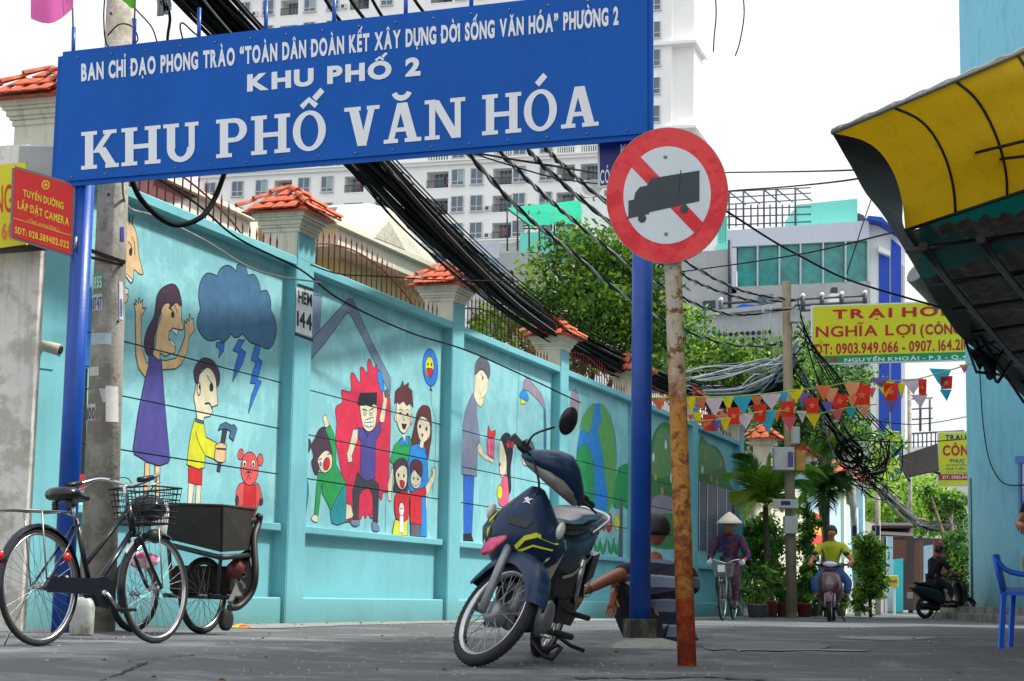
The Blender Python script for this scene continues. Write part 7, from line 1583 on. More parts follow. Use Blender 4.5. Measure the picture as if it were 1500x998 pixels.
Mm = Matrix.Translation(_rl) @ Matrix.Rotation(-_dz, 4, mdir.cross(Vector((0, 0, 1)))) @ Matrix.Translation(-_rl) @ Mm
_lo2 = Mm @ (Mm.inverted() @ Vector(_lo)); _p = min([Mm @ (ST @ (H1 + Vector((rw * math.cos(a / 20), 0, rw * math.sin(a / 20))))) for a in range(126)], key=lambda p: p.z); _q = min([Mm @ (H0 + Vector((rw * math.cos(a / 20), 0, rw * math.sin(a / 20)))) for a in range(126)], key=lambda p: p.z); print('BIKE CONTACT', _lo, _rl, _p, _q)
Mm = Matrix.Translation(Vector((fc.x - _p.x, fc.y - _p.y, -.052 - min(_p.z, _q.z)))) @ Mm; mt_.matrix_world = Mm; XF[mt_.name] = Mm.copy()
def mbuild(mb, nm, mt, M=None, par=None): 
    if M: mb.v = [M @ v for v in mb.v]
    return mb.build(nm, mt, par or mt_, local=True)
wheel(mt_, H0, rw, .062, spokes=36, rimw=.022, hubr=.05, hubmt=M_alu, tread=True); wheel(mt_, H1, rw, .058, spokes=36, M=ST, rimw=.022, hubr=.05, hubmt=M_alu, tread=True)
mb = MB(); mb.lathe(H1, [(0, -.05), (.045, -.05), (.058, -.03), (.06, .03), (.05, .045), (0, .05)], Yv, 24, M_alu); mbuild(mb, 'front_brake_drum', M_alu, ST)
mb = MB(); mb.lathe(H0, [(0, -.06), (.07, -.05), (.074, .05), (0, .06)], Yv, 24, M_alu); mbuild(mb, 'rear_brake_drum', M_alu)
for s in (-1, 1): tb(mt_, 'fork_leg', [H1 + Vector((.0, .085 * s, 0)) - sax * .03, H1 + Vector((0, .085 * s, 0)) + sax * .2, H1 + Vector((-.0, .08 * s, 0)) + sax * .42], .022, M_alu, 12, ST)
# front fender : broad skirt over the tyre
mb = MB(); rows = []
for i in range(19):
    a = R(30 + 142 * i / 18); wv = .058 + .02 * math.sin(math.pi * min(1, i / 16)); rr = rw + .022 + .012 * math.sin(math.pi * i / 18); row = []
    for q in (-1, -.95, -.7, -.35, 0, .35, .7, .95, 1):
        dr = -.0 if abs(q) < .9 else (-.03 - .035 * math.sin(math.pi * i / 18)) * (1 if abs(q) == 1 else .3); row.append(H1 + Vector((math.cos(a) * (rr + dr + .02 * (1 - q * q)), q * wv, math.sin(a) * (rr + dr + .02 * (1 - q * q)))))
    rows.append(row)
mb.sheet(rows, M_mnavy); mb.sheet([[p + (H1 - p).normalized() * .006 for p in r_] for r_ in rows][::-1], M_mnavy); mbuild(mb, 'front_mudguard', M_mnavy, ST)
# leg shield
hp = H1 + sax * .62 + Vector((-.04, 0, 0))
mb = MB(); rings = []
for (z, xo, hw, dp) in ((.50, 1.06, .07, .04), (.56, 1.09, .13, .06), (.63, 1.115, .20, .075), (.70, 1.11, .225, .08), (.77, 1.09, .195, .08), (.83, 1.05, .14, .09), (.885, 1.00, .095, .06), (.92, .97, .06, .04)):
    ring_ = []
    for k in range(20):
        t_ = 2 * math.pi * k / 20; cx, sy = math.cos(t_), math.sin(t_); xx = cx * dp if cx > 0 else cx * dp * .25; ring_.append(Vector((xo - dp * .6 + xx - .10 * abs(sy) ** 2.2 * (hw / .2), sy * hw, z - .05 * abs(sy) ** 3)))
    rings.append(ring_)
loft(mb, rings, M_mnavy); mbuild(mb, 'front_fairing', M_mnavy)
def on_fair(y, z, off=.004):
    tab = [(.50, 1.06, .07, .04), (.56, 1.09, .13, .06), (.63, 1.115, .20, .075), (.70, 1.11, .225, .08), (.77, 1.09, .195, .08), (.83, 1.05, .14, .09), (.885, 1.00, .095, .06), (.92, .97, .06, .04)]
    for _ in range(3):
        zz = z
        for i in range(len(tab) - 1):
            if tab[i][0] <= zz <= tab[i + 1][0] or i == len(tab) - 2:
                f = (zz - tab[i][0]) / (tab[i + 1][0] - tab[i][0]); xo, hw, dp = [tab[i][k] + (tab[i + 1][k] - tab[i][k]) * f for k in (1, 2, 3)]; break
        sy = max(-.98, min(.98, y / hw))
    return Vector((xo - dp * .6 + math.sqrt(1 - sy * sy) * dp - .10 * abs(sy) ** 2.2 * (hw / .2) + off, y, z - .05 * abs(sy) ** 3))
mb = MB()
for s, pts in ((1, [(.03, .60), (.06, .655), (.11, .69), (.19, .70), (.20, .715), (.10, .71), (.05, .675), (.015, .615)]), (-1, [(-.14, .60), (-.165, .66), (-.17, .73), (-.13, .80), (-.12, .79), (-.14, .73), (-.14, .66)])):
    n = len(pts); mb.add([on_fair(y, z, .008) for y, z in pts], [[0, 1, 6 if n > 7 else 5, 7 if n > 7 else 6], [1, 2, 5, 6] if n > 7 else [1, 2, 4, 5], [2, 3, 4, 5] if n > 7 else [2, 3, 4]], M_ystr)
mb.add([on_fair(y, z, .008) for y, z in [(.04, .585), (.10, .64), (.18, .665), (.185, .675), (.10, .65), (.035, .60)]], [[0, 1, 4, 5], [1, 2, 3, 4]], M_ystr); mbuild(mb, 'yellow_stripe', M_ystr)
mb = MB(); mb.add([on_fair(.022 * a + .0 * b, .845 + b * .018, .006) for a, b in ((-1, .2), (-.4, 1), (.2, .6), (1, .9), (.4, 0), (1, -.8), (0, -.5), (-.8, -1), (-.3, -.1))], [list(range(9))], M_white); mbuild(mb, 'emblem', M_white)
mb = MB(); mb.prism([on_fair(y, z, .001) for y, z in ((-.05, .715), (.05, .715), (.07, .755), (-.06, .75))], X * .012, M_blk); mbuild(mb, 'air_vent', M_blk)
for s in (-1, 1):
    mb = MB(); mb.prism([Vector((.98, .10 * s, .52)), Vector((1.05, .16 * s, .58)), Vector((.94, .20 * s, .70)), Vector((.84, .19 * s, .66)), Vector((.80, .14 * s, .48)), Vector((.88, .10 * s, .40))], Yv * .01 * s, mat('cream_inner_panel', (196, 190, 160), .5, var=.15)); mbuild(mb, 'inner_leg_panel', None)
for s in (-1, 1): mb = MB(); mb.ball(Vector((1.0, .185 * s, .74)), (.05, .02, .045), mat('clear_indicator', (220, 222, 214), .15, spec=.8), 12, 8); mbuild(mb, 'indicator', None)
# steering head cover, lamp, bars (the bars are bent down to the left)
BT = H1 + sax * .74; STB = ST @ Matrix.Translation(BT) @ Matrix.Rotation(R(-3), 4, 'X') @ Matrix.Translation(-BT)
bc = H1 + sax * .80 + Vector((.015, 0, 0)); mb = MB(); rings = []
for y, a_, b_, dz_ in ((-.22, .022, .018, -.015), (-.19, .05, .036, -.005), (-.13, .085, .062, .014), (-.06, .105, .088, .034), (0, .11, .10, .042), (.06, .105, .088, .034), (.13, .085, .062, .014), (.19, .05, .036, -.005), (.22, .022, .018, -.015)):
    rings.append([bc + Vector((math.cos(t_) * a_, y, math.sin(t_) * b_ + dz_)) for t_ in [2 * math.pi * k / 16 for k in range(16)]])
loft(mb, rings, M_mnavy); mbuild(mb, 'handlebar_cover', M_mnavy, STB)
mb = MB(); rings = []
for y, a_, b_ in ((-.20, .01, .018), (-.17, .03, .03), (-.08, .045, .034), (0, .052, .036), (.08, .045, .034), (.17, .03, .03), (.20, .01, .018)): rings.append(oval(bc + Vector((.075 - .9 * abs(y) ** 1.5 * .9, y, -.025)), X, Zv, a_, b_, 12))
loft(mb, rings, M_lens); mbuild(mb, 'headlamp', M_lens, STB)
mb = MB(); mb.lathe(bc + Vector((.02, .02, .115)), [(0, .006), (.04, .004), (.045, -.004)], Vector((.5, 0, 1)), 16, mat('silver_badge', (150, 150, 140), .4, .6)); mbuild(mb, 'badge', None, STB)
for s in (-1, 1):
    tb(mt_, 'grip', [bc + Vector((-.01, .18 * s, .0)), bc + Vector((-.05, .31 * s, .02))], .019, M_black, 12, STB); tb(mt_, 'brake_lever', [bc + Vector((.03, .20 * s, .0)), bc + Vector((.035, .26 * s, .0)), bc + Vector((.0, .33 * s, .0))], .006, M_satin, 6, STB)
    mb = MB(); mb.lathe(bc + Vector((-.03, .22 * s, .01)), [(.026, -.03), (.028, .03)], Vector((-.2, s, .1)), 12, M_black); mbuild(mb, 'switch_block', M_black, STB)
tb(mt_, 'mirror_stem', [bc + Vector((-.02, -.22, .02)), bc + Vector((-.01, -.24, .09)), bc + Vector((-.02, -.17, .19))], .006, M_black, 6, STB, 4)
mb = MB(); c_ = bc + Vector((-.02, -.13, .26)); rM = Matrix.Rotation(R(25), 3, 'X'); mb.ball(c_, (.022, .05, .075), M_blk, 18, 12, rM); mbuild(mb, 'mirror', M_blk, STB)
tb(mt_, 'control_cable', [bc + Vector((.04, -.2, 0)), bc + Vector((.12, -.1, -.1)), bc + Vector((.05, -.03, -.22))], .006, M_black, 6, STB, 5)
# body
mb = MB(); tb(mt_, 'main_tube', [hp - sax * .1, Vector((.80, 0, .55)), Vector((.55, 0, .45)), Vector((.30, 0, .50))], .045, M_satin, 12, None, 6)
mb = MB(); rings = [oval(Vector((x, 0, z)), Yv, Zv, w_, h_, 18, 2.8) for x, z, w_, h_ in ((.72, .60, .05, .05), (.66, .62, .10, .10), (.50, .60, .125, .13), (.30, .60, .135, .13), (.10, .64, .13, .11), (-.10, .68, .11, .085), (-.26, .72, .08, .055), (-.33, .74, .05, .03))]
loft(mb, rings, M_mnavy); mbuild(mb, 'rear_body', M_mnavy)
mb = MB(); rings = [oval(Vector((x, 0, z)), Yv, Zv, w_, h_, 18, 2.6) for x, z, w_, h_ in ((.66, .715, .06, .03), (.62, .735, .10, .045), (.48, .745, .125, .05), (.32, .75, .135, .055), (.20, .775, .14, .06), (.02, .80, .135, .055), (-.14, .815, .115, .045), (-.22, .81, .07, .03))]
loft(mb, rings, M_seat); mbuild(mb, 'seat', M_seat)
for s in (-1, 1):
    mb = MB(); loft(mb, [oval(Vector((x, .085 * s, z)), Yv, Zv, .03, h_, 12, 3) for x, z, h_ in ((.62, .47, .07), (.5, .46, .12), (.3, .45, .13), (.12, .47, .12), (-.02, .52, .07))], M_satin); mbuild(mb, 'side_cover', M_satin)
tb(mt_, 'grab_rail', [Vector((.12, .135, .74)), Vector((-.02, .15, .79)), Vector((-.22, .13, .83)), Vector((-.33, .07, .85)), Vector((-.36, 0, .855)), Vector((-.33, -.07, .85)), Vector((-.22, -.13, .83)), Vector((-.02, -.15, .79)), Vector((.12, -.135, .74))], .011, M_chrome, 8, None, 5)
mb = MB(); mb.ball(Vector((-.33, 0, .74)), (.03, .07, .035), M_refl, 14, 8); mbuild(mb, 'tail_light', M_refl); mb = MB(); mb.prism([Vector((-.16, -.07, .62)), Vector((-.16, .07, .62)), Vector((-.36, .07, .36)), Vector((-.36, -.07, .36))], Vector((.012, 0, .01)), M_blk); mbuild(mb, 'rear_mudguard', M_blk)
mb = MB(); mb.box(Vector((-.37, 0, .50)), (.006, .17, .12), M_white); mbuild(mb, 'number_plate', M_white)
for s in (-1, 1):
    mb = MB(); mb.add([Vector((x, (.131 + .004) * s, z)) for x, z in ((.50, .50), (.30, .52), (.12, .57), (-.02, .63), (-.04, .635), (.10, .555), (.30, .50), (.50, .485))], [[0, 1, 6, 7], [1, 2, 5, 6], [2, 3, 4, 5]], mat('pale_pinstripe', (190, 190, 150), .4)); mbuild(mb, 'side_stripe', None)
    tb(mt_, 'rear_shock', [Vector((.02, .11 * s, .30)), Vector((.12, .12 * s, .60))], .024, M_chrome, 10)
    mb = MB(); mb.bar(Vector((.0, .085 * s, rw)), Vector((.42, .085 * s, .32)), .03, .045, M_mdark); mbuild(mb, 'swingarm', M_mdark)
mb = MB(); mb.box(Vector((.58, 0, .27)), (.30, .20, .18), M_mdark, None, .03); mb.box(Vector((.42, 0, .30)), (.2, .16, .2), M_mdark, None, .03); mb.lathe(Vector((.60, .10, .27)), [(.10, 0), (.10, .035), (.085, .05), (0, .05)], Yv, 20, M_alu); mb.lathe(Vector((.56, -.10, .27)), [(.11, 0), (.11, -.035), (.095, -.05), (0, -.05)], Yv, 20, M_mdark); mbuild(mb, 'engine', M_mdark)
mb = MB()
for k in range(8): mb.box(Vector((.76 + .022 * k, 0, .33 + .003 * k)), (.008, .15, .15), M_alu)
mb.box(Vector((.85, 0, .335)), (.2, .10, .10), M_mdark); mbuild(mb, 'cylinder_fins', None)
mb = MB(); mb.box(Vector((.80, 0, .48)), (.18, .16, .14), M_mdark, None, .03); mbuild(mb, 'carburettor_cover', M_mdark)
tb(mt_, 'exhaust', [Vector((.86, -.03, .27)), Vector((.90, -.08, .20)), Vector((.7, -.13, .17)), Vector((.4, -.14, .19))], .018, M_mdark, 10, None, 5); tb(mt_, 'silencer', [Vector((.40, -.145, .19)), Vector((.34, -.15, .20)), Vector((-.18, -.17, .30))], .042, M_alu, 16)
mb = MB(); mb.prism([Vector((.44, .10, .38)), Vector((.40, .10, .25)), Vector((.02, .10, .22)), Vector((-.05, .10, .28)), Vector((.02, .10, .34))], Yv * .03, M_mdark); mbuild(mb, 'chain_case', M_mdark)
for s in (-1, 1): tb(mt_, 'foot_peg', [Vector((.56, .05 * s, .20)), Vector((.56, .27 * s, .21))], .012, M_satin, 8); mb = MB(); mb.box(Vector((.56, .235 * s, .215)), (.05, .10, .03), M_rub, None, .008); mbuild(mb, 'peg_rubber', M_rub)
for s in (-1, 1): mb = MB(); mb.box(Vector((.16, .21 * s, .30)), (.045, .09, .028), M_rub, None, .008); mbuild(mb, 'pillion_peg', M_rub); tb(mt_, 'peg_arm', [Vector((.30, .09 * s, .32)), Vector((.16, .17 * s, .30))], .011, M_satin, 6)
tb(mt_, 'gear_lever', [Vector((.64, .15, .22)), Vector((.76, .17, .20)), Vector((.76, .22, .20))], .008, M_chrome, 6)
tb(mt_, 'side_stand', [Vector((.46, .10, .22)), Vector((.38, .24, .155)), Vector((.34, .31, .145))], .011, M_satin, 8)
wlp = gp(786, 968); iv = Mm.inverted(); L_ = lambda px, py, Y: iv @ at(px, py, Y)
tb(mt_, 'centre_stand', [L_(780, 938, 11.0), L_(797, 962, 10.9), L_(808, 966, 10.9), L_(822, 949, 11.0), L_(816, 945, 11.0), L_(796, 955, 10.95)], .012, M_satin, 8)
mb = MB(); mb.prism([Vector((-.02, .14, .46)), Vector((-.16, .14, .50)), Vector((-.18, .14, .64)), Vector((-.04, .14, .62))], Yv * -.28, M_blk); mbuild(mb, 'rear_inner_guard', M_blk)
rg = random.Random(66); mb = MB()
for k in range(14): a_ = Vector((rg.uniform(.45, .95), rg.uniform(-.1, .12), rg.uniform(.3, .55))); mb.tube(cat_rom([a_, a_ + Vector((rg.uniform(-.1, .1), rg.uniform(.0, .06), rg.uniform(.02, .12))), a_ + Vector((rg.uniform(-.2, .2), rg.uniform(-.04, .04), rg.uniform(.05, .15)))], 4), .006, 4, rg.choice([M_black, M_black, mat('red_lead', (150, 40, 30), .5)]))
o = mbuild(mb, 'hoses_and_leads', None); o['kind'] = 'stuff'
# pink plastic bag hanging at the fairing
mb = MB(); P0 = [(735, 786), (725, 790), (708, 797), (699, 806), (712, 816), (728, 812), (738, 800)]; bgp = thing('pink_plastic_bag', 'pink translucent plastic bag hanging at the left of the motorbike fairing', 'bag', at(716, 816, 9.95))
c_ = at(716, 802, 9.95); M_pbag = mat('pink_plastic', (232, 70, 150), .3, var=.3, scale=12, trans=.3, two=((240, 130, 130), .6, 9)); rgs = []
for f, sc_ in ((0, .25), (.25, .6), (.5, 1), (.75, 1), (1, .5)):
    p = at(741 - 34 * f, 788 + 16 * f, 9.75); rgs.append([p + Vector((.25 * sc_ * .1 * math.cos(a), sc_ * .055 * math.sin(a), (.045 + .01 * math.sin(3 * a + f * 5)) * sc_ * math.sin(a + .9))) for a in [2 * math.pi * k / 14 for k in range(14)]])
loft(mb, rgs, M_pbag); mb.build('film', M_pbag, bgp)
# ================================================================== people
M_skin = mat('warm_skin', (172, 104, 74), .5, var=.12, scale=9); M_skin2 = mat('tanned_skin', (150, 88, 60), .5, var=.12, scale=9); M_hair = mat('black_hair', (22, 20, 20), .5, var=.3, scale=40, bump=.4, bscale=90)
def stripemat():
    m = bpy.data.materials.new('striped_polo'); m.use_nodes = True; nt = m.node_tree; N = nt.nodes; L = nt.links; b = N['Principled BSDF']; b.inputs['Roughness'].default_value = .85
    tc = N.new('ShaderNodeTexCoord'); sx = N.new('ShaderNodeSeparateXYZ'); L.new(tc.outputs['Object'], sx.inputs[0]); no = N.new('ShaderNodeTexNoise'); no.inputs['Scale'].default_value = 5; L.new(tc.outputs['Object'], no.inputs['Vector'])
    a = N.new('ShaderNodeMath'); a.operation = 'MULTIPLY_ADD'; a.inputs[1].default_value = .05; L.new(no.outputs['Fac'], a.inputs[0]); L.new(sx.outputs['Z'], a.inputs[2])
    d = N.new('ShaderNodeMath'); d.operation = 'MULTIPLY_ADD'; d.inputs[1].default_value = 1 / .17; d.inputs[2].default_value = -.05; L.new(a.outputs[0], d.inputs[0]); f = N.new('ShaderNodeMath'); f.operation = 'FRACT'; L.new(d.outputs[0], f.inputs[0])
    r = N.new('ShaderNodeValToRGB'); r.color_ramp.interpolation = 'CONSTANT'; e = r.color_ramp.elements; e[0].position = 0; e[0].color = (*lin((28, 34, 50)), 1); e[1].position = .5; e[1].color = (*lin((104, 118, 140)), 1); q = e.new(.92); q.color = (*lin((150, 160, 176)), 1)
    L.new(f.outputs[0], r.inputs[0]); L.new(r.outputs[0], b.inputs['Base Color'])
    n2 = N.new('ShaderNodeTexNoise'); n2.inputs['Scale'].default_value = 9; n2.inputs['Detail'].default_value = 3; L.new(tc.outputs['Object'], n2.inputs['Vector']); bp_ = N.new('ShaderNodeBump'); bp_.inputs['Strength'].default_value = .6; bp_.inputs['Distance'].default_value = .03; L.new(n2.outputs['Fac'], bp_.inputs['Height']); L.new(bp_.outputs[0], b.inputs['Normal']); return m
M_polo = stripemat()
def hand(par, wrist, dirv, palm_n, size, mt, curl=.6, local=False, fingers=5, nm='hand'):
    """palm plus five separate skinned fingers; dirv: from the wrist to the knuckles"""
    d = Vector(dirv).normalized(); n = Vector(palm_n); n = (n - d * n.dot(d)).normalized(); s = d.cross(n); S = size
    J = [(Vector(wrist) - d * .02 * S, .024 * S), (Vector(wrist) + d * .035 * S, .03 * S), (Vector(wrist) + d * .065 * S, .03 * S)]; E = [(0, 1), (1, 2)]
    for k, (off, L) in enumerate(((-.034, .072), (-.012, .085), (.011, .08), (.031, .062))):
        b = Vector(wrist) + d * .08 * S + s * off * S; J.append((b, .0105 * S)); i0 = len(J) - 1; E.append((2, i0)); p = b; a = 0
        for q, f in enumerate((.42, .32, .26)):
            a += curl * (.7 + .15 * k * .3); dd = d * math.cos(a) + n * math.sin(a); p = p + dd * L * f * S; J.append((p, (.0095 - .001 * q) * S)); E.append((len(J) - 2, len(J) - 1))
    b = Vector(wrist) + d * .03 * S - s * .03 * S; J.append((b, .012 * S)); E.append((1, len(J) - 1)); p = b
    for q in range(2): p = p + (d * .75 - s * .55 + n * .35 * (q + 1)).normalized() * .032 * S; J.append((p, .0105 * S)); E.append((len(J) - 2, len(J) - 1))
    mb = skin_mesh('h', J, E, mt, 1, 1); return mb.build(nm, mt, par, local=local)
def head(par, c, fwd, r, skin, local=False, hair=None, hairmt=None, cover=.35):
    """face towards fwd; r = half the head height"""
    f = Vector(fwd).normalized(); s = f.cross(Zv).normalized(); u = s.cross(f); mb = MB(); rings = []; n = 16
    for i in range(13):
        t_ = math.pi * i / 12; z = math.cos(t_); w = math.sin(t_) ** .85; jaw = 1 - .28 * max(0, -z) ; ring_ = []
        for k in range(n):
            a = 2 * math.pi * k / n; ca, sa = math.cos(a), math.sin(a); x = ca * .86 * w * (jaw + .1 * (ca > 0) * (z < 0)); y = sa * .72 * w * jaw
            if ca > .9 and -.32 < z < .12: x += .13 * (1 - abs(z + .1) / .22 * .6)
            if ca > .6 and .05 < z < .3: x -= .05
            ring_.append(Vector(c) + f * (x * r) + s * (y * r) + u * (z * r))
        rings.append(ring_)
    loft(mb, rings, skin, False)
    for q in (-1, 1): mb.ball(Vector(c) + s * q * r * .70 - f * r * .02 - u * r * .03, (r * .10, r * .10, r * .2), skin, 8, 6)
    h = mb.build('head', skin, par, local=local)
    mb = MB()
    for q in (-1, 1): mb.ball(Vector(c) + s * q * r * .29 + f * r * .76 + u * r * .08, (r * .09,) * 3, M_white, 8, 5); mb.ball(Vector(c) + s * q * r * .29 + f * r * .81 + u * r * .08, (r * .055,) * 3, M_hair, 6, 4); mb.bar(Vector(c) + s * q * r * .14 + f * r * .84 + u * r * .24, Vector(c) + s * q * r * .46 + f * r * .74 + u * r * .24, r * .05, r * .05, M_hair)
    mb.build('eyes', None, h, local=local); mb = MB(); mb.bar(Vector(c) - s * r * .2 + f * r * .80 - u * r * .48, Vector(c) + s * r * .2 + f * r * .80 - u * r * .48, r * .07, r * .06, mat('lips', (140, 62, 56), .5)); mb.build('mouth', None, h, local=local)
    if hairmt:
        mb = MB(); rings = []; rg = random.Random(5)
        for i in range(9):
            t_ = math.pi * (.02 + .60 * i / 8); z = math.cos(t_); w = math.sin(t_) ** .8; ring_ = []
            for k in range(20):
                a = 2 * math.pi * k / 20; ca, sa = math.cos(a), math.sin(a); lim = cover - .62 * (1 - ca) * .9; zz = max(z, lim if ca > -1 else z); ww = math.sqrt(max(0.02, 1 - zz * zz)) ** .9
                k_ = 1.10 + rg.uniform(-.02, .03); ring_.append(Vector(c) + f * (ca * .90 * ww * k_ * r - .02 * r) + s * (sa * .78 * ww * k_ * r) + u * (zz * 1.10 * r))
            rings.append(ring_)
        loft(mb, rings, hairmt, True); mb.build('hair', hairmt, h, local=local)
    return h
# ---- man squatting behind the blue post
ym = 13.15; mg = gp(965, 949); mg.y = ym; mg.z = 0
man = thing('person', 'man in a navy and grey striped polo squatting behind the blue post', 'person', mg)
a4 = lambda x, y, Y=ym: at(x, y, Y)
J = [(a4(978, 925), (.15, .13)), (a4(972, 885), (.15, .13)), (a4(962, 850), (.16, .12)), (a4(958, 828), (.08, .08)), (a4(960, 806), (.055, .055)),
     (a4(925, 836, 13.05), .065), (a4(888, 850, 12.7), .045), (a4(856, 866, 12.1), .032), (a4(1006, 838, 13.25), .07), (a4(1000, 880, 13.5), .05), (a4(930, 878, 13.4), .035),
     (a4(945, 912, 13.0), .10), (a4(902, 852, 12.95), .075), (a4(926, 942, 13.0), .05), (a4(990, 905, 13.5), .10), (a4(935, 860, 13.6), .07), (a4(950, 938, 13.6), .045)]
E = [(0, 1), (1, 2), (2, 3), (3, 4), (2, 5), (5, 6), (6, 7), (2, 8), (8, 9), (9, 10), (0, 11), (11, 12), (12, 13), (0, 14), (14, 15), (15, 16)]
skin_mesh('b', [(j[0], (j[1] if hasattr(j[1], '__len__') else (j[1], j[1]))) for j in J], E, M_skin2, 2, 0).build('body', M_skin2, man)
S_ = [(a4(985, 934), (.20, .16)), (a4(980, 905), (.205, .165)), (a4(974, 872), (.20, .16)), (a4(966, 842), (.17, .13)), (a4(960, 822), (.08, .08)), (a4(930, 834, 13.05), .085), (a4(905, 842, 12.88), .068), (a4(1008, 842, 13.2), .09), (a4(1014, 868, 13.3), .07)]
skin_mesh('s', S_, [(0, 1), (1, 2), (2, 3), (3, 4), (3, 5), (5, 6), (3, 7), (7, 8)], M_polo, 2, 1).build('striped_shirt', M_polo, man)
M_trs = mat('dark_trousers', (30, 32, 42), .85, var=.2, bump=.3, bscale=20)
skin_mesh('t', [(a4(972, 934), (.16, .14)), (a4(940, 905, 13.0), .105), (a4(902, 855, 12.95), .088), (a4(914, 905, 12.95), .068), (a4(926, 938, 12.98), .055), (a4(992, 925, 13.5), .12), (a4(935, 862, 13.6), .08), (a4(950, 932, 13.6), .055)], [(0, 1), (1, 2), (2, 3), (3, 4), (0, 5), (5, 6), (6, 7)], M_trs, 2, 0).build('trousers', M_trs, man)
for (x, Y) in ((922, 12.95), (948, 13.55)): mb = MB(); p = at(x, 945, Y); p.z = .03; loft(mb, [oval(p + Vector((dx, -abs(dx) * .1, dz_)), Yv, Zv, a_, b_, 12) for dx, a_, b_, dz_ in ((.12, .03, .02, 0), (.08, .04, .035, .01), (0, .045, .035, .005), (-.1, .045, .02, -.005), (-.14, .03, .012, -.01))], M_skin2); mb.build('foot', M_skin2, man)
head(man, a4(962, 776), (.45, .85, -.05), .115, M_skin2, hair=1, hairmt=M_hair, cover=.25)
hand(man, a4(852, 868, 12.05), (-.3, -.2, -.8), (-.6, .3, .3), 1.05, M_skin, .45); hand(man, a4(898, 874, 12.75), (-.1, 0, -1), (-.3, -.8, .1), .95, M_skin2, .4)
tb_ = MB(); tb_.lathe(a4(858, 865, 12.12), [(.04, -.012), (.045, 0), (.04, .012)], (a4(888, 850, 12.7) - a4(856, 866, 12.1)), 14, M_black); tb_.build('wrist_band', M_black, man)
skin_mesh('f', [(a4(905, 858, 13.2), .045), (a4(900, 868, 12.9), .034), (a4(898, 874, 12.76), .028)], [(0, 1), (1, 2)], M_skin2, 1, 0).build('left_forearm', M_skin2, man)
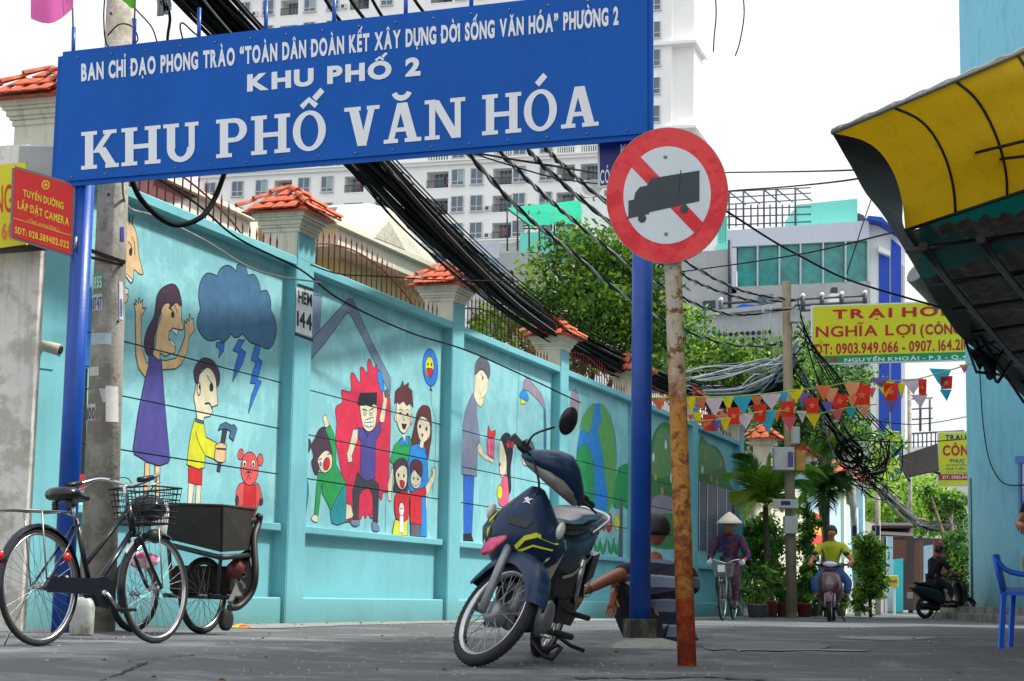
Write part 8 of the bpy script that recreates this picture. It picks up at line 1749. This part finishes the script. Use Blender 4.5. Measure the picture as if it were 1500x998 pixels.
# ------------------------------------------------------------------ scooters and riders
def scooter(M, label, body, group=None, plate=False):
    t = thing('scooter', label, 'scooter', M=M, group=group); r = .25; H0, H1 = Vector((0, 0, r)), Vector((1.25, 0, r)); ax_ = Vector((-.42, 0, .9)).normalized()
    for c in (H0, H1): wheel(t, c, r, .085, spokes=10, rimw=.03, hubr=.04, rimmt=M_alu)
    fender(t, H1, r + .03, .13, 20, 150, body, 'front_mudguard')
    for s in (-1, 1): tb(t, 'fork_leg', [H1 + Yv * .08 * s, H1 + Yv * .08 * s + ax_ * .3], .02, M_alu, 8)
    mb = MB(); loft(mb, [oval(Vector((x, 0, z)), Yv, X, w_, d_, 18, 2.5) for z, x, w_, d_ in ((.32, 1.0, .12, .05), (.42, 1.06, .17, .08), (.55, 1.08, .20, .10), (.68, 1.05, .21, .10), (.80, 1.0, .17, .08), (.90, .95, .10, .05))], body); mb.build('front_shield', body, t, local=True)
    mb = MB(); mb.add([Vector((1.175 - abs(y) * .3, y, z)) for y, z in ((0, .46), (.07, .60), (.05, .74), (0, .80), (-.05, .74), (-.07, .60))], [list(range(6))], mat('silver_panel', (170, 160, 160), .3, .4)); mb.build('chrome_panel', None, t, local=True)
    for s in (-1, 1): mb = MB(); mb.ball(Vector((1.10, .13 * s, .56)), (.05, .03, .07), mat('amber_lamp', (230, 150, 70), .2, spec=.8), 10, 8); mb.build('indicator', None, t, local=True)
    c = Vector((.93, 0, 1.0)); mb = MB(); loft(mb, [oval(c + Vector((-abs(y) * .2, y, -.03 * abs(y) / .2)), X, Zv, a_, b_, 12) for y, a_, b_ in ((-.24, .02, .015), (-.18, .05, .03), (-.1, .08, .055), (0, .09, .07), (.1, .08, .055), (.18, .05, .03), (.24, .02, .015))], body); mb.build('handlebar_cover', body, t, local=True)
    mb = MB(); loft(mb, [oval(c + Vector((.06 - abs(y) * .25, y, -.01)), X, Zv, .04, b_, 12) for y, b_ in ((-.12, .02), (-.06, .045), (0, .052), (.06, .045), (.12, .02))], mat('clear_headlamp', (210, 216, 220), .1, spec=.9)); mb.build('headlamp', None, t, local=True)
    for s in (-1, 1):
        tb(t, 'grip', [c + Vector((-.06, .22 * s, -.02)), c + Vector((-.10, .36 * s, -.01))], .02, M_black, 10); tb(t, 'mirror_stem', [c + Vector((-.05, .2 * s, .0)), c + Vector((-.05, .26 * s, .14))], .006, M_black, 6)
        mb = MB(); mb.ball(c + Vector((-.05, .27 * s, .18)), (.018, .06, .04), M_blk, 12, 8); mb.build('mirror', M_blk, t, local=True)
    mb = MB(); mb.box(Vector((.74, 0, .30)), (.40, .30, .08), body, None, .03); mb.build('floorboard', body, t, local=True)
    mb = MB(); loft(mb, [oval(Vector((x, 0, z)), Yv, Zv, w_, h_, 18, 2.8) for x, z, w_, h_ in ((.56, .48, .08, .14), (.45, .50, .15, .2), (.2, .54, .18, .2), (-.05, .60, .16, .16), (-.3, .68, .10, .08), (-.4, .71, .05, .03))], body); mb.build('rear_body', body, t, local=True)
    mb = MB(); loft(mb, [oval(Vector((x, 0, z)), Yv, Zv, w_, h_, 16, 2.6) for x, z, w_, h_ in ((.55, .70, .07, .03), (.48, .72, .13, .05), (.2, .75, .15, .055), (-.08, .79, .14, .05), (-.28, .81, .08, .03))], M_seat); mb.build('seat', M_seat, t, local=True)
    mb = MB(); mb.ball(Vector((-.40, 0, .70)), (.03, .10, .04), M_refl, 12, 8); mb.build('tail_light', M_refl, t, local=True); tb(t, 'silencer', [Vector((.25, -.14, .22)), Vector((-.25, -.17, .30))], .05, M_mdark, 12)
    mb = MB(); mb.box(Vector((.15, .0, .28)), (.5, .2, .16), M_mdark, None, .03); mb.build('engine', M_mdark, t, local=True); tb(t, 'side_stand', [Vector((.45, .1, .2)), Vector((.42, .22, .01))], .012, M_satin, 6)
    if plate: mb = MB(); mb.box(Vector((-.43, 0, .52)), (.01, .19, .14), M_white, None, .003); mb.build('number_plate', M_white, t, local=True)
    return t
def rider(M, label, shirt, trs, skin, name='person', hat=False, lean=0, hz=0, seatx=.25, seatz=.80, grip=(.82, .33, 1.0), foot=(.72, .14, .37), knee=(.62, .17, .72), short=False, look=(1, 0, -.05), female=False):
    t = thing(name, label, 'person', M=M); V = Vector; s0 = V((seatx, 0, seatz)); hip = s0 + V((0, 0, .10)); ch = hip + V((.03 + lean * .3, 0, .28)); sh = hip + V((.06 + lean * .6, 0, .44)); nk = hip + V((.08 + lean * .7, 0, .53)); hd_ = nk + V((.05, 0, .14))
    gx_, gy, gz_ = grip; fx, fy, fz = foot; kx, ky, kz = knee
    J = [(hip, (.12, .15)), (ch, (.11, .15)), (sh, (.09, .13)), (nk, .05), (nk + V((.02, 0, .06)), .05)]; E = [(0, 1), (1, 2), (2, 3), (3, 4)]; T_ = [(hip, (.135, .155))]; TE = []; Sj = [(hip - V((0, 0, .03)), (.13, .155)), (ch, (.14, .175)), (sh, (.125, .175)), (nk - V((0, 0, .02)), .085)]; SE = [(0, 1), (1, 2), (2, 3)]
    for s in (-1, 1):
        so_ = sh + V((0, .19 * s, -.02)); el = so_.lerp(V((gx_, gy * s, gz_)), .5) + V((-.06, .10 * s, -.12)); wr = V((gx_ - .05, gy * s, gz_ + .03)); b = len(J)
        J += [(so_, .058), (el, .042), (wr, .03)]; E += [(2, b), (b, b + 1), (b + 1, b + 2)]
        hj = hip + V((.05, .10 * s, -.02)); kn = V((kx, ky * s, kz)); an = V((fx - .05, fy * s, fz + .07)); b = len(J); J += [(hj, .085), (kn, .06), (an, .04)]; E += [(0, b), (b, b + 1), (b + 1, b + 2)]
        b = len(T_); kk = kn if not short else hj.lerp(kn, .85); T_ += [(hj, .10), (kk, .082)]; TE += [(0, b), (b, b + 1)]
        if not short: T_.append((an + V((0, 0, .04)), .06)); TE.append((b + 1, b + 2))
        b = len(Sj); Sj += [(so_ + V((0, 0, .012)), .084), (so_.lerp(el, .75 if not female else 1), .064)]; SE += [(2, b), (b, b + 1)]
        if female: Sj.append((el.lerp(wr, .8), .04)); SE.append((b + 1, b + 2))
        hand(t, wr, (.5, 0, -.15), (0, 0, -1), .95, M_white if female else skin, .75, True)
        mb = MB(); p = V((fx, fy * s, fz)); loft(mb, [oval(p + V((dx, 0, dz_)), Yv, Zv, a_, b_, 12) for dx, a_, b_, dz_ in ((-.11, .03, .03, .02), (-.05, .042, .045, .03), (.05, .045, .035, .015), (.13, .035, .02, .005))], M_satin); mb.build('shoe', M_satin, t, local=True)
    skin_mesh('b', J, E, skin, 2, 0).build('body', skin, t, local=True); skin_mesh('s', Sj, SE, shirt, 2, 1).build('shirt', shirt, t, local=True); skin_mesh('t', T_, TE, trs, 2, 0).build('trousers' if not short else 'shorts', trs, t, local=True)
    head(t, hd_, look, .115, skin, True, 1, M_hair, .42)
    if hat:
        mb = MB(); mb.lathe(hd_ + V((0, 0, .02)), [(.225, 0), (.228, .004), (.16, .07), (.09, .135), (.02, .185), (0, .19)], (.06, 0, 1), 28, mat('palm_leaf_hat', (224, 214, 196), .7, var=.1, scale=12)); mb.lathe(hd_ + V((0, 0, .015)), [(.224, 0), (.155, .064), (.085, .128), (0, .18)], (.06, 0, 1), 28, mat('palm_leaf_hat', (224, 214, 196), .7)); mb.build('conical_hat', None, t, local=True)
        mb = MB(); loft(mb, [oval(hd_ + V((.02, 0, z)), X, Yv, a_, b_, 14) for z, a_, b_ in ((-.16, .06, .06), (-.10, .10, .085), (-.02, .105, .09), (.02, .10, .085))], mat('brown_face_scarf', (120, 84, 70), .85)); mb.build('face_scarf', None, t, local=True)
    return t
M_green_shirt = mat('olive_yellow_shirt', (168, 180, 40), .85, var=.12, bump=.3, bscale=14); M_jeans = mat('blue_jeans', (44, 78, 132), .85, var=.2, scale=14); M_maroon = mat('maroon_scooter_paint', (70, 26, 40), .25, var=.1, coat=.5); M_blkp = mat('black_scooter_paint', (16, 16, 18), .3, var=.1, coat=.4)
g = gp(1221, 911); hd1 = math.pi + math.atan2(-g.x, g.y) * -1 + R(-2); hd1 = math.pi + math.atan2(g.x, g.y)
fwd_ = Vector((-g.x, -g.y, 0)).normalized(); M1 = frame_at(g - fwd_ * 1.25, math.atan2(fwd_.x, fwd_.y) + R(3))
scooter(M1, 'maroon scooter ridden towards the camera down the middle of the lane', M_maroon)
rider(M1, 'man in an olive yellow shirt and blue jeans riding the maroon scooter towards the camera', M_green_shirt, M_jeans, M_skin, knee=(.62, .30, .68), foot=(.72, .26, .36), grip=(.84, .34, 1.0))
g = gp(1376, 907); M2 = frame_at(g - Vector((.35, .1, 0)), R(62))
scooter(M2, 'black scooter parked near the step of the blue building seen from behind', M_blkp, plate=True)
rider(M2, 'person in a black shirt sitting on the parked black scooter by the blue building', mat('black_tshirt', (22, 22, 26), .85, var=.15), mat('dark_shorts', (40, 40, 50), .85), M_skin2, lean=.1)
g = gp(1515, 958); g = at(1580, 950, 16.2); g.z = 0; M3 = frame_at(g + Vector((0, .6, 0)), R(192))
scooter(M3, 'dark scooter cut by the right edge behind the blue plastic chair', M_blkp)
rider(M3, 'person in a black top and khaki shorts on the scooter at the right edge', mat('black_tshirt', (22, 22, 26), .85), mat('khaki_shorts', (104, 98, 66), .85, var=.15), M_skin, short=True, seatx=.3, knee=(.55, .30, .74), foot=(.62, .24, .37))
# woman on the bicycle
g = gp(1058, 909); fwd_ = Vector((-.19 - .12, -1, 0)).normalized(); M4 = frame_at(g - fwd_ * 1.07, math.atan2(fwd_.x, fwd_.y))
bicycle(M4, 'silver grey bicycle with a wire basket ridden past the notice board', mat('silver_bike_frame', (120, 124, 128), .35, .4), M_steel)
M_plaid = mat('red_navy_plaid', (130, 34, 44), .85, var=.1, two=((34, 36, 74), .9, 11))
rider(M4, 'woman in a conical hat and red plaid jacket riding the bicycle towards the camera', M_plaid, mat('dark_floral_trousers', (66, 40, 56), .85, var=.2, two=((130, 90, 100), .4, 20)), M_skin, hat=True, female=True, seatx=.27, seatz=.86, grip=(.66, .28, .98), foot=(.58, .12, .20), knee=(.60, .14, .66))
mb = MB(); mb.box(M4 @ Vector((1.17, 0, .86)), (.12, .01, .12), M_white); o = mb.build('small_white_card', M_white); tag(o, 'small white card tied to the front of the cyclist basket', 'card')
# ------------------------------------------------------------------ blue plastic chair at the right edge
M_chair = mat('blue_plastic', (24, 92, 222), .35, var=.06, spec=.5); cg = gp(1462, 950); cY = cg.y
ch_ = thing('plastic_chair', 'bright blue plastic armchair cut by the right edge of the picture', 'chair', cg)
q = lambda x, y, dY=0: at(x, y, cY + dY)
def leg_(x, dY, spl): 
    mb = MB(); f = q(x, 950, dY); f.z = 0; t_ = q(x + spl, 868, dY); mb.bar(f, t_, .05, .035, M_chair); mb.build('leg', M_chair, ch_)
leg_(1466, 0, 4); leg_(1548, -.1, -4); leg_(1480, .45, 4); leg_(1552, .42, -4)
mb = MB(); mb.prism([q(1465, 872), q(1552, 874, -.1), q(1556, 868, .42), q(1476, 866, .45)], (0, 0, .03), M_chair); mb.build('seat', M_chair, ch_)
mb = MB(); rows = []
for i in range(9):
    v = i / 8; rows.append([q(1456 + 12 * v + u * 4, 812 + 58 * v + abs(u - .5) * 0, .02 + u * .44 + .02 * math.sin(v * 3)) + Vector((.02 * math.sin(u * 3.14), 0, 0)) for u in [k / 6 for k in range(7)]])
mb.sheet(rows, M_chair); mb.sheet([[p + Vector((.012, 0, 0)) for p in r_] for r_ in rows][::-1], M_chair)
mb.build('backrest', M_chair, ch_)
for dY in (0, .45): mb = MB(); mb.tube([q(1456, 812, dY), q(1462, 840, dY), q(1470, 872, dY)], .018, 8, M_chair); mb.build('back_frame', M_chair, ch_)
mb = MB(); mb.tube(cat_rom([q(1458, 818, 0), q(1474, 835, -.02), q(1500, 842, -.06), q(1540, 846, -.1), q(1548, 872, -.1)], 5), .02, 8, M_chair); mb.build('armrest', M_chair, ch_)
